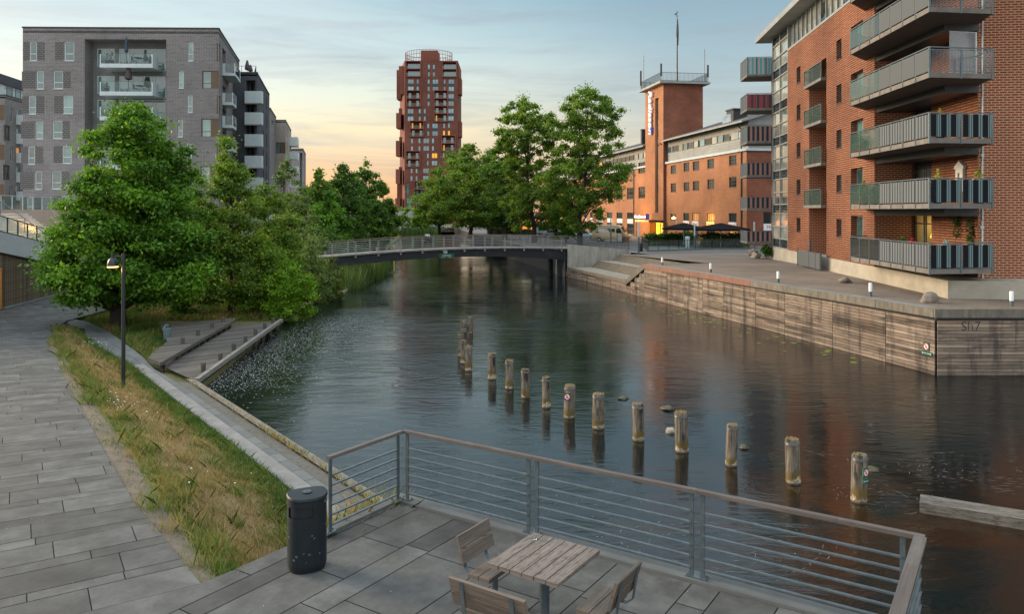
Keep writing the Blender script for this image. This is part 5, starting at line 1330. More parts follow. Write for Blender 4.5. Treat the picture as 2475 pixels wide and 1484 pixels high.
def window(bld, fac, h, fm, gm, depth=.14, nv=0, nh=0, fw=.07, sill=None, name='window', hs=None, tone=None, vs=None):
 """frame part with its pane as a sub-part; h = s0,s1,z0,z1"""
 a, b, z0, z1 = h[:4]; mb = MB(); o0, o1 = -depth, -depth + .06
 for p, q in ((a, a + fw), (b - fw, b)): fac.slab(mb, p, q, z0, z1, o0, o1)
 for p, q in ((z0, z0 + fw), (z1 - fw, z1)): fac.slab(mb, a + fw, b - fw, p, q, o0, o1 - .002)
 for k in range(1, nv + 1):
  c = a + (b - a) * (k / (nv + 1) if vs is None else vs[k - 1]); fac.slab(mb, c - fw * .4, c + fw * .4, z0 + fw, z1 - fw, o0, o1 - .004)
 for k in range(1, nh + 1):
  c = z0 + (z1 - z0) * (k / (nh + 1) if hs is None else hs[k - 1]); fac.slab(mb, a + fw, b - fw, c - fw * .4, c + fw * .4, o0, o1 - .006)
 if sill: fac.slab(mb, a - .03, b + .03, z0 - .06, z0 - .003, -depth, .05)
 f = mb.build(name, fm, bld)
 mb = MB(); fac.quad(mb, a + fw * .5, b - fw * .5, z0 + fw * .5, z1 - fw * .5, -depth + .02, 0, random.Random(int(a * 100 + z0 * 37)).random() if tone is None else tone)
 p = mb.build('pane', gm, None); p.parent = f
 return f
def flat_roof(mb, poly, z, th=.35, over=.0, mi=0):
 mb.prism(poly, z - th, z, mi, bottom=True)
# ------------------------------------------------------------------ grey block on the left
c1 = lambda zx, zy: (zx / 2.963, zy / 2.963)
gb_L = Vector((-58.4, 92.4, 0)); gb_R = Vector((-35.25, 93.0, 0)); sd1 = Vector((-.223, .975, 0)).normalized()
FG = Fac(gb_L, gb_R - gb_L, (0.02, -1)); gw = (gb_R - gb_L).length
SG = Fac(gb_R, sd1, (sd1.y, -sd1.x)); gs = 20.6
ZR = 26.4; ZB = UPZ - .06
grey = thing('apartment_block', 'grey brick block of flats with a deep central loggia, behind the oak', 'building', (-47, 93, ZB))
R_ = lambda f, q: f.rect(q[0] / 2.963, q[1] / 2.963, q[2] / 2.963, q[3] / 2.963)
wl_ = [(213, 264, 293, 433), (460, 530, 293, 433), (262, 314, 506, 636), (382, 451, 506, 634), (206, 257, 684, 816), (452, 522, 682, 813), (257, 308, 866, 994), (377, 446, 862, 992),
   (200, 249, 1046, 1176), (446, 512, 1042, 1170), (250, 299, 1226, 1356), (370, 438, 1224, 1354), (192, 243, 1408, 1520), (440, 500, 1402, 1520)]
wr_ = [(1347, 1384, 298, 435), (1278, 1315, 506, 631), (1342, 1378, 678, 805), (1273, 1309, 852, 980), (1336, 1372, 1026, 1155), (1270, 1303, 1206, 1330)]
wc_ = [(1447, 1556, 505, 632), (1441, 1556, 848, 979), (1436, 1556, 1190, 1318)]
holes = [R_(FG, q) for q in wl_ + wr_]
corner = []
for q in wc_:
 h = R_(FG, q); corner.append((h[0], gw - .02, h[2], h[3]))
lg = R_(FG, (606, 1190, 279, 1500)); LGD = 1.9; lg = (lg[0], lg[1], ZB, lg[3], LGD)
mb = MB()
FG.wall(mb, 0, gw, ZB, ZR, [(*h, .16) for h in holes] + [(*h, .22) for h in corner] + [lg], .16)
sh = []
zfl = [ZR - 1.0 - 3.0 * k for k in range(8)]
srec = [R_(SG, (1597, 1640, 345, 430)), ]
side_open = []
for i, (y0, y1) in enumerate(((345, 545), (612, 705), (775, 868), (940, 1028), (1105, 1190), (1270, 1350))):
 zt = SG.z(539.5, y0 / 2.963); side_open.append((3.3, 6.5, zt - 2.25, zt, .8))
brown_side = []
for (y0, y1) in ((300, 452), (678, 820), (1022, 1160)):
 zt = SG.z(524 + 3, y0 / 2.963); brown_side.append((.02, 1.5, zt - 2.2, zt, .22))
slit = []
for (y0, y1) in ((525, 650), (862, 985), (1200, 1310)):
 zt = SG.z(531, y0 / 2.963); slit.append((1.9, 2.5, zt - 2.1, zt, .16))
SG.wall(mb, 0, gs, ZB, ZR, side_open + brown_side + slit)
FGl = Fac(gb_L, sd1, (-1, -.2))
FGl.quad(mb, 0, 20, ZB, ZR)
mb.build('brick_wall', M['grey_brick'], grey)
mb = MB()
for i, q in enumerate(wl_):
 row = i // 2; left = i % 2 == 0
 for (x0, x1) in (((266, 322), (165, 210)) if left and row % 2 == 0 else ((160, 258),) if left else ((394, 456),) if row % 2 == 0 else ((454, 508),)):
  sh_ = -3.4 * row * (1 if left else .8)
  h = FG.rect((x0 + sh_) / 2.963, (x1 + sh_) / 2.963, (q[2] + 4) / 2.963, (q[3] - 4) / 2.963); mb = MB(); FG.quad(mb, h[0], h[1], h[2], h[3], .012); mb.build('relief_bricks', M['grey_relief'], grey)
mb = MB(); poly = [FG.P(0, 0), FG.P(gw, 0), SG.P(gs, 0), FGl.P(gs, 0)]
flat_roof(mb, [(p.x, p.y) for p in poly], ZR - .3, .3); mb.build('roof', M['roof_dark'], grey)
mb = MB()
FG.slab(mb, -.08, gw + .08, ZR, ZR + .16, -.3, .08); SG.slab(mb, .31, gs, ZR, ZR + .16, -.3, .08); mb.build('roof_edge', M['roof_dark'], grey)
for i, h in enumerate(holes):
 window(grey, FG, h, M['white_frame'], M['glass'], .16, 0, 1, .1, True, hs=[.36], tone=.15 if i in (1,) else None)
for h in corner:
 m = h[0] + (h[1] - h[0]) * .56
 window(grey, FG, (h[0], m, h[2], h[3]), M['brown_panel'], M['glass'], .2, 0, 1, .08, hs=[.3])
 mb = MB(); FG.slab(mb, m, h[1], h[2], h[3], -.2, -.06); mb.build('brown_panel', M['brown_panel'], grey)
for h in brown_side:
 mb = MB(); SG.slab(mb, h[0], h[1], h[2], h[3], -.2, -.08); mb.build('brown_panel', M['brown_panel'], grey)
for h in slit: window(grey, SG, h, M['white_frame'], M['glass_dark'], .14, 0, 0, .05)
FB = Fac(FG.P(0, 0, -LGD), FG.d, FG.n); a0, a1 = lg[0], lg[1]
fl = [FG.z(300, y / 2.963) for y in (452, 652, 826, 1000, 1175, 1350, 1500)]   # window bottoms
hol = []; wins = []
for k, zb in enumerate(fl):
 zt = zb + 2.15 if k else zb + 2.15
 L_ = a1 - a0
 for (f0, f1, nv, big) in ((.055, .27, 1, 0), (.325, .91, 5, 1), (.95, 1.0, 0, 0)):
  h = (a0 + L_ * f0, a0 + L_ * f1 - (.02 if f1 == 1 else 0), zb - (.55 if big else 0), zt); hol.append((*h, .1)); wins.append((h, nv, k, big))
mb = MB(); FB.wall(mb, a0, a1, ZB, lg[3], hol, .1); mb.build('loggia_wall', M['grey_render'], grey)
for h, nv, k, big in wins:
 vs = [.2, .29, .5, .71, .78] if big else None
 window(grey, FB, h, M['white_frame'], M['glass'], .1, nv, 0, .09, vs=vs, tone=.2 + .12 * ((k * 3 + nv) % 5))
for k, zb in enumerate(fl):
 zs = FG.z(300, [452, 650, 826, 1000, 1175, 1350, 1500][k] / 2.963) - .62
 b0, b1 = FG.s(742 / 2.963), FG.s(1118 / 2.963)
 mb = MB(); FG.slab(mb, b0, b1, zs - .05, zs + .42, -LGD, .95); mb.build('balcony_slab', M['light_metal'], grey)
 for a, b in ((b0, b0 + .14), (b1 - .14, b1)): mb = MB(); FG.slab(mb, a, b, zs + .421, zs + 1.55, -.55, .93); mb.build('balcony_cheek', M['light_metal'], grey)
 mb = MB(); FG.quad(mb, b0 + .15, b1 - .15, zs + .42, zs + 1.6, .88); g = mb.build('balcony_glass', M['rail_glass'], grey)
 mb = MB(); FG.slab(mb, b0 + .15, b1 - .15, zs + 1.6, zs + 1.64, .86, .90)
 for f in (.33, .62): FG.slab(mb, b0 + (b1 - b0) * f - .02, b0 + (b1 - b0) * f + .02, zs + .43, zs + 1.6, .84, .87)
 mb.build('balcony_rail', M['steel'], grey)
for k, h in enumerate(side_open):
 zs = h[2] - .25; e = 5.6 if k == 0 else 3.4; pr = 1.5 if k == 0 else 1.25
 if k == 0: zs = SG.z(538, 540 / 2.963)
 mb = MB(); SG.slab(mb, 3.2, 3.2 + e, zs, zs + .35, 0.001, pr); SG.slab(mb, 3.2, 3.2 + e, zs + .351, zs + 1.5, pr - .08, pr) if False else None
 SG.slab(mb, 3.2, 3.3, zs + .351, zs + 1.5, pr - .12, pr); SG.slab(mb, 3.1 + e, 3.2 + e, zs + .351, zs + 1.5, pr - .12, pr); SG.slab(mb, 3.2, 3.2 + e, zs + 1.5, zs + 1.56, pr - .12, pr)
 SG.slab(mb, 3.2, 3.28, zs + .351, zs + 1.5, 0.001, .35)
 mb.build('balcony_slab', M['light_metal'], grey)
 mb = MB(); SG.quad(mb, 3.3, 3.1 + e, zs + .36, zs + 1.5, pr - .05); mb.quad(SG.P(3.24, zs + .36, .35), SG.P(3.24, zs + .36, pr - .12), SG.P(3.24, zs + 1.5, pr - .12), SG.P(3.24, zs + 1.5, .35)); mb.build('balcony_glass', M['rail_glass'], grey)
 window(grey, SG, h, M['white_frame'], M['glass_dark'], .8, 1, 0, .08)
def potted(base, r, h, label, leafm, potm, seed, spread=1.0, pot_h=.45, group='potted plants on the balconies'):
 t = thing('potted_plant', label, 'plant', base, group); rng = random.Random(seed)
 mb = MB(); mb.lathe([(r * .7, 0), (r, pot_h * .95), (r, pot_h), (r * .9, pot_h)], base, 10); mb.build('pot', potm, t, smooth=True)
 mb = MB()
 for k in range(90):
  a = rng.uniform(0, 6.28); q = r * 1.25 * spread * math.sqrt(rng.random()); zz = pot_h + (h - pot_h) * rng.random(); q *= math.sin(math.pi * min(1, .25 + .75 * (zz - pot_h) / max(.01, h - pot_h)))
  c = Vector((base[0] + q * math.cos(a), base[1] + q * math.sin(a), base[2] + zz)); s = rng.uniform(.04, .09) * (1 + h * .3)
  d = Vector((rng.gauss(0, 1), rng.gauss(0, 1), rng.gauss(.3, .7))).normalized(); e = d.cross(Vector((rng.gauss(0, 1), rng.gauss(0, 1), rng.gauss(0, 1)))).normalized()
  mb.face([c - d * s, c + e * s * .45, c + d * s, c - e * s * .45], 0, None, rng.random())
 mb.build('foliage', leafm, t)
 return t
M['leaf_pot'] = leafmat('leaf_pot', (.02, .05, .012), (.07, .14, .03))
M['leaf_yellow'] = leafmat('leaf_yellow', (.12, .15, .02), (.36, .34, .05))
M['leaf_red'] = leafmat('flower_red', (.30, .01, .02), (.55, .03, .05))
M['pot_dark'] = surf('pot_dark', (.07, .075, .075), dirt=.1); M['pot_pale'] = surf('pot_pale', (.40, .46, .42), dirt=.1); M['pot_clay'] = surf('pot_clay', (.28, .13, .08), dirt=.1)
M['umbrella_blue'] = surf('umbrella_blue', (.035, .06, .085), dirt=.1); M['umbrella_brown'] = surf('umbrella_brown', (.06, .045, .05), dirt=.1); M['umbrella_black'] = surf('umbrella_black', (.010, .010, .011), (.007, .007, .008), rough=.95, spec=.1, dirt=.1)
fz = [FG.z(300, y / 2.963) - .19 for y in (452, 650, 826)]
def GP(zx, k, o=.55): return FG.P(FG.s(zx / 2.963), fz[k], o)
potted(GP(785, 0), .28, 1.3, 'dark potted shrub at the left end of the topmost loggia balcony', M['leaf_pot'], M['pot_dark'], 1)
potted(GP(818, 0), .28, 1.35, 'second dark potted shrub beside the left one on the topmost loggia balcony', M['leaf_pot'], M['pot_dark'], 2)
potted(GP(1090, 0), .22, .9, 'small potted shrub at the right end of the topmost loggia balcony', M['leaf_pot'], M['pot_dark'], 3)
potted(GP(782, 1), .30, 1.15, 'leafy plant in a dark pot at the left end of the middle loggia balcony', M['leaf_pot'], M['pot_dark'], 4)
potted(GP(1068, 1), .30, 1.4, 'clipped cone shrub in a pale pot on the middle loggia balcony', M['leaf_pot'], M['pot_pale'], 5, .6)
potted(GP(1098, 1), .25, .8, 'low plant in a pale pot at the right end of the middle loggia balcony', M['leaf_pot'], M['pot_pale'], 6)
potted(GP(1085, 2), .25, .9, 'potted plant at the right end of the third loggia balcony', M['leaf_pot'], M['pot_clay'], 7)
def parasol_closed(base, h, r, w0, w1, label, m):
 t = thing('closed_parasol', label, 'parasol', base, 'closed parasols on the grey flats')
 mb = MB(); mb.tube([base, (base[0], base[1], base[2] + h)], .03, 6); mb.build('pole', M['dark_steel'], t)
 mb = MB(); n = 12; z0, z1 = h * w0, h * w1
 prof = [(r * .55, z0), (r, z0 + .12), (r * .75, (z0 + z1) / 2), (r * .35, z1 - .1), (.02, z1)]
 mb.lathe(prof, base, n); mb.build('folded_canopy', m, t, smooth=True)
 mb = MB(); mb.lathe([(.3, 0), (.3, .08), (.06, .12)], base, 12); mb.build('foot', M['dark_steel'], t)
parasol_closed(GP(920, 0), 3.3, .22, .42, 1.0, 'slim closed blue parasol on the topmost loggia balcony', M['umbrella_blue'])
parasol_closed(GP(935, 1), 3.2, .42, .45, 1.0, 'wide closed brown parasol on the middle loggia balcony', M['umbrella_brown'])
def cafe_set(base, label, m):
 t = thing('balcony_table', label, 'table', base)
 mb = MB(); mb.lathe([(.55, .70), (.55, .74)], base, 16); mb.build('top', m, t)
 for k in range(3):
  mb = MB(); a = k * 2.1; mb.tube([(base[0] + .4 * math.cos(a), base[1] + .4 * math.sin(a), base[2]), (base[0] + .15 * math.cos(a), base[1] + .15 * math.sin(a), base[2] + .7)], .025, 5); mb.build('leg', m, t)
cafe_set(GP(1010, 0), 'dark round table on the topmost loggia balcony', M['dark_steel']); cafe_set(GP(1020, 1), 'dark round table on the middle loggia balcony', M['dark_steel'])
def small_chair(base, ang, label, m, group):
 t = thing('balcony_chair', label, 'chair', base, group); e = Vector((math.cos(ang), math.sin(ang), 0)); n = Vector((-e.y, e.x, 0)); b_ = Vector(base)
 mb = MB(); mb.obox(b_, e, n, (-.24, .24), (-.24, .24), (base[2] + .42, base[2] + .46)); mb.build('seat', m, t)
 mb = MB(); mb.obox(b_, e, n, (-.27, -.23), (-.24, .24), (base[2] + .5, base[2] + .95)); mb.build('backrest', m, t)
 for i in (-.2, .2):
  for j in (-.2, .2): mb = MB(); q = b_ + e * i + n * j; mb.tube([(q.x, q.y, base[2]), (q.x, q.y, base[2] + .42)], .018, 5); mb.build('leg', m, t)
for k, (zx, a, lb) in enumerate(((970, 0, 'wire chair left of the round table on the topmost loggia balcony'), (1045, 3.1, 'wire chair right of the round table on the topmost loggia balcony'))): small_chair(GP(zx, 0, .3), a, lb, M['dark_steel'], 'balcony chairs')
for k, (zx, a, lb) in enumerate(((980, 0, 'dark chair left of the round table on the middle loggia balcony'), (1050, 3.1, 'dark chair right of the round table on the middle loggia balcony'))): small_chair(GP(zx, 1, .3), a, lb, M['dark_steel'], 'balcony chairs')
# ------------------------------------------------------------------ the flats behind it
def block(name, label, pxl, pxr, yd, ztop, sdir_, slen, m, zb=ZB, roofm=None, back=12):
 P0_ = Vector(((pxl - CX) / F * yd, yd, 0)); P1_ = Vector(((pxr - CX) / F * yd, yd, 0)); sd_ = Vector((*sdir_, 0)).normalized()
 f = Fac(P0_, (1, 0), (0, -1)); s = Fac(P1_, sd_, (sd_.y, -sd_.x)); t = thing(name, label, 'building', (P0_.x, P0_.y, zb))
 return t, f, s, (P1_ - P0_).length
def finish_block(t, f, s, w_, slen, ztop, m, holes_f, holes_s, zb=ZB):
 mb = MB(); f.wall(mb, 0, w_, zb, ztop, holes_f); s.wall(mb, 0, slen, zb, ztop, holes_s); mb.build('brick_wall', m, t)
 mb = MB(); e = s.P(slen, 0); poly = [(f.P(0, 0).x, f.P(0, 0).y), (f.P(w_, 0).x, f.P(w_, 0).y), (e.x, e.y), (e.x - w_, e.y)]
 flat_roof(mb, poly, ztop - .2, .2); f.slab(mb, -.05, w_ + .05, ztop, ztop + .14, -.3, .05); s.slab(mb, .31, slen, ztop, ztop + .14, -.3, .05); mb.build('roof', M['roof_dark'], t)
td, fd, sdk, wdk = block('dark_apartment_block', 'dark brick block of flats with a stack of white corner balconies', 535, 621, 106, 23.5, (-.223, .975), 21, M['dark_brick'])
zt = 23.45; ROW = [668, 820, 975, 1128, 1283, 1438]
nf0 = fd.s(1760 / 2.963)
lo_h = []; hs_ = []
for y in ROW:
 z0 = fd.z(610, (y + 2) / 2.963) - .9; lo_h.append((nf0, wdk - .25, z0 + .1, z0 + 2.75, 1.6))
 for a in (9.3, 14.2): hs_.append((a, a + 1.3, z0 + .6, z0 + 2.7, .15))
finish_block(td, fd, sdk, wdk, 20.6, zt, M['dark_brick'], lo_h, hs_)
for h in lo_h:
 window(td, fd, (h[0] + .02, h[1] - .02, h[2], h[3]), M['grey_render'], M['glass_dark'], 1.6, 1, 0, .12)
 mb = MB(); z0 = h[2] - .55; mb.box(fd.P(nf0 + .12, 0).x, fd.P(nf0 + .12, 0).x + 2.28, 105.15, 107.5 - 1.52, z0, z0 + 1.6); mb.build('balcony_box', M['light_metal'], td)
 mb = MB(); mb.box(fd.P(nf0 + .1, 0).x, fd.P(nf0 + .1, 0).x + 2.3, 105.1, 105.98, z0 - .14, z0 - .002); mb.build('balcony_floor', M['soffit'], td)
for h in hs_: window(td, sdk, h, M['frame_dark'], M['glass_dark'], .13, 0, 0, .06)
mb = MB(); q0, q1, q2 = fd.P(.5, zt + 1.1, -.8), fd.P(wdk - .4, zt + 1.1, -.8), sdk.P(5, zt + 1.1, -.8)
for a, b in ((q0, q1), (q1, q2)): mb.bar(a, b, .05, .05); mb.bar(a - Vector((0, 0, .95)), b - Vector((0, 0, .95)), .05, .05)
for a, b in ((q0, q1), (q1, q2)):
 for k in range(5): p = a.lerp(b, k / 4); mb.bar((p.x, p.y, zt), p, .05, .05, up=(1, 0, 0))
mb.build('roof_terrace_railing', M['steel'], td)
for i, (x, y0, y1) in enumerate(((597.3, 142, 175), (605, 153, 175))):
 p = at(x, 178, 107.5); p.z = zt; parasol_closed(tuple(p), (178 - y0) / F * 107.5, .36, .32, 1, ['tall closed parasol on the roof terrace of the dark brick flats', 'shorter closed parasol, right one on the roof terrace of the dark brick flats'][i], M['umbrella_brown'])
t3, f3, s3, w3 = block('pale_apartment_block', 'pale brick block of flats with one brown corner window, beyond the dark one', 640, 690, 150, 22, (-.223, .975), 21, M['pale_brick'])
bw3 = f3.rect(666, 691, 343.6, 370.5); bw3b = f3.rect(665, 691, 418, 446)
h3 = [(bw3[0], w3 - .05, bw3[2], bw3[3], .2), (bw3b[0], w3 - .05, bw3b[2], bw3b[3], .2)]
hs3 = [(a, a + 1.5, z0, z0 + 2.2, .2) for z0 in (19.2, 16.0, 12.9, 9.8, 6.7) for a in (1.2, 5.2)]
finish_block(t3, f3, s3, w3, 19.6, 22.1, M['pale_brick'], h3, hs3)
for h in h3:
 m = h[0] + (h[1] - h[0]) * .5; window(t3, f3, (h[0], m, h[2], h[3]), M['brown_panel'], M['glass'], .18, 0, 0, .08)
 mb = MB(); f3.slab(mb, m, h[1], h[2], h[3], -.18, -.05); mb.build('brown_panel', M['brown_panel'], t3)
for h in hs3: window(t3, s3, h, M['frame_dark'], M['glass_dark'], .18, 0, 0, .08)
for y0, y1 in ((985, 1048), (1090, 1142), (1190, 1240), (1290, 1340)):
 z1_, z0_ = EYE + (HY - y0 / 2.963) / F * 165, EYE + (HY - y1 / 2.963) / F * 165
 mb = MB(); s3.slab(mb, 13.5, 18.5, z0_, z0_ + .35, .01, 1.7); s3.slab(mb, 13.5, 13.62, z0_ + .351, z1_, .01, 1.7); s3.slab(mb, 18.4, 18.5, z0_ + .351, z1_, .01, 1.7); mb.build('balcony_slab', M['light_metal'], t3)
 mb = MB(); s3.quad(mb, 13.62, 18.4, z0_ + .35, z1_, 1.66); mb.build('balcony_glass', M['rail_glass'], t3)
t3b, f3b, s3b, w3b = block('grey_apartment_block', 'tall dark grey block rising just behind the pale brick flats', 640, 653, 138, 23, (-.223, .975), 14, M['dark_brick'])
finish_block(t3b, f3b, s3b, w3b, 14, EYE + (HY - 261.5) / F * 138, M['grey_brick'], [], [(3, 8, 19, 21.4, .5)])
t4, f4, s4, w4 = block('distant_apartment_block', 'farthest grey block of flats with a tall recess, above the riverside trees', 700, 732, 200, 20.5, (-.223, .975), 20, M['grey_brick'])
hr4 = (f4.s(724.5), w4 + -.2, ZB + 1, 19.6, 1.2)
finish_block(t4, f4, s4, w4, 20, 20.6, M['grey_brick'], [hr4], [])
mb = MB(); f4.quad(mb, hr4[0], hr4[1], hr4[2], hr4[3], -1.2); mb.build('recess_wall', M['grey_render'], t4)
window(t4, f4, (hr4[0] + .02, hr4[0] + .7, hr4[2], hr4[3] - 2), M['light_metal'], M['glass'], 1.1, 0, 5, .08)
t5, f5, s5, w5 = block('side_apartment_block', 'grey brick block of flats with small white balconies at the far left edge', -60, 12, 112, 21.3, (-.13, .99), 22, M['grey_brick'])
c5 = lambda x0, x1, y0, y1: (x0 / 2.554, x1 / 2.554, 186 + y0 / 2.554, 186 + y1 / 2.554)
hs5 = [s5.rect(*c5(*q)) for q in ((65, 82, 188, 278), (103, 127, 200, 262), (62, 79, 428, 518), (101, 125, 318, 375), (100, 124, 435, 495), (99, 123, 555, 612), (96, 121, 672, 730), (58, 74, 668, 750))]
hb5 = [s5.rect(*c5(*q)) for q in ((25, 63, 298, 392), (20, 60, 543, 634))]
bf5 = [f5.rect(0, 11, 186 + y0 / 2.554, 186 + y1 / 2.554) for y0, y1 in ((172, 264), (418, 510), (662, 755))]
finish_block(t5, f5, s5, w5, 22, EYE + (HY - 230) / F * 112, M['grey_brick'], [(h[0] - 3, w5 - .05, h[2], h[3], .2) for h in bf5], [(*h, .2) for h in hs5 + hb5])
for i, h in enumerate(hs5): window(t5, s5, h, M['white_frame'], M['lit_dim'] if i == 4 else M['glass'], .18, 0, 0, .07)
for h in hb5: window(t5, s5, h, M['frame_dark'], M['glass_dark'], .19, 1, 0, .3)
for h in bf5: mb = MB(); f5.slab(mb, h[0] - 3, w5 - .05, h[2], h[3], -.2, -.03); mb.build('brown_panel', M['brown_panel'], t5)
for y0, y1 in ((235, 295), (352, 412), (470, 531), (589, 650), (707, 760)):
 h = s5.rect(*c5(99, 126, y0, y1)); mb = MB(); s5.slab(mb, h[0], h[1], h[2], h[3], .01, 1.0); mb.build('balcony_box', M['light_metal'], t5)
z5 = EYE + (HY - 230) / F * 112
mb = MB(); s5.slab(mb, 2.0, 22, z5 + .15, z5 + 2.2, -9, -2.2); mb.build('setback_storey', M['white_paint'], t5)
for a in (5.0, 7.6, 10.4):
 window(t5, Fac(s5.P(0, 0, -2.15), s5.d, s5.n), (a, a + 1.7, z5 + .3, z5 + 2.0), M['frame_dark'], M['glass'], .06, 0, 0, .07)
mb = MB(); s5.slab(mb, 1.6, 22.3, z5 + 2.2, z5 + 3.6, -9.4, -1.9); mb.build('setback_roof', M['dark_brick'], t5)
mb = MB(); s5.slab(mb, .4, 22, z5 + 1.1, z5 + 1.16, -.36, -.30); mb.build('roof_railing', M['steel'], t5)
# ------------------------------------------------------------------ brick flats on the right
c4 = lambda zx, zy: (1824.4 + zx / 1.975, zy / 1.975)
fdir = Vector((.0948, .9955, 0)).normalized(); fn = Vector((-fdir.y, fdir.x, 0))       # outward: to the river
F1 = Fac((19.26, 34.2), fdir, fn); sY = lambda y: (y - 34.2) / fdir.y
flats = thing('brick_flats', 'large orange brick block of flats with long angled balconies, on the right', 'building', (19.26, 34.2, .6))
ZP, ZT, ZG = 1.42, 17.2, 19.25
S_n, S_a, S_b, S_c, S_e = sY(42.9), F1.s(1996.5), F1.s(1955), F1.s(1903), F1.s(1866)
r4 = lambda q: F1.rect(1824.4 + q[0] / 1.975, 1824.4 + q[1] / 1.975, q[2] / 1.975, q[3] / 1.975)
col1 = [r4((198, 216, a, b)) for a, b in zip((318, 498, 680, 858, 1040), (393, 572, 750, 928, 1108))]
col2 = [r4((388, 412, a, b)) for a, b in zip((188, 402, 618, 834, 1046), (282, 490, 705, 916, 1130))]
col3 = []
for k, z0 in enumerate([col2[4][2] + 2.84 * j for j in range(5)]):
 a, b = sorted((F1.s(1824.4 + 457 / 1.975), F1.s(1824.4 + 515 / 1.975))); col3.append((a, b, z0 - .05, z0 + 1.35))
mb = MB()
F1.wall(mb, S_n, S_a, ZP, ZT, [(*h, .25) for h in col2] + [(*h, .45) for h in col3])
F1.wall(mb, S_b, S_c, ZP, ZT, [(*h, .25) for h in col1])
znt = 14.75
F1.quad(mb, S_a, S_b, znt, ZT)
mb.build('brick_wall', M['flat_brick'], flats)
mb = MB()
mb.quad(F1.P(S_b, ZP, -2.2), F1.P(S_b, ZP, 0), F1.P(S_b, znt, 0), F1.P(S_b, znt, -2.2)); F1.quad(mb, S_a, S_b, ZP, znt, -2.2)
mb.quad(F1.P(S_a, ZP, 0), F1.P(S_a, ZP, -2.2), F1.P(S_a, znt, -2.2), F1.P(S_a, znt, 0))
mb.quad(F1.P(S_a, znt, 0), F1.P(S_a, znt, -2.2), F1.P(S_b, znt, -2.2), F1.P(S_b, znt, 0))
rec = 2.0; S2n = sY(35.75)
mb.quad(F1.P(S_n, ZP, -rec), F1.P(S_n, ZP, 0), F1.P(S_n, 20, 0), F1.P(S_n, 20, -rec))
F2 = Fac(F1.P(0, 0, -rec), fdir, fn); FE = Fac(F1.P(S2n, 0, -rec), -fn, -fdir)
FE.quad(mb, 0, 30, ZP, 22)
mb.build('shaded_brick_wall', M['flat_shaded_brick'], flats)
sw0, sw1 = F2.s(1824.4 + 841 / 1.975), S_n - .02
FLZ = [1.77 + .22 + 2.84 * k for k in range(7)]       # balcony floor levels
gl_holes = [(sw0, sw1, z, z + 2.35, .2) for z in FLZ]
mb = MB(); F2.wall(mb, S2n, S_n, ZP, 22, gl_holes, .2); mb.build('brick_wall', M['flat_brick'], flats)
for k, h in enumerate(gl_holes[:6]):
 window(flats, F2, h, M['frame_dark'], M['glass_dark'] if k else M['rail_glass'], .18, 2, 1, .09, hs=[.78], vs=[.42, .52])
lm = MB()
for h in col1: window(flats, F1, h, M['frame_dark'], M['glass_dark'], .22, 0, 0, .08, True)
for h in col2: window(flats, F1, h, M['frame_dark'], M['glass_dark'], .22, 0, 0, .08, True)
for h in col3: window(flats, F1, h, M['zinc'], M['glass'], .40, 1, 0, .09, True)
mb = MB(); p = [F1.P(0, 0, 0), F1.P(S_e + .3, 0, 0), F1.P(S_e + .3, 0, -14), F1.P(0, 0, -30)]
mb.prism([(q.x, q.y) for q in p], -.3, ZP, 0); mb.build('plinth', M['plinth'], flats)
mb = MB()
def bay_glass(fac, a, b, nv):
 fr = MB(); gl = MB(); sp = MB()
 z = ZP; k = 0
 while z < ZG - .3:
  zt = min(z + 2.84, ZG)
  fac.quad(sp, a, b, z, z + .75, -.12); fac.quad(gl, a, b, z + .75, zt, -.12, 0, random.Random(int(z * 7 + a)).random())
  for q in (z, z + .75, z + 1.75): fac.slab(fr, a, b, q, q + .09, -.12, -.02)
  z += 2.84
 for i in range(nv + 1):
  c = a + (b - a) * i / nv; fac.slab(fr, c - .05, c + .05, ZP, ZG, -.121, 0.0)
 o = fr.build('bay_frame', M['zinc'], flats); q = gl.build('pane', M['glass_bay'], None); q.parent = o; q = sp.build('spandrel', M['glass_dark'], None); q.parent = o
M['glass_bay'] = glass_win('window_glass_bay', (.10, .13, .13), curtain=(.30, .30, .25), ior=2.4)
bay_glass(F1, S_c + .02, S_e, 2)
FN = Fac(F1.P(S_e, 0, 0), -fn, fdir); bay_glass(FN, 0.02, 3.0, 2)
mb = MB(); FN.quad(mb, 3.0, 20, ZP, ZT + 2); F1.slab(mb, S_e - .02, S_e + .22, ZP, ZT, -.22, .04); mb.build('end_pier', M['flat_brick'], flats)
mb = MB(); F1.quad(mb, -2, S_c, ZT, ZG, -.25); nst_ = MB()
mb.build('strip_glass', M['glass_bay'], flats)
mb = MB(); F1.slab(mb, S2n, S_c, ZT - .02, ZT + .14, -.3, .03)
for k in range(22):
 c = S_n - 6 + (S_c - S_n + 6) * k / 21; F1.slab(mb, c - .045, c + .045, ZT + .141, ZG, -.28, -.12)
mb.build('strip_frame', M['zinc'], flats)
for k in (6, 9, 13):
 c = S_n - 6 + (S_c - S_n + 6) * k / 21; mb = MB(); mb.quad(F1.P(c + .08, ZT + .3, -.05), F1.P(c + .98, ZT + .3, -.05), F1.P(c + .98, ZT + 1.6, -.22), F1.P(c + .08, ZT + 1.6, -.22)); mb.build('tilted_sash', M['glass_dark'], flats)
mb = MB(); q = [F1.P(-4, 0, 1.1), F1.P(S_e + 1.6, 0, 1.1), F1.P(S_e + 1.6, 0, -16), F1.P(-4, 0, -16)]
mb.prism([(v.x, v.y) for v in q], ZG, ZG + .42, 0, bottom=True); mb.build('roof', M['zinc'], flats)
mb = MB(); q = FE.P(.18, 0, .06); mb.tube([(q.x, q.y, ZP), (q.x, q.y, 20)], .035, 8)
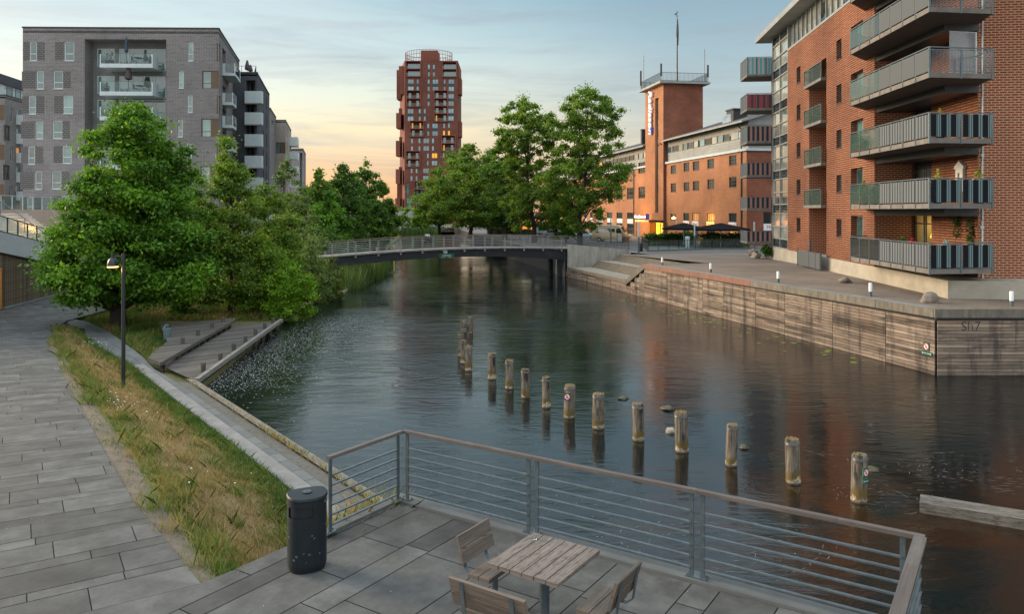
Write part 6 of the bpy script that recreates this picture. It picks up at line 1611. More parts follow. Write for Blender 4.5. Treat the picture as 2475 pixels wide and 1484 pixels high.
for z in (3.7, 7.0, 10.4, 13.4, 16): mb.box(q.x - .06, q.x + .06, q.y - .03, q.y + .07, z, z + .12)
mb.build('downpipe', M['light_metal'], flats)
def stripes(name, period, duty, ca, cb, fine=None):
 m, nt = mat_new(name); uv = uvnode(nt); sp = nt.new('ShaderNodeSeparateXYZ'); nt.link(uv, sp.inputs[0])
 f = nt.math('FRACT', nt.math('DIVIDE', sp.outputs[0], period)); k = nt.math('GREATER_THAN', f, duty)
 cb_ = cb
 if fine:
  g = nt.math('GREATER_THAN', nt.math('FRACT', nt.math('DIVIDE', sp.outputs[0], fine[0])), .5); cb_ = nt.mix(g, cb, fine[1])
 nt.link(nt.mix(k, ca, cb_), nt.bsdf.inputs['Base Color']); nt.bsdf.inputs['Roughness'].default_value = .75; nt.bsdf.inputs['Specular IOR Level'].default_value = .2
 return m
M['cloth'] = stripes('striped_cloth', .50, .55, (.004, .005, .007), (.15, .215, .225), (.115, (.05, .085, .09)))
M['slat_panel'] = stripes('slatted_panel', .30, .34, (.018, .02, .023), (.125, .14, .15))
M['mesh_panel'] = stripes('mesh_panel', .10, .35, (.062, .07, .075), (.10, .108, .113))
M['smoked'] = glass_thin('smoked_glass', (.35, .38, .38), (.05, .06, .06), .45)
M['green_glass'] = glass_thin('green_glass', (.45, .62, .58), (.10, .16, .15), .35)
M['balc_concrete'] = surf('balcony_concrete', (.20, .185, .165), (.13, .12, .108), 2, .9, .2, 20, dirt=.4, dscale=1.5)
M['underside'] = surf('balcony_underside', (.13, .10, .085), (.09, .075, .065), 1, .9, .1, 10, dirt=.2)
bA, bB, bC = Vector((18.64, 42.6, 0)), Vector((18.04, 33.45, 0)), Vector((20.98, 33.8, 0))
def balcony(k):
 zb = 1.77 + 2.84 * k; zf = zb + .22
 pts = [bA, bB, bC, Vector((21.5, 35.7, 0)), F1.P(S_n, 0, -1.95), F1.P(S_n - .03, 0, .0), F1.P(sY(44.3), 0, .03)]
 if k == 0: pts = [bA, bB, bC, Vector((21.5, 35.7, 0)), F1.P(S_n, 0, -1.95), F1.P(S_n - .03, 0, .0), F1.P(sY(44.3), 0, .03)]
 P2 = [(p.x, p.y) for p in pts]
 t = flats
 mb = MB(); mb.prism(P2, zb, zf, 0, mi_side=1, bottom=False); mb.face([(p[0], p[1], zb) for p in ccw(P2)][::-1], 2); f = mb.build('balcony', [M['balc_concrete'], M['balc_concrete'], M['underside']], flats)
 sub = lambda mb, n, m: setattr(mb.build(n, m, None), 'parent', f)
 if k:
  mb = MB(); q = [F1.P(S_n, 0, -.05), Vector((19.95, 35.7, 0)), Vector((21.42, 35.5, 0)), Vector((21.5, 35.9, 0)), F1.P(S_n, 0, -1.9)]
  mb.prism([(p.x, p.y) for p in q], zb - .34, zb - .003, 0, bottom=True); sub(mb, 'drop_beam', M['dark_steel'])
 H = 1.08; mbp = MB(); rail = MB()
 def run(p, q, n, panels):
  d = (q - p).normalized(); L = (q - p).length
  out_ = Vector((-d.y, d.x, 0))
  if out_.dot(Vector((20.5, 38.5, 0)) - p) > 0: out_ = -out_
  for i in range(n + 1):
   c = p + d * (L * i / n); mbp.bar((c.x, c.y, zb - .02), (c.x, c.y, zf + H), .07, .05, up=out_[:])
  rail.bar((p.x, p.y, zf + H + .02), (q.x, q.y, zf + H + .02), .08, .045)
  for i in range(n):
   a = p + d * (L * i / n + .05); b = p + d * (L * (i + 1) / n - .05); mm = panels(i)
   mb = MB(); o = out_ * .03
   lo_, hi_ = zf + .05, zf + H - .05
   mb.quad((a.x + o.x, a.y + o.y, lo_), (b.x + o.x, b.y + o.y, lo_), (b.x + o.x, b.y + o.y, hi_), (a.x + o.x, a.y + o.y, hi_), 0, [(L * i / n, 0), (L * (i + 1) / n, 0), (L * (i + 1) / n, 1), (L * i / n, 1)])
   sub(mb, 'panel', mm)
 left = (lambda i: (M['smoked'] if k == 0 else M['green_glass']) if i < (3 if k in (0,) else 3) else (M['slat_panel'] if k < 3 else M['mesh_panel']))
 run(bA, bB, 7, left)
 if k < 3: run(bB, bC, 2, lambda i: M['cloth'])
 else:
  d = (bC - bB).normalized(); L = (bC - bB).length
  for i in range(3): c = bB + d * L * i / 2; mbp.bar((c.x, c.y, zb - .02), (c.x, c.y, zf + H), .07, .05, up=(0, 1, 0))
  rail.bar((bB.x, bB.y, zf + H + .02), (bC.x, bC.y, zf + H + .02), .08, .045); rail.bar((bB.x, bB.y, zf + .06), (bC.x, bC.y, zf + .06), .03, .03); rail.bar((bB.x, bB.y, zf + H - .08), (bC.x, bC.y, zf + H - .08), .03, .03)
  mb = MB(); n = 46
  for i in range(1, n): c = bB + d * L * i / n; mb.bar((c.x, c.y, zf + .06), (c.x, c.y, zf + H - .08), .018, .018, up=(0, 1, 0))
  sub(mb, 'balusters', M['steel'])
 e = Vector((21.35, 35.7, 0)); mbp.bar((e.x - .3, e.y - 1.2, zb - .02), (e.x - .3, e.y - 1.2, zf + H), .06, .05); rail.bar((bC.x, bC.y, zf + H + .02), (e.x, e.y, zf + H + .02), .07, .045)
 rail.bar((bA.x, bA.y, zf + H + .02), (F1.P(sY(44.3), 0, .03).x, 44.3, zf + H + .02), .07, .045)
 mb = MB(); a, b = bA, F1.P(sY(44.3), 0, .03); mb.quad((a.x, a.y, zf + .05), (b.x, b.y, zf + .05), (b.x, b.y, zf + H - .05), (a.x, a.y, zf + H - .05)); sub(mb, 'panel', M['green_glass'])
 sub(mbp, 'posts', M['steel']); sub(rail, 'top_rail', M['steel'])
for k in range(6): balcony(k)
for k in range(1, 5):
 zb = col2[4][2] - .95 + 2.84 * k - .05
 mb = MB(); F1.slab(mb, S_a + .03, S_b + .15, zb, zb + .2, -2.1, .35); f = mb.build('niche_balcony', M['balc_concrete'], flats)
 mb = MB(); F1.slab(mb, S_a + .03, S_b + .15, zb + 1.24, zb + 1.29, .28, .35)
 for q in (S_a + .05, (S_a + S_b) / 2, S_b + .1): F1.slab(mb, q - .03, q + .03, zb + .2, zb + 1.24, .29, .34)
 mb.bar(F1.P(S_b + .12, zb + 1.26, .3), F1.P(S_b + .12, zb + 1.26, 0), .05, .05); o = mb.build('rail', M['steel'], None); o.parent = f
 mb = MB(); F1.quad(mb, S_a + .05, S_b + .1, zb + .22, zb + 1.2, .31); o = mb.build('glass_panel', M['green_glass'], None); o.parent = f
 h = (S_a + .8, S_b - .8, zb + .22, zb + 2.4)
M['cloth_bright'] = stripes('bright_striped_cloth', .40, .5, (.02, .03, .045), (.30, .16, .14))
M['cloth_cyan'] = stripes('cyan_striped_cloth', .35, .5, (.10, .30, .36), (.36, .36, .36))
M['cloth_red'] = stripes('red_cloth', .5, .6, (.25, .05, .06), (.06, .05, .06))
ys = [(150, 195), (235, 275), (310, 352), (396, 431), (476, 508), (556, 586)]
for k, (y0, y1) in enumerate(ys):
 d0 = 69.0; z0, z1 = EYE + (HY - y1) / F * d0, EYE + (HY - y0) / F * d0
 a0_, a1_ = -2.1, 1.3       # along FN (inland positive)
 mb = MB(); FN.slab(mb, a0_, a1_ + .5, z0, z0 + .18, .05, 3.0); f = mb.build('end_balcony', M['balc_concrete'], flats)
 mb = MB(); FN.slab(mb, a0_, a0_ + .06, z1 - .05, z1, .05, 3.0); FN.slab(mb, a0_, a1_, z1 - .05, z1, .05, .10)
 for o_ in (.08, 1.0, 2.0, 2.95): FN.slab(mb, a0_, a0_ + .05, z0, z1 - .05, o_ - .03, o_ + .03)
 for q in (a0_ + .8, a0_ + 1.6, a1_ - .4): FN.slab(mb, q - .03, q + .03, z0, z1 - .05, .05, .1)
 o = mb.build('rail', M['steel'], None); o.parent = f
 mm = [M['cloth_cyan'], M['cloth_red'], M['cloth_bright'], M['cloth_bright'], M['cloth_bright'], M['cloth_bright']][k]
 mb = MB(); mb.quad(FN.P(a0_ + .05, z0 + .2, .12), FN.P(a1_, z0 + .2, .12), FN.P(a1_, z1 - .08, .12), FN.P(a0_ + .05, z1 - .08, .12), 0, [(0, 0), (a1_ - a0_, 0), (a1_ - a0_, 1), (0, 1)])
 o = mb.build('cloth', mm, None); o.parent = f
 mb = MB(); q = a0_ + .02; mb.quad(FN.P(q, z0 + .2, .1), FN.P(q, z1 - .08, .1), FN.P(q, z1 - .08, 2.95), FN.P(q, z0 + .2, 2.95), 0, [(0, 0), (0, 1), (2.85, 1), (2.85, 0)]); o = mb.build('side_panel', M['mesh_panel'], None); o.parent = f
gt = thing('steel_gate', 'low grey steel gate with posts against the concrete plinth', 'gate', F1.P(S_a, .5, .2))
mb = MB(); z0 = .55
F1.slab(mb, F1.s(2003), F1.s(1947), z0 + .08, z0 + 1.15, .55, .60); mb.build('panel', M['mesh_panel'], gt)
for px in (2005, 1992, 1976, 1947):
 mb = MB(); s = F1.s(px); F1.slab(mb, s - .04, s + .04, z0 - .1, z0 + 1.22 if px != 1947 else z0 + 1.2, .53, .62); mb.build('post', M['steel'], gt)
mb = MB(); s = F1.s(1972); F1.slab(mb, s - .06, s + .06, .5, 2.5, .35, .47); tag(mb.build('intercom_post', M['steel'], bevel=.03), 'slim grey post rising behind the low steel gate', 'post')
mb = MB(); z0 = FLZ[3] + .2; q0, q1 = Vector((19.9, 35.2, 0)), Vector((21.3, 35.45, 0))
mb.quad((q0.x, q0.y, z0), (q1.x, q1.y, z0), (q1.x, q1.y, z0 + 2.0), (q0.x, q0.y, z0 + 2.0)); mb.quad((q0.x, q0.y + .02, z0), (q0.x, q0.y + .02, z0 + 2.0), (q1.x, q1.y + .02, z0 + 2.0), (q1.x, q1.y + .02, z0))
tag(mb.build('glass_screen', glass_thin('frosted_screen', (.75, .75, .75), (.4, .4, .4), .3)), 'tall clear glass wind screen standing on the fourth balcony', 'screen')
sc = F2.P(sY(37.2), FLZ[1], .12)
sh_ = thing('stone_shrine', 'carved pale stone tablet on the brick wall above the second balcony', 'ornament', sc); mb = MB()
zc = FLZ[1] + .75; s_ = sY(37.2)
F2.slab(mb, s_ - .36, s_ + .36, zc, zc + .95, .02, .16); mb.build('slab', M['pale_concrete'], sh_, bevel=.02)
mb = MB(); pts = [(s_ - .5, zc + .95), (s_ + .5, zc + .95), (s_ + .42, zc + 1.08), (s_ + .2, zc + 1.2), (s_, zc + 1.34), (s_ - .2, zc + 1.2), (s_ - .42, zc + 1.08)]
a = [F2.P(x, z, .18) for x, z in pts]; b = [F2.P(x, z, .02) for x, z in pts]; mb.face(a[::-1]); mb.face(b)
for i in range(len(a)): mb.face([a[i], a[(i + 1) % len(a)], b[(i + 1) % len(a)], b[i]])
F2.slab(mb, s_ - .46, s_ + .46, zc - .14, zc - .002, .02, .2); mb.build('pediment', M['pale_concrete'], sh_)
mb = MB(); mb.lathe([(.06, 0), (.13, .15), (.1, .34), (.06, .42), (.08, .5), (.05, .58), (0, .6)], F2.P(s_, zc + .16, .17), 10, sy=.5); mb.build('carved_figure', M['plinth'], sh_, smooth=True)
def foliage_at(name, label, c, sx, sy, sz, n, m, size, seed, cat='plant', group=None):
 rng = random.Random(seed); mb = MB(); t = thing(name, label, cat, c, group)
 for k in range(n):
  p = Vector((rng.gauss(0, .45) * sx, rng.gauss(0, .45) * sy, rng.uniform(-1, 1) * sz)) + Vector(c); s = size * rng.uniform(.6, 1.4)
  d = Vector((rng.gauss(0, 1), rng.gauss(0, 1), rng.gauss(0, .8))).normalized(); e = d.cross(Vector((rng.gauss(0, 1), rng.gauss(0, 1), 1))).normalized()
  mb.face([p - d * s, p + e * s * .5, p + d * s, p - e * s * .5], 0, None, rng.random())
 mb.build('leaves', m, t); return t
foliage_at('ivy', 'leafy green vine on the wall by the pipe above the lowest balcony', F2.P(sY(36.2), FLZ[0] + 1.35, .12), .15, .3, .75, 150, M['leaf_pot'], .10, 3)
foliage_at('ivy', 'short hanging vine beside the lit window above the lowest balcony', F2.P(sY(37.5), FLZ[0] + 1.75, .12), .15, .28, .5, 90, M['leaf_pot'], .09, 4)
def on_balc(f, k, inward=.45):      # f: 0 at left end A, 1 corner B, 2 right end C
 p = bA.lerp(bB, f) if f <= 1 else bB.lerp(bC, f - 1); c = Vector((20.2, 38.5, 0)); p = p + (c - p).normalized() * inward
 return (p.x, p.y, FLZ[k])
potted(on_balc(.15, 2), .22, .8, 'potted plant behind the green glass at the left end of the third balcony', M['leaf_pot'], M['pot_dark'], 11)
potted(on_balc(.1, 1), .25, 1.3, 'yellow green potted shrub at the left end of the second balcony', M['leaf_yellow'], M['pot_clay'], 12)
potted(on_balc(.22, 1), .25, .9, 'white flowering plant in a clay pot behind the glass of the second balcony', M['leaf_pot'], M['pot_clay'], 13)
potted(on_balc(1.15, 1, .3), .22, 1.5, 'yellow shrub rising over the striped cloth left of the stone tablet', M['leaf_yellow'], M['pot_dark'], 14)
potted(on_balc(1.85, 1, .3), .28, 1.5, 'bushy yellow shrub at the right end of the second balcony', M['leaf_yellow'], M['pot_dark'], 15)
potted(on_balc(.8, 0, .9), .22, 1.25, 'red flowers over the railing of the lowest balcony', M['leaf_red'], M['pot_dark'], 16)
potted(on_balc(.62, 0, .8), .25, 1.25, 'green plant left of the red flowers on the lowest balcony', M['leaf_pot'], M['pot_dark'], 17)
potted(on_balc(1.3, 0, .35), .22, 1.25, 'pale blue flowering plant over the striped cloth of the lowest balcony', leafmat('flower_pale', (.10, .16, .10), (.42, .50, .60)), M['pot_dark'], 18)
potted(on_balc(1.2, 2, .35), .22, 1.3, 'thin potted plant peeking over the cloth of the third balcony', M['leaf_yellow'], M['pot_dark'], 19, .7)
potted(tuple(F1.P(S_a + 1.2, col2[4][2] - .95 + 2.84 * 4 + .15, -.6)), .3, 1.9, 'tall leafy plant on the topmost niche balcony', M['leaf_pot'], M['pot_dark'], 20)
hh = gl_holes[0]; q = F2.P((hh[0] + hh[1]) / 2 + .6, FLZ[0] + 1.1, -.9)
tl = thing('table_lamp', 'lit yellow table lamp behind the window of the lowest balcony', 'lamp', (q.x, q.y, FLZ[0] + .7))
mb = MB(); mb.tube([(q.x, q.y, FLZ[0] + .7), (q.x, q.y, FLZ[0] + 1.05)], .03, 8); mb.build('stem', M['dark_steel'], tl)
mb = MB(); mb.lathe([(.2, 1.05), (.12, 1.38), (.11, 1.38)], (q.x, q.y, FLZ[0]), 14); mb.build('lamp_shade', M['lit_entry'], tl)
mb = MB(); a, b, z0, z1 = hh[:4]; P = F2.P
mb.quad(P(a, z0, -2.6), P(b, z0, -2.6), P(b, z1, -2.6), P(a, z1, -2.6)); mb.quad(P(a, z0, -.25), P(a, z1, -.25), P(a, z1, -2.6), P(a, z0, -2.6)); mb.quad(P(b, z0, -.25), P(b, z1, -.25), P(b, z1, -2.6), P(b, z0, -2.6)); mb.quad(P(a, z1, -.25), P(b, z1, -.25), P(b, z1, -2.6), P(a, z1, -2.6)); mb.quad(P(a, z0, -.25), P(b, z0, -.25), P(b, z0, -2.6), P(a, z0, -2.6))
mb.build('lit_room', M['plinth'], flats)
lamp('room_light', (q.x + .3, q.y, FLZ[0] + 1.7), 26, (1, .55, .15), .15)
# ------------------------------------------------------------------ old brick hotel with its tower
hX = lambda zx: 1430.9 + zx / 2.305
hY = lambda zy: zy / 2.305
HC = Vector((29.7, 98.0, 0)); hd = Vector((-.164, .987, 0)).normalized(); hn = Vector((-hd.y, hd.x, 0))
FH = Fac(HC, hd, hn)
GZ = .1; ZC = FH.z(1804, 363.6); ZE = FH.z(1800, 292.5)
s_t0, s_t1 = FH.s(1609), FH.s(1565); s_end = 132.0
hotel = thing('brick_hotel', 'old orange brick hotel with a metal clad attic storey, across the quay', 'building', (29.7, 98, GZ))
rh = lambda q: FH.rect(hX(q[0]), hX(q[1]), hY(q[2]), hY(q[3]))
up_ = [(437, 466, 920, 965), (509, 540, 905, 953), (560, 595, 898, 947), (641, 679, 885, 936), (762, 803, 865, 918), (437, 466, 1020, 1068), (509, 540, 1015, 1062), (560, 595, 1008, 1058), (641, 679, 998, 1050), (762, 803, 985, 1042)]
lw_ = [(257, 295, 903, 962), (193, 228, 915, 968), (135, 168, 925, 975), (257, 295, 1040, 1102), (193, 230, 1045, 1107), (135, 168, 1053, 1112), (91, 112, 1062, 1115), (60, 80, 1065, 1118)]
sm_ = [(435, 465, 1190, 1222)]
tall = [(507, 540, 1187, 1320), (557, 592, 1187, 1320), (638, 679, 1186, 1320), (760, 803, 1184, 1320)]
tall_l = [(193, 229, 1193, 1318), (135, 168, 1194, 1318), (82, 111, 1195, 1318), (30, 58, 1196, 1318)]
H_up = [rh(q) for q in up_]; H_l = [rh(q) for q in lw_]; H_s = [rh(q) for q in sm_]
z_tt = sum(rh(q)[3] for q in tall) / 4
H_t = [(*rh(q)[:2], GZ + .1, z_tt) for q in tall]; H_tl = [(*rh(q)[:2], GZ + .1, z_tt) for q in tall_l]
zr = [(h[2], h[3]) for h in (H_l[0], H_l[3])]
s = H_l[7][1] + 3.0; H_far = []
while s < s_end - 3:
 for z0, z1 in zr: H_far.append((s, s + 2.2, z0, z1))
 H_tl.append((s, s + 2.2, GZ + .1, z_tt)); s += 5.2
mb = MB()
FH.wall(mb, .0, s_t0, GZ - .3, ZC, [(*h, .2) for h in H_up + H_s + H_t]); FH.wall(mb, s_t1, s_end, GZ - .3, ZC, [(*h, .2) for h in H_l + H_tl + H_far])
mb.build('brick_wall', M['hotel_brick'], hotel)
for h in H_up + H_l + H_far + H_s: window(hotel, FH, h, M['frame_dark'], M['glass_dark'], .17, 2 if h[1] - h[0] > 1.2 else 1, 2, .09, True)
litw = {2: M['lit_dim'], 1: M['glass_dark']}
for i, h in enumerate(H_t + H_tl):
 zs = z_tt - 2.05
 window(hotel, FH, (h[0], h[1], zs + .85, h[3]), M['frame_dark'], M['lit_dim'] if i in (1, 2) else M['glass_dark'], .17, 3, 0, .08)
 window(hotel, FH, (h[0], h[1], h[2], zs), M['frame_dark'], M['lit_dim'] if i in (3,) else M['glass_dark'], .17, 1, 1, .1)
 if i >= 4: mb = MB(); FH.slab(mb, h[0], h[1], zs + .001, zs + .849, -.17, -.05); mb.build('white_panel', M['white_paint'], hotel)
FR = Fac(HC, -hn, (hn.y * 0 - hd.x, -hd.y)); rr = lambda q: FR.rect(hX(q[0]), hX(q[1]), hY(q[2]), hY(q[3]))
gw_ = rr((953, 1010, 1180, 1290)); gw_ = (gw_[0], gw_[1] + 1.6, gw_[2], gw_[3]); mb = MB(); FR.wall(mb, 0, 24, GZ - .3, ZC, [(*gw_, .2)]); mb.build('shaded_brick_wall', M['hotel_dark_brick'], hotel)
window(hotel, FR, (gw_[0], gw_[1], gw_[3] - 1.5, gw_[3]), M['frame_dark'], M['glass_dark'], .17, 2, 0, .08); window(hotel, FR, (gw_[0], gw_[1], gw_[2], gw_[3] - 2.4), M['frame_dark'], M['lit_window'], .17, 1, 0, .08)
def sign_panel(fac, h, z0, z1, txt, label, sz, lit=False, reach=.05):
 t = thing('restaurant_sign', label, 'sign', fac.P((h[0] + h[1]) / 2, z0, 0), 'white restaurant signs')
 mb = MB(); fac.slab(mb, h[0] + .02, h[1] - .02, z0, z1, -.15, reach); mb.build('panel', M['sign_lit'] if lit else M['sign_white'], t)
 ex = fac.d if fac.d.dot(Vector((1, 0, 0))) > 0 else -fac.d
 text_mesh('lettering', txt, sz, M['sign_red'], t, fac.P((h[0] + h[1]) / 2, (z0 + z1) / 2, reach + .012), ex, (0, 0, 1), .004)
M['sign_lit'] = emit('sign_lit', (1, .62, .16), 1.0)
for i, h in enumerate(H_t): sign_panel(FH, h, z_tt - 2.02, z_tt - 1.22, 'MichaelS', ['white restaurant sign above the left parasol, first of the row', 'white restaurant sign between the two parasol tops', 'restaurant sign glowing yellow above the right parasol', 'white restaurant sign by the right end of the hotel front'][i], .52, i == 2)
sign_panel(FR, gw_, gw_[3] - 2.35, gw_[3] - 1.55, 'MichaelS', 'larger white restaurant sign on the end wall, half hidden by the flats', .62)
ZS0, ZS1 = FH.z(1771, hY(778)), FH.z(1771, hY(735))
mb = MB()
def attic(a, b):
 FH.quad(mb, a, b, ZC + .3, ZS0, -.25, 0); FH.quad(mb, a, b, ZS1, ZE + .4, -.25, 1)
 for k in range(1, 4): z = ZC + .3 + (ZS0 - ZC - .3) * k / 4; FH.slab(mb, a, b, z, z + .05, -.249, -.21, 0)
attic(0, s_t0); attic(s_t1, s_end)
FR.quad(mb, .25, 24, ZC + .3, ZE + 3.4, -.25, 0)
for k in range(1, 7): z = ZC + .3 + .75 * k; FR.slab(mb, .26, 24, z, z + .05, -.249, -.21, 0)
M['zinc_blue'] = surf('zinc_gable', (.20, .24, .27), (.15, .18, .205), .8, .6, .1, 10, .2, dirt=.2)
mb.build('attic_cladding', [M['zinc'], M['soffit']], hotel)
mb = MB(); FH.slab(mb, -.3, s_t0 - .02, ZC, ZC + .3, -.4, .22); FH.slab(mb, s_t1 + .02, s_end, ZC, ZC + .3, -.4, .22); FR.slab(mb, .41, 24, ZC, ZC + .298, -.4, .22); mb.build('cornice', M['light_metal'], hotel)
wins = [(413, 440), (443, 470), (472, 497), (500, 523), (528, 555), (558, 583), (590, 618), (622, 652), (657, 687), (690, 720), (726, 757), (763, 806)]
for i, (a, b) in enumerate(wins):
 p, q = sorted((FH.s(hX(a)), FH.s(hX(b)))); window(hotel, Fac(FH.P(0, 0, -.1), hd, hn), (p, q, ZS0, ZS1), M['soffit'], [M['glass_teal'], M['glass_dark'], M['glass_bay']][i % 3], .14, 0, 0, .07)
s = s_t1 + .6; i = 0
while s < s_end - 2: window(hotel, Fac(FH.P(0, 0, -.1), hd, hn), (s, s + 2.2, ZS0, ZS1), M['soffit'], M['lit_window'] if i == 11 else M['glass_bay'] if i < 3 else M['glass_dark'], .14, 0, 0, .07); s += 2.6; i += 1
mb = MB()
def roof(a, b, a2):
 q = lambda s_, o, z: FH.P(s_, z, o)
 for dz in (0, -.22):
  f = [q(a, .9, ZE + dz), q(b, .9, ZE + dz), q(b, -9, ZE + 3.1 + dz), q(a, -9, ZE + 3.1 + dz)]; mb.face(f if dz else f[::-1], 0)
 mb.quad(q(a, .9, ZE - .22), q(b, .9, ZE - .22), q(b, .9, ZE), q(a, .9, ZE), 1); mb.quad(q(a, .9, ZE - .22), q(a, .9, ZE), q(a, -9, ZE + 3.1), q(a, -9, ZE + 2.88), 1)
 f = [q(a, -9, ZE + 3.1), q(b, -9, ZE + 3.1), q(b, -22, ZE + .5), q(a, -22, ZE + .5)]; mb.face(f[::-1], 0)
roof(-.5, s_t0 - .03, 0); roof(s_t1 + .03, s_end + 1, 0)
mb.build('roof', [M['roof_dark'], M['zinc']], hotel)
for px in (1598, 1605, 1793):
 s = FH.s(px); mb = MB(); p = FH.P(s, 0, .12); mb.tube([(p.x, p.y, GZ), (p.x, p.y, ZE - .9), tuple(FH.P(s, ZE - .3, .8))], .09, 6); mb.build('downpipe', M['dark_steel'], hotel)
p = FH.P(FH.s(1532), 0, .1); mb = MB(); mb.tube([(p.x, p.y, GZ), (p.x, p.y, ZC)], .09, 6); mb.build('downpipe', M['dark_steel'], hotel)
for px, y0, w_ in ((1717, 275, 2.2), (1796, 277, 3.0), (1549, 322, .7)):
 s = FH.s(px - 8); z = EYE + (HY - y0) / F * FH.P(s, 0).y * 1.04; p = FH.P(s, 0, -4.5 if w_ > 1 else -1)
 mb = MB(); mb.obox(p, hd, hn, (-w_ / 2, w_ / 2), (-w_ / 2, w_ / 2), (ZE, z)); mb.obox(p, hd, hn, (-w_ * .56, w_ * .56), (-w_ * .56, w_ * .56), (z + .002, z + .2)); mb.build('chimney', M['roof_dark'], hotel)
s = FH.s(1710); p = FH.P(s, EYE + (HY - 290) / F * FH.P(s, 0).y, -3.2); mb = MB()
dn = Vector((-.5, -.85, .2)).normalized(); e = dn.cross(Vector((0, 0, 1))).normalized(); g = e.cross(dn)
for k in range(16):
 P = lambda r, t: p + dn * (.15 * r * r) + (e * math.cos(t) + g * math.sin(t)) * r
 t0, t1 = k * math.pi / 8, (k + 1) * math.pi / 8; mb.face([P(0, 0), P(.5, t0), P(.5, t1)]); mb.quad(P(.5, t0), P(.95, t0), P(.95, t1), P(.5, t1))
mb.tube([p, p - Vector((0, 0, 2.0))], .05, 5)
tag(mb.build('satellite_dish', M['white_paint']), 'round white satellite dish on the hotel roof by the tower', 'dish')
mb = MB(); q = FH.P(6, 0, -22); x0, x1, y0, y1, z0, z1 = q.x - 8, q.x + 9, q.y, q.y + 14, 15, EYE + (HY - 283) / F * (q.y + 5)
r0, r1 = (x0 + 4, (y0 + y1) / 2, z1), (x1 - 4, (y0 + y1) / 2, z1)
mb.quad((x0, y0, z0), (x1, y0, z0), r1, r0); mb.face([(x0, y1, z0), (x0, y0, z0), r0]); mb.face([(x1, y0, z0), (x1, y1, z0), r1]); mb.quad((x1, y1, z0), (x0, y1, z0), r0, r1); mb.build('hipped_roof', M['roof_dark'], hotel)
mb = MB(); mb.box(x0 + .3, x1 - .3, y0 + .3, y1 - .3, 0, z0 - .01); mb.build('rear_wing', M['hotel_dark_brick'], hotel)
tower = thing('brick_tower', 'square brick stair tower of the hotel with a railed flat top', 'tower', FH.P(s_t0, GZ, 0))
TO = .45; FT = Fac(FH.P(0, 0, TO), hd, hn); ZTW = EYE + (HY - 202) / F * FH.P(s_t0, 0).y
tz0, tz1 = FT.z(1587, 514), ZTW - 1.9; slit_s = sorted((FT.s(hX(369)), FT.s(hX(350))))
ds = sorted((FT.s(1601.5), FT.s(1570))); dz = FT.z(1586, 537.5)
ta, tbb = s_t0, s_t1; tw = 6.8
mb = MB(); FT.wall(mb, ta, tbb, GZ - .3, ZTW, [(slit_s[0], slit_s[1], tz0, tz1, .5), (ds[0], ds[1], GZ, dz, 1.2)]); mb.build('brick_wall', M['hotel_brick'], tower)
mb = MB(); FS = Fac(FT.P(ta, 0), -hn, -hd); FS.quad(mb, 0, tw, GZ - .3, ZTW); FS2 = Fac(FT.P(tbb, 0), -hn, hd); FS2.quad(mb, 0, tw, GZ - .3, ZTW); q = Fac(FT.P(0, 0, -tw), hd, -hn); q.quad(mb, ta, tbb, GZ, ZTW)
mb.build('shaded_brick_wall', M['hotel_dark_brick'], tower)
window(tower, FT, (slit_s[0], slit_s[1], tz0, tz1), M['frame_dark'], M['glass_bay'], .45, 0, 17, .07)
window(tower, FT, (ds[0], ds[1], GZ, dz), M['frame_dark'], M['lit_entry'], 1.1, 3, 1, .1, hs=[.78], name='door')
mb = MB(); FT.slab(mb, ta - .9, tbb + .9, ZTW, ZTW + .35, -tw - .9, .9); mb.build('roof_slab', M['zinc'], tower)
mb = MB(); za, zb_ = ZTW + .36, ZTW + 1.75
cs = [FT.P(ta - .6, 0, .6), FT.P(tbb + .6, 0, .6), FT.P(tbb + .6, 0, -tw - .6), FT.P(ta - .6, 0, -tw - .6)]
for p, q in zip(cs, cs[1:] + cs[:1]):
 for z in (za + .1, zb_): mb.bar((p.x, p.y, z), (q.x, q.y, z), .06, .06)
 n = int((q - p).length / .22)
 for k in range(n + 1): c = p.lerp(q, k / n); mb.bar((c.x, c.y, za), (c.x, c.y, zb_), .035, .035, up=(1, 0, 0))
mb.build('roof_railing', M['dark_steel'], tower)
for i, (c, h) in enumerate(((cs[1], 3.4), (cs[0], 2.8), (cs[3], 2.8), (cs[3] * .93 + cs[0] * .07, 5.4), (cs[1] * .85 + cs[0] * .15, 5.8))):
 mb = MB(); mb.tube([(c.x, c.y, za), (c.x, c.y, za + h)], .05, 6)
 if i < 3: mb.box(c.x - .13, c.x + .13, c.y - .1, c.y + .1, za + .8, za + h)
 mb.build('antenna', M['dark_steel'], tower)
fp = at(1635.7, 202, cs[0].y + 3); ftop = EYE + (HY - 39) / F * fp.y
fl = thing('flagpole', 'tall flagpole with a furled flag on the hotel tower', 'flagpole', (fp.x, fp.y, za))
mb = MB(); mb.tube([(fp.x, fp.y, za), (fp.x, fp.y, za + 8), (fp.x, fp.y, ftop)], [.15, .11, .05], 8); mb.lathe([(.06, 0), (.13, .1), (.06, .22), (0, .24)], (fp.x, fp.y, ftop), 8); mb.build('pole', M['dark_steel'], fl)
mb = MB(); mb.lathe([(.03, -5), (.16, -4.6), (.22, -3), (.17, -1.5), (.05, -.4)], (fp.x + .08, fp.y, ftop), 7, sy=.6); mb.build('furled_flag', surf('flag_cloth', (.10, .075, .08), dirt=.2), fl)
b = bmesh.new(); bmesh.ops.create_uvsphere(b, u_segments=12, v_segments=10, radius=1)
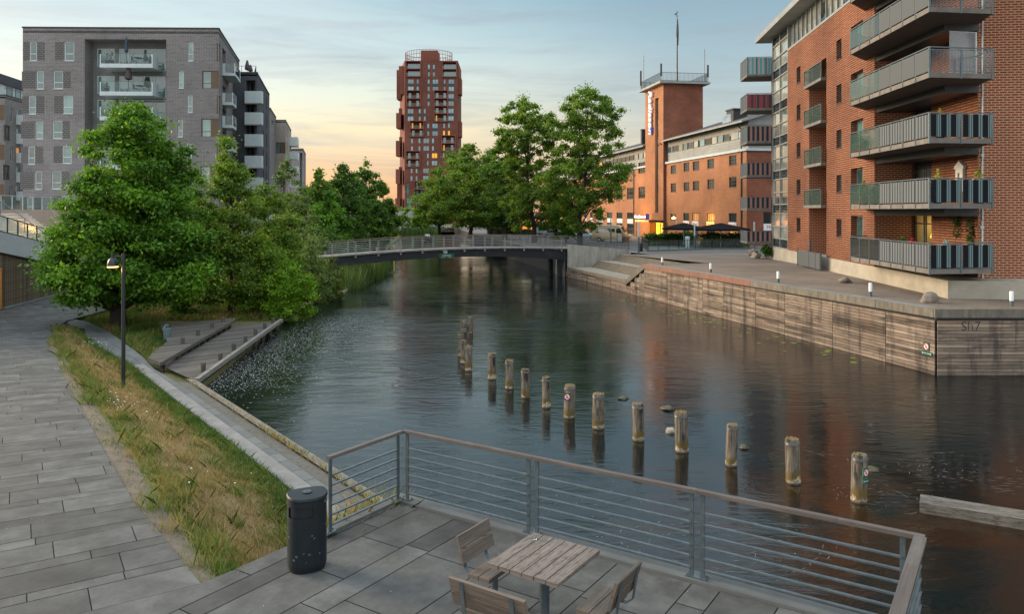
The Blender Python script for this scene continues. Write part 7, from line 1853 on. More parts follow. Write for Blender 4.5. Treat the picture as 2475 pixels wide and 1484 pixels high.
for v in b.verts:
 x, y, z = v.co; t = (x + 1) / 2
 w_ = .13 * (.35 + .65 * math.sin(math.pi * min(1, .18 + t * .82))) if x < .75 else .10
 v.co = Vector((x * .38, y * w_ * (1 if x > -.6 else .6), z * w_ * (1 if x > -.6 else .45) + .14 * max(0, x) ** 1.5 + .07 * x))
for v in list(b.verts):
 if v.co.x > .30: v.co.z += .10; v.co.x -= .04
g0 = b.verts[:]; c = Vector((.36, 0, .27))
r = bmesh.ops.create_uvsphere(b, u_segments=10, v_segments=8, radius=.085, matrix=Matrix.Translation((.33, 0, .26)))
r = bmesh.ops.create_cone(b, cap_ends=True, segments=6, radius1=.03, radius2=.004, depth=.14, matrix=Matrix.Translation((.46, 0, .25)) @ Matrix.Rotation(R(90), 4, 'Y'))
for y in (-.04, .04): bmesh.ops.create_cone(b, cap_ends=True, segments=5, radius1=.014, radius2=.014, depth=.16, matrix=Matrix.Translation((.05, y, -.14)))
me = bpy.data.meshes.new('gull'); b.to_mesh(me); b.free(); me.materials.append(surf('bird_dark', (.06, .06, .065), (.12, .12, .12), 3, dirt=0, coord='pos'))
gu = bpy.data.objects.new('bird', me); COL.objects.link(gu); gu.location = (fp.x - .15, fp.y, ftop + .44); gu.rotation_euler = (0, R(-18), R(15)); tag(gu, 'small dark bird perched on top of the flagpole', 'bird')
M['sign_glow'] = emit('sign_glow', (.9, .93, 1), .35); M['sign_violet'] = emit('sign_violet', (.08, .08, .40), .3)
ls = FT.s(1575.5); zt_, zb2 = FT.z(1575, 236), FT.z(1575, 306)
ts = thing('tower_lettering', 'vertical white script hotel lettering on the tower, reading downwards', 'sign', FT.P(ls, zb2, .3))
text_mesh('lettering', 'Radisson', 2.1, M['sign_glow'], ts, FT.P(ls, (zt_ + zb2) / 2, .35), (0, 0, -1), -hd, .10, font_shear=.25, bold=.03)
mb = MB(); FT.slab(mb, ls - .12, ls + .12, zb2 - .1, zt_ - 2, .02, .12); mb.build('backing_bar', M['sign_black'], ts)
z1_, z0_ = FT.z(1573, 309), FT.z(1573, 323); bs = thing('blue_square_sign', 'violet blue square sign below the vertical lettering on the tower', 'sign', FT.P(ls, z0_, .3))
mb = MB(); FT.slab(mb, ls - .65, ls + .65, z0_, z1_, .02, .4); mb.build('box', M['sign_violet'], bs); text_mesh('lettering', 'Blu', .62, M['sign_glow'], bs, FT.P(ls, (z0_ + z1_) / 2, .42), -hd, (0, 0, 1), .01)
zcn = FT.z(1590, hY(1236)); ca = thing('entrance_canopy', 'flat dark canopy over the brightly lit hotel entrance', 'canopy', FT.P(ds[0], zcn, 2))
mb = MB(); FT.slab(mb, ds[0] - .3, ds[1] + .5, zcn, zcn + .3, .01, 2.5); mb.build('roof', M['dark_steel'], ca)
p = FT.P(ds[1] + .3, 0, 2.3); mb = MB(); mb.tube([(p.x, p.y, GZ), (p.x, p.y, zcn)], .08, 8); mb.build('column', M['steel'], ca)
lc = FT.P(ds[1] - .3, zcn + .85, 1.9); cs_ = thing('canopy_sign', 'glowing white script sign with a blue panel, standing on the hotel canopy', 'sign', lc)
ex_ = Vector((.95, -.30, 0)).normalized(); text_mesh('lettering', 'Radisson', .52, emit('sign_bright', (1, .95, .82), 3.0), cs_, lc, ex_, (0, 0, 1), .05, font_shear=.25, bold=.025)
c = lc + ex_ * 1.3; mb = MB(); mb.obox(c, ex_, Vector((-ex_.y, ex_.x, 0)), (-.28, .28), (-.05, .05), (zcn + .4, zcn + 1.35)); mb.build('blue_panel', M['sign_violet'], cs_)
mb = MB(); mb.bar(lc - ex_ * 1.1 - Vector((0, 0, .45)), lc + ex_ * 1.6 - Vector((0, 0, .45)), .08, .08); mb.build('bracket', M['dark_steel'], cs_)
p = FT.P((ds[0] + ds[1]) / 2, 2.7, 1.6); lamp('entrance_light', p, 600, (1, .55, .10), .3); lamp('entrance_light', FT.P(ds[1] + 3, 3.2, 4.2), 1100, (1, .55, .12), .3)
lamp('sign_light', FH.P((H_t[2][0] + H_t[2][1]) / 2, z_tt - .7, .5), 50, (1, .6, .12), .1)
# ------------------------------------------------------------------ tall tower block far down the river
M['lit_tower'] = emit('lit_tower', (.9, .42, .06), .55)
YT = 320.0; tX = lambda zx: ((1320 + zx / 4.788) / 1.3977); tY = lambda zy: ((150 + zy / 4.788) / 1.3977)
uX = lambda zx: ((1320 + zx / 4.365) / 1.3977); uY = lambda zy: ((440 + zy / 4.365) / 1.3977)
tk = thing('tower_block', 'tall dark red brick tower block with boxed balconies, far down the river', 'building', at(1041, 538, YT))
L0, L1 = at(977.5, 146, YT), at(1106, 146, YT); FK = Fac((L0.x, YT), (1, 0), (0, -1)); ZK = L0.z; wk = L1.x - L0.x; zk0 = -1
sdk_ = Vector((-.23, .973, 0)).normalized(); FKS = Fac((L0.x, YT), sdk_, (-sdk_.y, sdk_.x)); skl = 22
tr = lambda q, X=tX, Y=tY: FK.rect(X(q[0]), X(q[1]), Y(q[2]), Y(q[3]))
W1 = [(593, 632, 314, 396), (593, 632, 436, 517), (673, 713, 314, 396), (673, 713, 436, 517), (273, 371, 555, 632), (273, 371, 670, 746), (411, 452, 555, 632), (411, 452, 670, 746), (590, 630, 555, 634), (590, 630, 672, 752), (670, 768, 555, 634), (670, 768, 672, 750),
   (850, 886, 556, 634), (850, 886, 672, 745), (928, 1024, 555, 634), (928, 1024, 672, 752), (588, 628, 790, 872), (588, 628, 912, 995), (925, 1020, 790, 872), (925, 1020, 908, 992), (266, 366, 1034, 1116), (266, 366, 1155, 1238), (445, 484, 1034, 1114), (445, 484, 1155, 1235),
   (527, 566, 1034, 1114), (527, 566, 1155, 1235), (922, 1018, 1028, 1112), (922, 1018, 1150, 1232), (583, 622, 1272, 1354), (583, 622, 1394, 1475), (665, 760, 1272, 1354), (665, 760, 1394, 1475), (840, 880, 1270, 1352), (920, 958, 1268, 1350), (838, 878, 1388, 1470), (918, 958, 1388, 1470)]
W2 = [(290, 328, 116, 192), (290, 328, 228, 303), (401, 437, 114, 190), (401, 437, 226, 302), (475, 565, 112, 190), (475, 565, 224, 302), (601, 638, 112, 190), (600, 636, 224, 300), (526, 560, 334, 410), (524, 558, 446, 520), (600, 686, 332, 410), (598, 686, 444, 518), (762, 796, 330, 400),
   (286, 322, 558, 634), (284, 320, 668, 746), (360, 395, 558, 634), (360, 394, 668, 744), (470, 560, 556, 632), (470, 560, 666, 744), (230, 266, 780, 968), (230, 314, 1005, 1080), (228, 312, 1105, 1190), (224, 312, 1220, 1350), (215, 300, 1366, 1440)]
WK = [tr(q) for q in W1] + [tr(q, uX, uY) for q in W2]
LG = [((250, 474, 275, 512), 2, tX, tY), ((838, 1056, 284, 517), 2, tX, tY), ((262, 475, 750, 998), 2, tX, tY), ((706, 915, 748, 1237), 4, tX, tY), ((316, 528, 1240, 1480), 2, tX, tY), ((755, 943, 80, 300), 2, uX, uY), ((230, 425, 308, 534), 2, uX, uY), ((350, 500, 760, 1195), 4, uX, uY)]
LGr = [(tr(q, X, Y), n) for q, n, X, Y in LG]
mb = MB(); FK.wall(mb, 0, wk, zk0, ZK, [(*h, .3) for h in WK] + [(*h, 2.2) for h, n in LGr]); FKS.quad(mb, 0, skl, zk0, ZK)
FKR = Fac((L1.x, YT), (0, 1), (1, 0)); FKR.quad(mb, 0, skl, zk0, ZK); mb.prism([(L0.x, YT), (L1.x, YT), (L1.x, YT + skl), (L0.x + sdk_.x * skl, YT + sdk_.y * skl)], ZK - .1, ZK)
mb.build('brick_wall', M['tower_brick'], tk)
for i, h in enumerate(WK): window(tk, FK, h, M['frame_dark'], M['lit_tower'] if i in (34, 35, 46) else M['glass_teal'], .28, 1 if h[1] - h[0] > 2.4 else 0, 0, .13)
for a, b in zip(WK[0:36:2], WK[1:36:2]):
 if abs(a[0] - b[0]) < .5 and 0 < a[2] - b[3] < 2.0: mb = MB(); FK.slab(mb, a[0], a[1], b[3] + .02, a[2] - .02, -.1, .04); mb.build('spandrel', M['frame_dark'], tk)
for j, (h, n) in enumerate(LGr):
 a, b, z0, z1 = h; mb = MB(); q = .28
 FK.slab(mb, a - q, a, z0 - q, z1 + q, -.2, .7); FK.slab(mb, b, b + q, z0 - q, z1 + q, -.2, .7); FK.slab(mb, a, b, z1, z1 + q, -.2, .7); FK.slab(mb, a, b, z0 - q, z0, -.2, .7)
 for k in range(1, n): z = z0 + (z1 - z0) * k / n; FK.slab(mb, a, b, z - .15, z + .15, -2.19, .68)
 f = mb.build('balcony_frame', M['tower_frame'], tk)
 mb = MB(); FK.quad(mb, a, b, z0, z1, -2.18); o = mb.build('back_wall', M['tower_brick'], None); o.parent = f
 for k in range(n):
  za_ = z0 + (z1 - z0) * k / n + .16; fh = (z1 - z0) / n - .32; L_ = b - a
  for u0, u1 in (((.04, .96),) if j < 2 else ((.06, .26), (.66, .86))):
   lit_ = (j, k, u0) in ((3, 0, .06), (4, 1, .06), (5, 0, .06), (4, 1, .66)); mb = MB(); FK.slab(mb, a + L_ * u0, a + L_ * (u0 + .1 if lit_ else u1), za_ + .02, za_ + fh * .86, -2.16, -2.05); o = mb.build('glazing', M['lit_tower'] if (j, k, u0) in ((3, 0, .06), (4, 1, .06), (5, 0, .06), (4, 1, .66)) else M['glass_teal'], None); o.parent = f
  mb = MB(); FK.quad(mb, a, b, za_, za_ + 1.15, .55); o = mb.build('balustrade_glass', M['rail_glass'], None); o.parent = f
bx_ = [(128, 218, 345, 525, tX, tY), (92, 165, 410, 880, tX, tY), (146, 214, 525, 800, tX, tY), (128, 210, 1030, 1295, tX, tY), (84, 160, 1105, 1350, tX, tY), (122, 186, 95, 330, uX, uY), (72, 130, 152, 380, uX, uY), (118, 180, 538, 765, uX, uY), (70, 110, 572, 785, uX, uY), (90, 165, 765, 1205, uX, uY), (64, 95, 1000, 1205, uX, uY),
   (1078, 1098, 355, 540, tX, tY), (1078, 1138, 536, 800, tX, tY), (1076, 1084, 820, 1060, tX, tY), (1070, 1138, 1238, 1490, tX, tY)]
for i, (x0, x1, y0, y1, X, Y) in enumerate(bx_):
 d0 = YT + 2 + (9 if (i % 2 and i < 11) else 0); p, q = at(X(x0), Y(y1), d0), at(X(x1), Y(y0), d0)
 xb = max(q.x, L0.x + sdk_.x * (d0 - YT + 8) + .1) if i < 11 else q.x
 if i >= 11: p.x = L1.x - .1
 mb = MB(); mb.box(p.x, xb, d0, d0 + 6.5, p.z, q.z, 0, .5); o = mb.build('bay_box', M['tower_box'], tk)
 if i < 11:
  for zc in (.28, .72): mb = MB(); mb.box(p.x - .05, p.x + .12, d0 + 1.0, d0 + 5.5, p.z + (q.z - p.z) * zc - .9, p.z + (q.z - p.z) * zc + .9); w_ = mb.build('window', M['glass_bay'], None); w_.parent = o
mb = MB(); p, q = at(tX(488), tY(262), YT + 5), at(tX(762), tY(100), YT + 5); mb.box(p.x, q.x, YT + 4, YT + 12, ZK - .05, q.z); mb.build('roof_house', M['tower_box'], tk)
rr_ = (at(tX(988), 0, YT + 9).x - at(tX(230), 0, YT + 9).x) / 2; cx_ = (at(tX(988), 0, YT + 9).x + at(tX(230), 0, YT + 9).x) / 2
mb = MB(); zr0, zr1 = ZK + .2, at(0, tY(140), YT + 9).z; n = 44
for k in range(n):
 a0_, a1_ = 2 * math.pi * k / n, 2 * math.pi * (k + 1) / n; P = lambda a, z: (cx_ + rr_ * math.cos(a), YT + 10.2 + 9.5 * math.sin(a), z)
 for z in (zr0, zr0 + (zr1 - zr0) * .33, zr0 + (zr1 - zr0) * .66, zr1): mb.bar(P(a0_, z), P(a1_, z), .14, .14)
 mb.bar(P(a0_, zr0 - .3), P(a0_, zr1), .13, .13, up=(1, 0, 0))
mb.build('roof_screen', M['tower_frame'], tk)
# ------------------------------------------------------------------ trees and shrubs
M['oak_leaf'] = leafmat('oak_leaf', (.016, .058, .006), (.115, .26, .02), .38, (.21, .37, .032))
M['alder_leaf'] = leafmat('alder_leaf', (.028, .07, .010), (.15, .26, .028), .38, (.27, .36, .05))
M['lime_leaf'] = leafmat('lime_leaf', (.045, .13, .006), (.18, .34, .02), .38, (.33, .47, .038))
M['dark_leaf'] = leafmat('dark_leaf', (.012, .048, .009), (.095, .20, .026), .35, (.18, .30, .036))
M['grey_leaf'] = leafmat('grey_leaf', (.035, .075, .024), (.15, .23, .06), .35, (.27, .35, .11))
def leaf_mesh(name, cl, n, size, seed, mat, flat=.5, tone_h=None, aspect=.55, droop=0.0):
 """cl: array of clumps x,y,z,rx,rz ; leaf-sized faces spread through them"""
 rs = np.random.RandomState(seed); cl = np.asarray(cl, float)
 wgt = cl[:, 3] ** 2 * np.maximum(cl[:, 4], .01); wgt = wgt ** .8; idx = rs.choice(len(cl), n, p=wgt / wgt.sum())
 d = rs.normal(size=(n, 3)); d /= np.linalg.norm(d, axis=1)[:, None]
 rad = np.minimum(np.abs(rs.normal(0, .62, n)) + .12, 1.7)
 off = d * rad[:, None] * np.stack([cl[idx, 3], cl[idx, 3], cl[idx, 4]], 1)
 r2 = (off[:, 0] ** 2 + off[:, 1] ** 2) ** .5
 off[:, 2] -= droop * r2 ** 1.5
 c = cl[idx, :3] + off
 nrm = rs.normal(size=(n, 3)) * (1 - flat) + np.array([0, 0, 1.0]) * flat + d * .35
 nrm /= np.linalg.norm(nrm, axis=1)[:, None]
 t = rs.normal(size=(n, 3)); t -= nrm * (t * nrm).sum(1)[:, None]; t /= np.linalg.norm(t, axis=1)[:, None]
 b = np.cross(nrm, t); s = size * rs.uniform(.45, 1.5, n)[:, None]
 fold = nrm * s * .18
 v = np.stack([c - t * s, c + b * s * aspect + fold, c + t * s, c - b * s * aspect + fold], 1).reshape(-1, 3)
 me = bpy.data.meshes.new(name); me.vertices.add(4 * n); me.vertices.foreach_set('co', v.astype(np.float32).ravel())
 me.loops.add(4 * n); me.loops.foreach_set('vertex_index', np.arange(4 * n, dtype=np.int32))
 me.polygons.add(n); me.polygons.foreach_set('loop_start', np.arange(0, 4 * n, 4, dtype=np.int32))
 me.update(calc_edges=True)
 ct = rs.uniform(.25, .75, len(cl)); tone = np.clip(ct[idx] + rs.normal(0, .16, n), 0, 1)
 a = me.attributes.new('tone', 'FLOAT', 'FACE'); a.data.foreach_set('value', tone.astype(np.float32)); me.materials.append(mat)
 o = bpy.data.objects.new(name, me); COL.objects.link(o); return o
def tree(label, base, h, prof, mat, n, leaf, seed, trunk_r, nclump, cr=(.16, .26), flat=.5, crz=.5, name='tree', group=None, lean=(0, 0), start=.1, droop=.03, bias=.45, layers=None, trunk_h=.9, limbs=True, cat='tree', off=0.0, dens=1.7):
 """prof: list of (height fraction, radius in metres) of the crown outline"""
 t = thing(name, label, cat, base, group); rng = random.Random(seed); bx_, by_, bz_ = base; nclump = int(nclump * dens); n = int(n * 2.2); leaf *= .74
 hs = [p[0] for p in prof]; rs_ = [p[1] for p in prof]; Rm = max(rs_)
 def rad(f): return float(np.interp(f, hs, rs_))
 ax = lambda f: (bx_ + lean[0] * f * h, by_ + lean[1] * f * h)
 cl = []; tries = 0
 while len(cl) < nclump and tries < nclump * 30:
  tries += 1
  f = rng.uniform(hs[0], hs[-1]); r = rad(f)
  if rng.random() > (r / Rm) ** 1.1 + .06: continue
  a = rng.uniform(0, 2 * math.pi); q = r * (rng.random() ** bias)
  if layers: f = round(f * layers) / layers + rng.gauss(0, .22 / layers)
  k = rng.uniform(*cr) * Rm * (.55 + .45 * r / Rm); q = max(0, q - k * .55) if r > k else q * .5
  x0, y0 = ax(f); x0 += off * min(1, f * 4); cl.append((x0 + q * math.cos(a), y0 + q * math.sin(a), bz_ + f * h, k, k * crz))
 cl.append((*ax(.97), bz_ + h * .97, .10 * Rm + .25, .05 * h))
 o = leaf_mesh('crown', cl, n, leaf, seed, mat, flat, droop=droop); attach(o, t)
 mb = MB(); N_ = 7; wob = [(rng.gauss(0, .012) * h, rng.gauss(0, .012) * h) for _ in range(N_ + 1)]; wob[0] = (0, 0)
 pts = []; rads = []
 for i in range(N_ + 1):
  f = trunk_h * i / N_; x, y = ax(f); pts.append((x + wob[i][0], y + wob[i][1], bz_ - .15 + f * h)); rads.append(trunk_r * (1.25 if i == 0 else 1 - .88 * i / N_))
 mb.tube(pts, rads, 9)
 if limbs:
  for c in cl[:70]:
   f1 = (c[2] - bz_) / h; f0 = max(start * .6, min(f1 - rng.uniform(.04, .16), trunk_h * .95)); i = f0 / trunk_h * N_; k = min(N_ - 1, int(i)); p = Vector(pts[k]).lerp(Vector(pts[k + 1]), i - k)
   r0 = max(.012, trunk_r * (1 - .88 * f0 / trunk_h) * .42); e = Vector(c[:3]); m = p.lerp(e, .5) + Vector((rng.gauss(0, .12), rng.gauss(0, .12), .10 * (e - p).length * rng.uniform(-.3, 1)))
   mb.tube([p, m, e], [r0, r0 * .6, r0 * .18], 5, caps=False)
 mb.build('trunk', M['bark'], t, smooth=True)
 return t
def tw(px, py, z): p = on(px, py, z); return (p.x, p.y, z)
def td_(px, d, z): return ((px - CX) / F * d, d, z)
m_px = lambda d: d / F
ob = tw(287, 780, -1.5); k = ob[1] / F
tree('big dense oak with layered bright green foliage, behind the lit lamp', ob, 522 * k, [(.11, 120 * k), (.15, 190 * k), (.21, 220 * k), (.34, 210 * k), (.45, 188 * k), (.56, 168 * k), (.68, 150 * k), (.80, 132 * k), (.89, 104 * k), (.95, 68 * k), (1.0, 25 * k)], M['oak_leaf'], 70000, .135, 3, .36, 230, (.10, .19), .45, .62, droop=.06, bias=.5, off=42 * k, name='oak_tree')
b_ = td_(560, 46, -1.6); k = 46 / F
tree('slender olive green tree with an open top, right behind the oak', b_, 425 * k, [(.05, 80 * k), (.2, 125 * k), (.4, 120 * k), (.55, 95 * k), (.72, 70 * k), (.86, 45 * k), (1, 10 * k)], M['alder_leaf'], 26000, .11, 5, .2, 85, (.14, .26), .3, .6, lean=(-.03, 0), name='alder_tree')
b_ = td_(640, 49, -1.7); k = 49 / F
tree('broad dark green tree leaning over the lower deck', b_, 300 * k, [(.03, 70 * k), (.2, 105 * k), (.5, 100 * k), (.75, 75 * k), (.92, 38 * k), (1, 10 * k)], M['alder_leaf'], 20000, .11, 6, .16, 60, (.16, .28), .3, .6, name='alder_tree')
b_ = td_(482, 52, -1.6); k = 52 / F
tree('dark green tree filling the gap behind the right flank of the oak', b_, 300 * k, [(.05, 60 * k), (.3, 85 * k), (.6, 75 * k), (.85, 45 * k), (1, 8 * k)], M['dark_leaf'], 12000, .12, 7, .15, 45, (.16, .28), .3, .6, name='alder_tree')
b_ = td_(693, 57, -1.8); k = 57 / F
tree('thin sparse sapling rising in front of the pale brick flats', b_, 330 * k, [(.35, 35 * k), (.6, 55 * k), (.8, 45 * k), (.93, 24 * k), (1, 6 * k)], M['grey_leaf'], 3600, .10, 8, .08, 34, (.16, .30), .3, .6, name='young_tree')
b_ = td_(735, 60, -1.9); k = 60 / F
tree('pale airy tree over the left end of the footbridge', b_, 235 * k, [(.1, 50 * k), (.4, 75 * k), (.7, 60 * k), (.9, 30 * k), (1, 6 * k)], M['grey_leaf'], 9000, .10, 9, .1, 45, (.14, .26), .3, .6, name='young_tree')
b_ = tw(695, 772, -1.95); k = b_[1] / F
tree('round bright yellow green bush overhanging the water beyond the decks', b_, 140 * k, [(.02, 55 * k), (.2, 74 * k), (.5, 76 * k), (.75, 58 * k), (.92, 32 * k), (1, 8 * k)], M['lime_leaf'], 16000, .085, 10, .08, 70, (.16, .26), .3, .7, name='bush', cat='bush', trunk_h=.6)
b_ = td_(752, 55, -1.9); k = 55 / F
tree('dark shrub with grey green leaves right of the bright bush', b_, 150 * k, [(.02, 55 * k), (.3, 62 * k), (.6, 50 * k), (.85, 30 * k), (1, 8 * k)], M['grey_leaf'], 9000, .09, 11, .07, 45, (.18, .28), .3, .7, name='bush', cat='bush', trunk_h=.6)
b_ = td_(800, 57, -1.95); k = 57 / F
tree('low shrub with yellow blossom hanging over the water, left of the bridge', b_, 98 * k, [(.02, 32 * k), (.3, 38 * k), (.6, 30 * k), (1, 8 * k)], leafmat('blossom_leaf', (.02, .05, .01), (.10, .16, .02), .3, (.45, .36, .03)), 5000, .08, 12, .06, 36, (.2, .3), .3, .7, name='bush', cat='bush', trunk_h=.6)
b_ = td_(610, 50.5, -1.9); k = 50 / F
tree('dark undergrowth shrub behind the upper deck', b_, 95 * k, [(.0, 60 * k), (.4, 70 * k), (.8, 40 * k), (1, 10 * k)], M['dark_leaf'], 8000, .09, 13, .06, 36, (.2, .3), .3, .6, name='bush', cat='bush', trunk_h=.6)
b_ = td_(440, 47, -1.7); k = 47 / F
tree('low dark shrub beside the oak trunk', b_, 75 * k, [(.0, 38 * k), (.4, 44 * k), (.8, 26 * k), (1, 8 * k)], M['dark_leaf'], 4000, .09, 14, .05, 24, (.2, .32), .3, .6, name='bush', cat='bush', trunk_h=.6)
b_ = td_(800, 80, -1.8); k = 80 / F
tree('dark shrub growing under the left end of the footbridge', b_, 110 * k, [(.0, 50 * k), (.4, 60 * k), (.8, 40 * k), (1, 8 * k)], M['dark_leaf'], 6000, .12, 15, .07, 36, (.2, .3), .3, .6, name='bush', cat='bush', trunk_h=.6)
LB = [(770, 92, 410, 62, 'alder_leaf', 'mid green tree at the left end of the row beyond the bridge'), (830, 100, 398, 80, 'dark_leaf', 'big round dense tree beyond the bridge on the left bank'), (795, 86, 465, 55, 'oak_leaf', 'bright green maple low over the left bank behind the bridge'),
   (885, 125, 388, 62, 'dark_leaf', 'tall dark tree with drooping tips beyond the round one'), (905, 112, 470, 45, 'dark_leaf', 'lower dark tree at the water beyond the bridge, left of the tower block'), (928, 150, 448, 42, 'alder_leaf', 'distant tree just left of the tower block'), (742, 98, 455, 50, 'dark_leaf', 'dark tree behind the pale sapling beyond the bridge'), (700, 90, 470, 45, 'alder_leaf', 'tree at the foot of the pale brick flats')]
for i, (px, d, ytop, r, lm_, lb) in enumerate(LB):
 k = d / F; z = -1.2; hh_ = EYE + (HY - ytop) * k - z; b_ = td_(px, d, z); r *= k
 tree(lb, b_, hh_, [(.04, r * .75), (.25, r), (.5, r * .98), (.72, r * .78), (.88, r * .45), (1, r * .1)], M[lm_], 15000 if d < 110 else 10000, .0021 * d, 20 + i, .02 * hh_, 75, (.15, .25), .3, .62, group='trees on the left bank beyond the bridge', droop=.05 if i != 3 else .2)
def rt(px, d, ytop, hw, lm_, lb, n, prof, ncl, leafk=.0019, cr=(.13, .22), tr_=.022, crz=.42, st=.2, seed=0, flat=.4, zb=.1, lean=(0, 0), dens=1.7):
 k = d / F; hh_ = EYE + (HY - ytop) * k - zb; r = hw * k
 return tree(lb, td_(px, d, zb), hh_, [(f, q * r) for f, q in prof], M[lm_], n, leafk * d, seed, tr_ * hh_, ncl, cr, flat, crz, start=st, group='trees on the right bank', lean=lean, dens=dens)
rt(1290, 108, 236, 84, 'alder_leaf', 'tall open crowned tree with a leaning dark trunk, left of the tallest pair', 27000, [(.10, .7), (.22, 1.0), (.36, .95), (.46, .75), (.58, .75), (.70, 1.0), (.82, 1.0), (.91, .75), (.97, .5), (1, .2)], 150, seed=41, lean=(-.075, 0), tr_=.017, cr=(.10, .18), dens=1.7, crz=.6)
rt(1400, 100, 212, 112, 'alder_leaf', 'tallest tree with spreading bare limbs, in front of the hotel wing', 33000, [(.07, .3), (.18, .55), (.33, 1.05), (.48, 1.1), (.60, .85), (.72, .95), (.84, .85), (.93, .6), (.98, .42), (1, .2)], 165, seed=42, tr_=.018, lean=(.05, 0), cr=(.09, .16), dens=1.7, crz=.6)
rt(1135, 128, 352, 112, 'alder_leaf', 'broad dense lime tree beside the tower block, over the far quay', 26000, [(.12, .8), (.3, 1.1), (.5, 1.05), (.7, .92), (.86, .7), (.95, .45), (1, .2)], 100, seed=43, tr_=.022)
rt(1062, 150, 405, 66, 'alder_leaf', 'lower tree in front of the foot of the tower block', 12000, [(.16, .7), (.3, 1), (.55, .95), (.8, .6), (1, .1)], 70, seed=44, tr_=.022)
rt(1220, 118, 330, 72, 'dark_leaf', 'dark dense tree between the broad lime and the leaning tall tree', 15000, [(.1, .7), (.3, 1), (.55, 1), (.8, .65), (1, .12)], 85, seed=45)
rt(1345, 122, 430, 60, 'dark_leaf', 'shorter dark tree behind the two tallest trees', 10000, [(.16, .7), (.35, 1), (.6, .9), (.85, .5), (1, .1)], 60, seed=46)
rt(1185, 142, 365, 80, 'dark_leaf', 'dark tree standing behind the broad lime', 12000, [(.16, .7), (.35, 1), (.6, .9), (.85, .5), (1, .1)], 60, seed=47)
rt(1368, 108, 478, 40, 'oak_leaf', 'low young tree by the tallest trunk, left of the silver car', 5000, [(.08, .7), (.35, 1), (.6, .9), (.85, .5), (1, .1)], 50, seed=48)
rt(1018, 190, 500, 30, 'lime_leaf', 'small pale green tree on the far quay below the tower block', 3500, [(.1, .8), (.4, 1), (.8, .6), (1, .1)], 30, seed=49)
rt(985, 214, 505, 20, 'lime_leaf', 'small slim tree at the foot of the tower block', 1500, [(.2, .7), (.5, 1), (.8, .6), (1, .1)], 16, seed=50, zb=-.9)
rs = np.random.RandomState(77); cl = []
for k in range(150):
 x = rs.uniform(-75, -22); cl.append((x, 222 + rs.uniform(0, 30), rs.uniform(-1, 7 + 5 * math.sin(x * .2)), rs.uniform(1.6, 3.4), rs.uniform(1.2, 2.4)))
for k in range(40): x = rs.uniform(-22, 30); cl.append((x, 240 + rs.uniform(0, 20), rs.uniform(-1, 3), rs.uniform(1.2, 2.2), rs.uniform(.8, 1.4)))
o = leaf_mesh('distant_wood', cl, 16000, .42, 5, M['dark_leaf'], .3); tag(o, 'dark wood closing the far end of the river', 'woodland', kind='stuff')
def hedge(label, pts, w_, h, z, seed, n=7000, mat='dark_leaf', group='hedges by the hotel'):
 t = thing('hedge', label, 'hedge', (pts[0][0], pts[0][1], z), group); rs = np.random.RandomState(seed); cl = []
 for p, q in zip(pts, pts[1:]):
  L = math.hypot(q[0] - p[0], q[1] - p[1]); m = max(2, int(L / .45))
  for i in range(m + 1):
   f = i / m
   for r in range(3): cl.append((p[0] + (q[0] - p[0]) * f + rs.normal(0, .08), p[1] + (q[1] - p[1]) * f + rs.normal(0, w_ * .22), z + h * (.2 + .3 * r) + rs.normal(0, .04), w_ * .5, h * .22))
 o = leaf_mesh('foliage', cl, n, .11, seed, M[mat], .3); attach(o, t)
 mb = MB()
 for p, q in zip(pts, pts[1:]): mb.bar((p[0], p[1], z + h * .4), (q[0], q[1], z + h * .4), w_ * .55, h * .8)
 mb.build('inner_stems', M['bark'], t)
M['hedge_leaf'] = leafmat('hedge_leaf', (.015, .05, .006), (.06, .15, .016), .3, (.13, .25, .03))
hp = lambda px, d: ((px - CX) / F * d, d)
hedge('long dark hedge behind the glass fence under the left parasol', [hp(1565, 98), hp(1672, 101)], 1.2, 1.6, .1, 3, mat='hedge_leaf', n=9000)
hedge('clipped green hedge behind the glass fence under the right parasol', [hp(1702, 94), hp(1795, 93)], 1.5, 1.75, .1, 4, mat='hedge_leaf', n=9000)
hedge('low green hedge along the far quay behind the tall tree trunk', [hp(1180, 150), hp(1345, 128)], 1.0, 1.3, .1, 5, mat='hedge_leaf')
b_ = (*hp(1852, 66.5), .45); tree('small round bush in the bed at the corner of the brick flats', b_, 1.15, [(.2, .5), (.6, .7), (1, .2)], M['hedge_leaf'], 1500, .07, 61, .04, 24, (.25, .4), .3, .7, name='bush', cat='bush')
rs = np.random.RandomState(4); mb = MB()
for k in range(2600):
 if k < 1900: p = Vector((-13.4 - rs.uniform(-.8, 2.6), rs.uniform(63, 80), WATER)); h = rs.uniform(1.2, 2.3)
 else: p = Vector((-28.5 + rs.uniform(-3, 10), rs.uniform(199, 204), WATER)); h = rs.uniform(1.5, 3.2)
 s = .03 if k < 1900 else .07; d = Vector((rs.normal(0, .22), rs.normal(0, .22), 1)) * h; a = rs.uniform(0, 6.28); e = Vector((math.cos(a), math.sin(a), 0)) * s
 mb.face([p - e, p + e, p + d * .6 + e * .7, p + d, p + d * .6 - e * .7], 0, None, rs.rand())
tag(mb.build('reeds', leafmat('reed', (.03, .07, .015), (.11, .17, .045), .3)), 'reeds along the left bank of the river', 'reeds', kind='stuff')
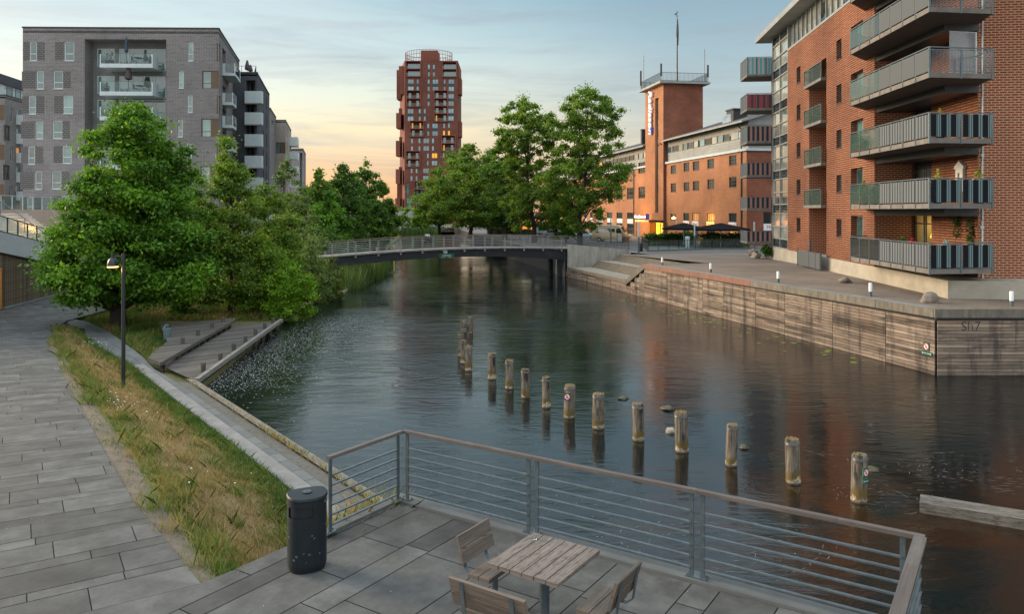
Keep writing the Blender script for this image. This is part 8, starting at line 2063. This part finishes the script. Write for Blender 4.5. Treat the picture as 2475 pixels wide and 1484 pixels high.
# ------------------------------------------------------------------ grass on the bank and round the decks
def blades(name, P, H, Wd, tone, mat, seed, label, bend=.35):
 rs = np.random.RandomState(seed); n = len(P); a = rs.uniform(0, 6.28, n); e = np.stack([np.cos(a), np.sin(a), np.zeros(n)], 1) * Wd[:, None]
 lean = rs.normal(0, bend, (n, 2)); tip = P + np.concatenate([lean * H[:, None], H[:, None]], 1); mid = P + np.concatenate([lean * H[:, None] * .35, H[:, None] * .55], 1)
 v = np.stack([P - e, P + e, mid + e * .8, tip, mid - e * .8], 1).reshape(-1, 3)
 me = bpy.data.meshes.new(name); me.vertices.add(5 * n); me.vertices.foreach_set('co', v.astype(np.float32).ravel()); me.loops.add(5 * n); me.loops.foreach_set('vertex_index', np.arange(5 * n, dtype=np.int32))
 me.polygons.add(n); me.polygons.foreach_set('loop_start', np.arange(0, 5 * n, 5, dtype=np.int32)); me.update(calc_edges=True)
 at_ = me.attributes.new('tone', 'FLOAT', 'FACE'); at_.data.foreach_set('value', tone.astype(np.float32)); me.materials.append(mat)
 o = bpy.data.objects.new(name, me); COL.objects.link(o); tag(o, label, 'grass', kind='stuff'); return o
M['grass_blade'] = None
m, nt = mat_new('grass_blade'); a = nt.new('ShaderNodeAttribute', attribute_name='tone')
col = nt.ramp(a.outputs['Fac'], [(0, (.055, .12, .012)), (.35, (.12, .19, .022)), (.6, (.20, .19, .045)), (.8, (.36, .25, .09)), (1, (.44, .32, .15))])
nt.link(col, nt.bsdf.inputs['Base Color']); nt.bsdf.inputs['Roughness'].default_value = .7; tl = nt.new('ShaderNodeBsdfTranslucent'); nt.link(col, tl.inputs[0]); mx = nt.new('ShaderNodeMixShader'); mx.inputs[0].default_value = .3
nt.link(nt.bsdf.outputs[0], mx.inputs[1]); nt.link(tl.outputs[0], mx.inputs[2]); nt.link(mx.outputs[0], nt.out.inputs[0]); M['grass_blade'] = m
rs = np.random.RandomState(2); n = 120000
from mathutils import noise as mn
P = np.zeros((n, 3)); H = np.zeros(n); Wd = np.zeros(n); tone = np.zeros(n); c = 0
while c < n:
 i = rs.rand() ** 1.25 * NB; j = rs.rand() * MBK; ii = min(int(i), NB - 1); jj = min(int(j), MBK - 1); fi, fj = i - ii, j - jj
 p = BP[ii][jj].lerp(BP[ii + 1][jj], fi).lerp(BP[ii][jj + 1].lerp(BP[ii + 1][jj + 1], fi), fj); a = j / MBK
 nz = mn.noise(Vector((p.x * .7, p.y * .7, 0))); nz2 = mn.noise(Vector((p.x * 2.3, p.y * 2.3, 5)))
 dens = min(1, a * 6) * (.55 + .6 * nz + .5 * nz2 + (.5 if a > .75 else 0)); mid = math.exp(-((a - .52) / .26) ** 2)
 if a < .12 and rs.rand() > .12: continue
 if rs.rand() > dens + .35: continue
 dry = np.clip(.50 + .55 * mid + .35 * nz - .8 * max(0, nz2) + rs.normal(0, .16) - (.42 if a > .82 else 0), 0, 1)
 P[c] = p; tall = rs.rand() < (.03 + .22 * (a > .80) + .12 * max(0, nz2))
 H[c] = (rs.uniform(.14, .38) * (1 if a < .8 else .6) if tall else rs.uniform(.03, .11)) * (1.0 if dry < .6 else .75); Wd[c] = rs.uniform(.002, .005) * (1 + .035 * p.y); tone[c] = dry; c += 1
P[:, 2] -= .01
tu = []
for k in range(200):
 i, j = rs.uniform(0, NB - .01), rs.choice([rs.uniform(1.2, 4.5), rs.uniform(4, 12), rs.uniform(12, 15.5)], p=[.4, .3, .3]); p = BP[int(i)][int(j)]; m_ = rs.randint(25, 90); sp__ = rs.uniform(.05, .16); g = rs.uniform(.2, .75)
 for q_ in range(m_): tu.append((p.x + rs.normal(0, sp__), p.y + rs.normal(0, sp__), p.z - .02, rs.uniform(.1, .36) * (1 if j < 12 else .6), rs.uniform(.0012, .003) * (1 + .035 * p.y), np.clip(g + rs.normal(0, .12), 0, 1)))
tu = np.array(tu); P = np.concatenate([P, tu[:, :3]]); H = np.concatenate([H, tu[:, 3]]); Wd = np.concatenate([Wd, tu[:, 4]]); tone = np.concatenate([tone, tu[:, 5]])
blades('grass', P, H, Wd, tone, M['grass_blade'], 4, 'straw coloured and green grass on the bank', .55)
n = 30000; q = []
R1v = [Vector((*p, 0)) for p in R1]
while len(q) < n:
 x, y = rs.uniform(-26, -10.5), rs.uniform(27, 56); v = Vector((x, y, 0)); sp_ = on(404, 825, -1.5)
 px = x / y * F + CX; py = HY + (EYE + 1.6) / y * F
 if not (px > 200 + (py - 800) * 0 and px < 720): continue
 i = max(range(len(R1v) - 1), key=lambda i_: -abs((R1v[i_] + R1v[i_ + 1]).y / 2 - y)); a_, b2_ = R1v[i], R1v[i + 1]; dd = (b2_ - a_).normalized(); sd__ = dd.x * (v.y - a_.y) - dd.y * (v.x - a_.x)
 if sd__ > -.15: continue
 if py > 768 and px > 386 + max(0, (py - 785)) * -.35 and not (py < 830 and px < 404 and py > 785): continue
 q.append((x, y, -1.8))
q = np.array(q); dn = np.array([mn.noise(Vector((p[0] * .5, p[1] * .5, 0))) for p in q])
blades('grass', q, rs.uniform(.1, .42, n) * (1 + dn * .6), rs.uniform(.008, .02, n), np.clip(.38 + .7 * dn + rs.normal(0, .15, n), 0, 1), M['grass_blade'], 5, 'rough grass round the oak and the decks', .5)
q = []
for k in range(500):
 s = rs.choice([rs.normal(3.2, 1.0), rs.normal(-2.0, 1.3), rs.uniform(-6, plen)], p=[.35, .3, .35]); g = pk(rs.normal(.23, .04), s); q.append((g.x, g.y, PROM + .02))
for k in range(900): t_ = rs.uniform(-1.5, .1); g = T(-.30 - abs(rs.normal(0, .12)), t_ - .1); q.append((g.x, g.y, -.75))
q = np.array(q); m_ = len(q); hh_ = rs.uniform(.03, .2, m_); hh_[500:] = rs.uniform(.5, 1.0, 900)
blades('weeds', q, hh_, rs.uniform(.006, .012, m_), np.clip(rs.normal(.6, .2, m_), 0, 1), M['grass_blade'], 6, 'weeds along the stone edge', .4)
mb = MB()
for k in range(80):
 i, j = (rs.normal(NB * .80, 1.6), rs.normal(MBK * .92, .6)) if k < 30 else (rs.normal(NB * .36, .8), rs.normal(MBK * .33, .5)) if k < 55 else (rs.uniform(0, NB - 1), rs.uniform(2, MBK))
 i = min(max(i, 0), NB - 1); j = min(max(j, 0), MBK); p = BP[int(i)][int(j)] + Vector((rs.normal(0, .2), rs.normal(0, .2), rs.uniform(.10, .34))); r = rs.uniform(.010, .02)
 mb.face([p + Vector((math.cos(g) * r, math.sin(g) * r * .8, .3 * r * math.sin(g))) for g in [6.283 * z / 6 for z in range(6)]])
tag(mb.build('daisies', M['sign_white']), 'white daisies in the bank', 'flowers', kind='stuff')
# ------------------------------------------------------------------ floating seeds and foam on the water
mb = MB(); c = 0
a0_, a1_ = on(480, 930, WATER), on(790, 760, WATER)
while c < 7000:
 f = rs.rand(); p = a0_.lerp(a1_, f); o = abs(rs.normal(0, 1)) * (1.9 if f < .7 else 2.4); p = p + Vector((.78, -.5, 0)) * (o + .1) + Vector((rs.normal(0, .7), rs.normal(0, 1.2), 0))
 if p.x < -13 and p.y < 44: continue
 s = rs.uniform(.008, .036); d = Vector((.55, -.8, 0)) if rs.rand() < .5 else Vector((math.cos(p.x), math.sin(p.x), 0)); e = Vector((-d.y, d.x, 0)) * s * .45; d = d * s * rs.uniform(.8, 2.2)
 mb.face([(q_.x, q_.y, WATER + .004) for q_ in (p - d, p + e, p + d, p - e)]); c += 1
for k in range(500):
 p = Vector((rs.uniform(-9, 3), rs.uniform(13, 24), 0)); s = rs.uniform(.005, .014)
 mb.face([(p.x + s * x, p.y + s * .6 * y, WATER + .004) for x, y in ((-1, 0), (0, -1), (1, 0), (0, 1))])
tag(mb.build('floating_seeds', surf('seed_fluff', (.50, .52, .50), dirt=0, bump=0)), 'white seed fluff drifting on the water', 'seeds', kind='stuff')
mb = MB()
def streak(cx_, cy_, r0, r1, n_, seed, ecc=.5, a0=0, a1=6.28):
 r_ = random.Random(seed)
 for k in range(n_):
  r = r0 + (r1 - r0) * r_.random() ** .7; a = r_.uniform(a0, a1); r += r_.gauss(0, .08); L = r_.uniform(.05, .30) / max(.3, r); w_ = r_.uniform(.002, .0065); m_ = 6; tw_ = r_.gauss(0, .35); P = lambda g, q: (cx_ + (r * (1 + tw_ * (g - a)) + q) * math.cos(g), cy_ + (r * (1 + tw_ * (g - a)) + q) * ecc * math.sin(g), WATER + .004)
  for i in range(m_):
   g0, g1 = a + L * i / m_, a + L * (i + 1) / m_; w0, w1 = w_ * math.sin(math.pi * (i + .2) / (m_ + .4)), w_ * math.sin(math.pi * (i + 1.2) / (m_ + .4)); mb.quad(P(g0, -w0), P(g0, w0), P(g1, w1), P(g1, -w1))
v = on(2410, 1140, WATER); streak(v.x, v.y, .1, 2.6, 210, 1, .62, 1.6, 6.6)
v = on(2150, 1205, WATER); streak(v.x, v.y, .2, 1.4, 90, 2, .7); v = on(1800, 1290, WATER); streak(v.x - .6, v.y - .6, .5, 2.2, 70, 3, .7); v = on(1960, 1110, WATER); streak(v.x, v.y, .3, 1.0, 16, 4, .7)
tag(mb.build('foam', surf('foam_white', (.24, .26, .26), dirt=0, bump=0)), 'thin foam streaks turning in the eddies', 'foam', kind='stuff')
mb = MB()
for k in range(60):
 f = rs.rand(); s = rs.uniform(1.5, 30); p = QP(s, -rs.uniform(.4, 2.6) - .1); r = rs.uniform(.06, .17)
 mb.face([(p.x + r * math.cos(g), p.y + r * math.sin(g), WATER + .005) for g in [6.0 * z / 9 for z in range(9)]] + [(p.x, p.y, WATER + .005)])
tag(mb.build('lily_pads', leafmat('lily_pad', (.10, .17, .02), (.24, .32, .05), .1)), 'lily pads drifting along the plank wall', 'lily pads', kind='stuff')
# ------------------------------------------------------------------ quay furniture, vehicles, people
def fence(label, pts, h, z, step, glass, name='glass_fence'):
 t = thing(name, label, 'fence', (pts[0][0], pts[0][1], z)); rail = MB(); g = MB()
 for p, q in zip(pts, pts[1:]):
  p, q = Vector((*p, 0)), Vector((*q, 0)); n = max(1, round((q - p).length / step))
  for i in range(n + 1): c = p.lerp(q, i / n); mb = MB(); mb.bar((c.x, c.y, z), (c.x, c.y, z + h), .07, .05, up=(1, 0, 0)); mb.build('post', M['dark_steel'], t)
  rail.bar((p.x, p.y, z + h), (q.x, q.y, z + h), .07, .05); g.quad((p.x, p.y, z + .12), (q.x, q.y, z + .12), (q.x, q.y, z + h - .06), (p.x, p.y, z + h - .06))
 rail.build('top_rail', M['dark_steel'], t)
 if glass: g.build('glass_panel', M['rail_glass'], t)
fence('long glass fence with dark posts round the restaurant terrace', [hp(1550, 96), hp(1566, 84.5), hp(1640, 86.5), hp(1720, 89.5), hp(1806, 90)], 1.12, .12, 1.45, True)
mb = MB(); c = [hp(1564, 84.2), hp(1640, 86.2), hp(1720, 89.2), hp(1812, 89.6)]
for p, q in zip(c, c[1:]): mb.bar((*p, .14), (*q, .14), .3, .2)
tag(mb.build('kerb', M['slab_pale']), 'pale kerb below the glass fence', kind='structure')
for i, (px, d, z, h, lb) in enumerate(((1543, 78, .15, 3.2, 'tall slim light column beside the abutment wall, nearest of the row'), (1678, 88.5, .1, 2.9, 'slim light column in front of the glass fence between the parasols'), (1822.6, 79, .2, 3.2, 'slim light column beside the sandy boulders'), (1476, 104, .1, 3.4, 'slim light column behind the beige minibus'), (1634, 104, .1, 3.2, 'slim light column left of the left black parasol'))):
 b_ = td_(px, d, z); t = thing('light_column', lb, 'light column', b_, 'light columns'); mb = MB(); mb.tube([b_, (b_[0], b_[1], z + h * .55)], .085, 10); mb.build('post', M['steel'], t, smooth=True); mb = MB(); mb.tube([(b_[0], b_[1], z + h * .551), (b_[0], b_[1], z + h)], .08, 10); mb.build('lamp_tube', M['light_metal'], t, smooth=True)
def parasol(px, d, wpx, ytop, yedge, label):
 k = d / F; r = wpx * k / 2; zt, ze = EYE + (HY - ytop) * k, EYE + (HY - yedge) * k; b_ = td_(px, d, .1); t = thing('parasol', label, 'parasol', b_, 'black parasols')
 mb = MB(); mb.tube([b_, (b_[0], b_[1], zt)], .05, 8); mb.build('pole', M['light_metal'], t)
 mb = MB(); mb.lathe([(r, ze - .22), (r * 1.0, ze), (r * .55, ze + (zt - ze) * .52), (.22, zt), (0, zt + .05)], (b_[0], b_[1], 0), 8, rot=.3); mb.build('canopy', M['umbrella_black'], t)
 mb = MB()
 for i in range(8): a = .3 + i * math.pi / 4; mb.bar((b_[0], b_[1], ze + .1), (b_[0] + r * .97 * math.cos(a), b_[1] + r * .97 * math.sin(a), ze - .05), .04, .04)
 mb.build('rib', M['dark_steel'], t); mb = MB(); mb.lathe([(.4, 0), (.4, .1), (.1, .14)], b_, 12); mb.build('foot', M['dark_steel'], t)
parasol(1652, 97, 108, 539, 551, 'open black parasol in front of the hotel, left one'); parasol(1741, 93, 140, 539.5, 552.5, 'larger open black parasol in front of the hotel, right one')
M['tyre'] = surf('tyre', (.015, .015, .016), dirt=0, bump=0); M['car_glass'] = glass_win('car_glass', (.012, .014, .016)); M['red_lamp'] = surf('red_lamp', (.4, .02, .015), dirt=0); M['clear_lamp'] = surf('clear_lamp', (.6, .6, .58), rough=.2, dirt=0)
def vehicle(name, label, cat, loc, ang, L, Wd, prof, win, paint, group=None, wr=.32):
 """prof: (x, lower z, belt z, roof z) along the length in shares/metres; win: list of side windows as (x0,x1,x0top,x1top,z0,z1)"""
 t = thing(name, label, cat, (0, 0, 0), group); mb = MB(); w2 = Wd / 2
 rings = []
 for x, zl, zb, zt in prof:
  x = (x - .5) * L; cab = zt > zb + .05; wt = w2 * (.80 if cab and L < 4.7 else .90 if cab else .93)
  rings.append([Vector(v) for v in ((x, -w2 * .94, zl), (x, -w2, zl + .18), (x, -w2, zb - .05), (x, -w2 * .97, zb), (x, -wt, zt - .04), (x, -wt * .85, zt), (x, wt * .85, zt), (x, wt, zt - .04), (x, w2 * .97, zb), (x, w2, zb - .05), (x, w2, zl + .18), (x, w2 * .94, zl))])
 for a, b in zip(rings, rings[1:]):
  for i in range(12): mb.face([a[i], a[(i + 1) % 12], b[(i + 1) % 12], b[i]])
 mb.face(rings[0]); mb.face(rings[-1][::-1])
 mb.build('body', paint, t, smooth=True)
 def yat(x, z):
  x /= L; x += .5
  for (a, b), (ra, rb) in zip(zip(prof, prof[1:]), zip(rings, rings[1:])):
   if a[0] <= x <= b[0]:
    f = (x - a[0]) / max(1e-6, b[0] - a[0]); y0 = ra[3].lerp(rb[3], f); y1 = ra[4].lerp(rb[4], f); return y0.y + (y1.y - y0.y) * min(1, max(0, (z - y0.z) / max(.01, y1.z - y0.z))) - .012
  return -w2
 for s in (-1, 1):
  for (a, b, c, d, z0, z1) in win:
   mb = MB(); q = [((x - .5) * L, z) for x, z in ((a, z0), (b, z0), (d, z1), (c, z1))]; f = [(x, yat(x, z) * -s, z) for x, z in q]; mb.face(f); mb.build('side_window', M['car_glass'], t)
  for x in (.19, .80):
   cx_ = (x - .5) * L; y = s * (w2 - .09); f = MB(); m_ = 16
   for k in range(m_):
    a0, a1 = 6.2832 * k / m_, 6.2832 * (k + 1) / m_; P = lambda r, a, yy: (cx_ + r * math.cos(a), yy, wr + r * math.sin(a))
    f.quad(P(wr, a0, y - .1), P(wr, a1, y - .1), P(wr, a1, y + .1), P(wr, a0, y + .1)); f.quad(P(wr * .62, a0, y + s * .1), P(wr * .62, a1, y + s * .1), P(wr, a1, y + s * .1), P(wr, a0, y + s * .1))
   w_ = f.build('wheel', M['tyre'], t); mb = MB(); mb.face([P(wr * .62, 6.2832 * k / 12, y + s * .085) for k in range(12)]); r = mb.build('rim', M['light_metal'], None); r.parent = w_
  for x0, m_, nm in ((.002, M['red_lamp'], 'tail_light'), (.992, M['clear_lamp'], 'headlight')):
   mb = MB(); x = (x0 - .5) * L; zb = prof[0][2] if x0 < .5 else prof[-1][2]; mb.box(x - .03, x + .03, s * w2 * .62 - .15, s * w2 * .62 + .15, zb - .32, zb - .1); mb.build(nm, m_, t)
 i0 = next(i for i, p in enumerate(prof) if p[3] > p[2] + .2); i1 = max(i for i, p in enumerate(prof) if p[3] > p[2] + .2)
 for a, b, nm in ((rings[i1], rings[min(i1 + 1, len(rings) - 1)], 'windscreen'), (rings[i0], rings[i0 - 1], 'rear_window')):
  mb = MB(); o = Vector((.015 if nm == 'windscreen' else -.015, 0, .012)); p = [a[5].lerp(b[5], .12), a[6].lerp(b[6], .12), a[6].lerp(b[6], .9), a[5].lerp(b[5], .9)]; mb.face([v + o for v in p]); mb.build(nm, M['car_glass'], t)
 mb = MB(); mb.box(-L * .5 - .03, -L * .5 + .05, -w2 * .92, w2 * .92, prof[0][1] + .02, prof[0][1] + .2); mb.build('bumper', M['tyre'], t)
 t.location = loc; t.rotation_euler = (0, 0, ang); return t
CAR = [(0, .34, .74, .78), (.03, .3, .86, .90), (.10, .26, .92, 1.0), (.20, .22, .93, 1.38), (.42, .22, .92, 1.46), (.58, .22, .9, 1.40), (.74, .22, .88, .94), (.94, .24, .76, .80), (1, .34, .62, .64)]
CW = [(.16, .42, .22, .42, .95, 1.36), (.44, .68, .44, .58, .95, 1.34)]
VAN = [(0, .35, 1.25, 2.32), (.012, .3, 1.25, 2.4), (.40, .3, 1.25, 2.44), (.68, .3, 1.25, 2.40), (.76, .3, 1.25, 2.22), (.88, .3, 1.22, 1.30), (.975, .3, 1.02, 1.06), (1, .36, .8, .84)]
VW = [(.10, .36, .10, .36, 1.33, 1.88), (.37, .63, .37, .63, 1.33, 1.88), (.66, .83, .67, .76, 1.3, 1.95)]
pnt = lambda n, c: surf(n, c, tuple(x * .92 for x in c), 1, .3, 0, coord='pos', dirt=.05, spec=.6, tone=0)
vehicle('minibus', 'beige high roofed minibus parked by the lit hotel entrance', 'van', td_(1478, 111, .1), R(-22), 5.3, 1.95, VAN, VW, pnt('beige_paint', (.62, .50, .31)), wr=.34)
vehicle('parked_car', 'silver car parked just left of the beige minibus', 'car', td_(1416, 119, .1), R(-25), 4.2, 1.75, CAR, CW, pnt('silver_paint', (.36, .42, .46)), 'parked cars')
vehicle('minibus', 'pale blue grey minibus parked behind the leaning tree trunk', 'van', td_(1330, 130, .1), R(-12), 4.7, 1.85, [(a, b, c * .86, d * .84) for a, b, c, d in VAN], [(a, b, c, d, e * .86, f * .86) for a, b, c, d, e, f in VW], pnt('blue_grey_paint', (.28, .37, .42)))
vehicle('parked_car', 'white car parked in front of the pale blue minibus', 'car', td_(1344, 125, .1), R(-35), 4.1, 1.75, CAR, CW, pnt('white_car_paint', (.52, .56, .58)), 'parked cars')
vehicle('parked_car', 'dark blue car parked far off at the foot of the tower block', 'car', td_(1055, 230, -.8), R(10), 4.2, 1.75, CAR, CW, pnt('blue_car_paint', (.05, .09, .16)), 'parked cars')
b_ = td_(1497, 108, .1); t = thing('menu_board', 'small standing menu board right of the beige minibus', 'sign', b_); mb = MB(); mb.obox(b_, (1, 0), (0, 1), (-.38, .38), (-.04, .04), (.12, 1.5)); mb.build('frame', M['dark_steel'], t); mb = MB(); mb.obox(b_, (1, 0), (0, 1), (-.31, .31), (-.06, -.041), (.25, 1.4)); mb.build('sheet', M['pale_concrete'], t)
potted(td_(1513, 109, .1), .5, 2.0, 'orange and green plants in a square planter beside the entrance', leafmat('autumn_leaf', (.06, .08, .01), (.30, .14, .03)), M['pot_clay'], 31, pot_h=.8, group='planters by the entrance'); potted(td_(1505, 110, .1), .35, 2.3, 'round clipped bush in a tall grey pot left of the entrance plants', M['hedge_leaf'], M['pot_dark'], 32, pot_h=1.2, group='planters by the entrance')
b_ = td_(1548, 84, .12); mb = MB(); mb.lathe([(.2, 0), (.22, .05), (.22, .85), (.19, .9), (0, .92)], b_, 14); tag(mb.build('litter_bin', M['bin_paint'], smooth=True), 'dark round litter bin behind the nearest light column', 'litter bin')
b_ = td_(1661, 92, .12); mb = MB(); mb.lathe([(.24, 0), (.28, 1.0), (.3, 1.02), (.3, 1.3), (.2, 1.35), (0, 1.36)], b_, 12); tag(mb.build('litter_bin', M['light_metal'], smooth=True), 'pale grey litter bin behind the glass fence under the left parasol', 'litter bin')
cf = thing('cafe_deck', 'low timber cafe deck on the water seen through the bridge railing', 'deck', td_(1255, 117, -1)); mb = MB()
P_ = [hp(1172, 110), hp(1340, 104), hp(1342, 126), hp(1178, 126)]; mb.prism(P_, -1.2, -1.0); mb.build('boards', M['deck'], cf)
for f in (.02, .35, .66, .98): p = Vector(P_[0]).lerp(Vector(P_[1]), f); mb = MB(); mb.tube([(p.x, p.y + .3, -3.9), (p.x, p.y + .3, -1.2)], .14, 8); mb.build('under_post', M['bollard_wood'], cf)
aw = thing('awning', 'long flat dark awning on thin posts over the cafe deck', 'awning', td_(1256, 121, -1)); a, b = td_(1213, 121, 0), td_(1300, 119, 0); mb = MB(); mb.bar((a[0], a[1], 1.0), (b[0], b[1], 1.0), 2.6, .12); mb.bar((a[0], a[1] - 1.3, .9), (b[0], b[1] - 1.3, .9), .03, .18, 1); mb.build('canopy', [M['umbrella_black'], M['white_paint']], aw)
for f in (.02, .25, .5, .75, .98):
 for o in (-1.15, 1.15): p = Vector(a).lerp(Vector(b), f); mb = MB(); mb.bar((p.x, p.y + o, -1), (p.x, p.y + o, .94), .08, .08, up=(1, 0, 0)); mb.build('post', M['dark_steel'], aw)
def person(label, loc, ang, shirt, trousers, hair, pose='sit'):
 t = thing('person', label, 'person', loc); b = bmesh.new(); sit = pose == 'sit'; hz = .48 if sit else .92
 V = {'pelvis': (0, 0, hz), 'waist': (-.02, 0, hz + .18), 'chest': (-.01, 0, hz + .38), 'neck': (.0, 0, hz + .54), 'chin': (.03, 0, hz + .63), 'head': (.03, 0, hz + .73), 'crown': (.02, 0, hz + .82)}; Rr = {'pelvis': .15, 'waist': .13, 'chest': .155, 'neck': .055, 'chin': .075, 'head': .095, 'crown': .06}; E = [('pelvis', 'waist'), ('waist', 'chest'), ('chest', 'neck'), ('neck', 'chin'), ('chin', 'head'), ('head', 'crown')]
 for s, n in ((-1, 'l'), (1, 'r')):
  V[n + 'sh'] = (0, s * .19, hz + .47); V[n + 'el'] = (.08, s * .25, hz + .2); V[n + 'ha'] = (.30, s * .16, hz + .20) if sit else (.12, s * .24, hz - .02); V[n + 'fi'] = (V[n + 'ha'][0] + .12, V[n + 'ha'][1], V[n + 'ha'][2] + (0 if sit else -.1))
  V[n + 'hi'] = (.02, s * .10, hz - .02); V[n + 'kn'] = (.44, s * .12, hz) if sit else (.05 * s, s * .1, .48); V[n + 'an'] = (.42, s * .12, .08) if sit else (-.08 * s, s * .1, .08); V[n + 'to'] = (V[n + 'an'][0] + .17, s * .13, .04)
  for k, r in (('sh', .07), ('el', .048), ('ha', .034), ('fi', .026), ('hi', .10), ('kn', .068), ('an', .045), ('to', .038)): Rr[n + k] = r
  E += [('chest', n + 'sh'), (n + 'sh', n + 'el'), (n + 'el', n + 'ha'), (n + 'ha', n + 'fi'), ('pelvis', n + 'hi'), (n + 'hi', n + 'kn'), (n + 'kn', n + 'an'), (n + 'an', n + 'to')]
 K = list(V); me = bpy.data.meshes.new('person_body'); me.from_pydata([V[k] for k in K], [(K.index(a), K.index(c)) for a, c in E], []); o = bpy.data.objects.new('body', me); COL.objects.link(o)
 o.modifiers.new('skin', 'SKIN')
 for i, k in enumerate(K): me.skin_vertices[0].data[i].radius = (Rr[k], Rr[k]); me.skin_vertices[0].data[i].use_root = k == 'pelvis'
 o.modifiers.new('sub', 'SUBSURF').levels = 1
 m_, nt = mat_new('clothing'); sp_ = nt.new('ShaderNodeSeparateXYZ'); nt.link(posnode(nt), sp_.inputs[0]); z = sp_.outputs[2]
 c = nt.mix(nt.math('GREATER_THAN', z, hz + .09), trousers, shirt); c = nt.mix(nt.math('GREATER_THAN', z, hz + .55), c, (.42, .26, .19)); c = nt.mix(nt.math('LESS_THAN', z, .09), c, (.02, .02, .02)); nt.link(c, nt.bsdf.inputs['Base Color']); me.materials.append(m_); o.parent = t
 mb = MB(); mb.lathe([(.10, .70), (.108, .77), (.085, .84), (.03, .87), (0, .87)], (0, 0, hz), 12); q = mb.build('hair', surf('hair', hair, dirt=0, bump=0), None, smooth=True); q.parent = t
 t.rotation_euler = (0, 0, ang)
def stool(label, loc, w_=.5):
 t = thing('cafe_bench', label, 'bench', loc, 'cafe benches'); mb = MB(); mb.box(loc[0] - w_, loc[0] + w_, loc[1] - .2, loc[1] + .2, loc[2] + .36, loc[2] + .42); mb.build('seat', M['bench_wood'], t)
 for s in (-.8, .8): mb = MB(); mb.box(loc[0] + s * w_ - .04, loc[0] + s * w_ + .04, loc[1] - .16, loc[1] + .16, loc[2], loc[2] + .36); mb.build('leg', M['bench_wood'], t)
ppl = [('person in a white shirt sitting on the cafe deck beyond the bridge', 1237, 113, -1.0, 2.6, (.6, .6, .6), (.04, .05, .08), (.06, .035, .02)), ('person in a dark top sitting at the right end of the cafe deck', 1297, 111, -1.0, 2.9, (.04, .04, .045), (.05, .05, .06), (.16, .10, .05)), ('person in a black jacket sitting on the far quay, left one of two', 1071, 166, .1, -.6, (.02, .02, .025), (.05, .06, .09), (.03, .02, .015)), ('person in a dark blue jacket sitting on the far quay, right one of two', 1080, 167, .1, -2.4, (.03, .045, .08), (.03, .03, .035), (.10, .06, .03))]
for lb, px, d, z, a, s_, tr_, h_ in ppl:
 p = td_(px, d, z); stool('low wooden bench under the ' + lb.split(' sitting')[0], (p[0], p[1], z)); person(lb, p, a, s_, tr_, h_)
bp_ = td_(1033, 172, WATER); bo = thing('motor_boat', 'small white and black motor boat moored at the far quay', 'boat', bp_); mb = MB(); rings = []
for x, w_, z0, z1 in ((-2.4, .85, .0, .75), (-1, .95, -.1, .78), (.6, .85, -.1, .85), (1.7, .5, .0, .95), (2.5, .06, .35, 1.05)): rings.append([Vector(v) for v in ((0, x, z0 - .3), (-w_ * .75, x, z0), (-w_, x, z1), (-w_ * .85, x, z1 - .02), (w_ * .85, x, z1 - .02), (w_, x, z1), (w_ * .75, x, z0))])
ca_, sa_ = math.cos(2.8), math.sin(2.8)
def bw(v): return (bp_[0] + v.x * ca_ - v.y * sa_, bp_[1] + v.x * sa_ + v.y * ca_, WATER + v.z)
for a, b in zip(rings, rings[1:]):
 for i in range(7): mb.face([bw(v) for v in (a[i], a[(i + 1) % 7], b[(i + 1) % 7], b[i])], 1 if i in (1, 5) else 0)
mb.face([bw(v) for v in rings[0]], 1); mb.build('hull', [M['white_paint'], M['sign_black']], bo)
mb = MB(); q = [Vector(v) for v in ((-.6, .3, .8), (.6, .3, .8), (.5, .0, 1.4), (-.5, .0, 1.4))]; mb.face([bw(v) for v in q]); mb.build('windscreen', M['car_glass'], bo)
mb = MB(); mb.box(bp_[0] - .55, bp_[0] + .55, bp_[1] - .9, bp_[1] + .3, WATER + .75, WATER + 1.15); mb.build('seat_block', M['white_paint'], bo)
rp = thing('restaurant_pavilion', 'low red restaurant with a glowing orange front, behind the tall trees', 'building', td_(1300, 165, .1)); x0, x1 = td_(1255, 165, 0)[0], td_(1352, 165, 0)[0]; fr = Fac((x0, 165), (1, 0), (0, -1)); w_ = x1 - x0
hs_ = [(.6 + i * 1.7, 1.9 + i * 1.7, .5, 2.6) for i in range(int((w_ - 1) / 1.7))]; mb = MB(); fr.wall(mb, 0, w_, 0, 4.2, hs_); mb.prism([(x0, 165), (x1, 165), (x1, 172), (x0, 172)], 4.1, 4.2); mb.build('red_wall', M['hotel_brick'], rp)
for h in hs_: window(rp, fr, h, M['frame_dark'], emit('restaurant_glow', (1, .28, .05), 1.3) if h is hs_[0] else bpy.data.materials['restaurant_glow'], .14, 1, 0, .08)
mb = MB(); mb.bar((x0, 164, 3.3), (x1, 164, 3.3), 2.0, .15); mb.build('red_awning', surf('red_awning', (.40, .05, .02), dirt=.1), rp)
for px, lb in ((1291, 'closed cream parasol left of the leaning trunk, by the glowing restaurant'), (1312, 'closed cream parasol right of the leaning trunk, by the glowing restaurant')): parasol_closed(td_(px, 158, .1), 4.0, .5, .3, 1, lb, M['pale_concrete'])
for o in [o for o in COL.objects if o.get('group') == 'closed parasols on the grey flats' and 'cream' in o['label']]: o['group'] = 'closed cream parasols'
lamp('restaurant_light', (td_(1300, 160, 0)[0], 160, 2.6), 300, (1, .35, .08), .4)
b_ = td_(959, 215, -.9); t = thing('street_lamp', 'twin headed street lamp at the foot of the tower block', 'street lamp', b_); mb = MB(); mb.tube([b_, (b_[0], b_[1], 3.6)], .09, 8); mb.build('pole', M['light_metal'], t)
for s in (-.6, .6): mb = MB(); mb.box(b_[0] + s - .35, b_[0] + s + .35, b_[1] - .2, b_[1] + .2, 3.6, 3.75); mb.build('lamp_head', M['sign_white'], t)
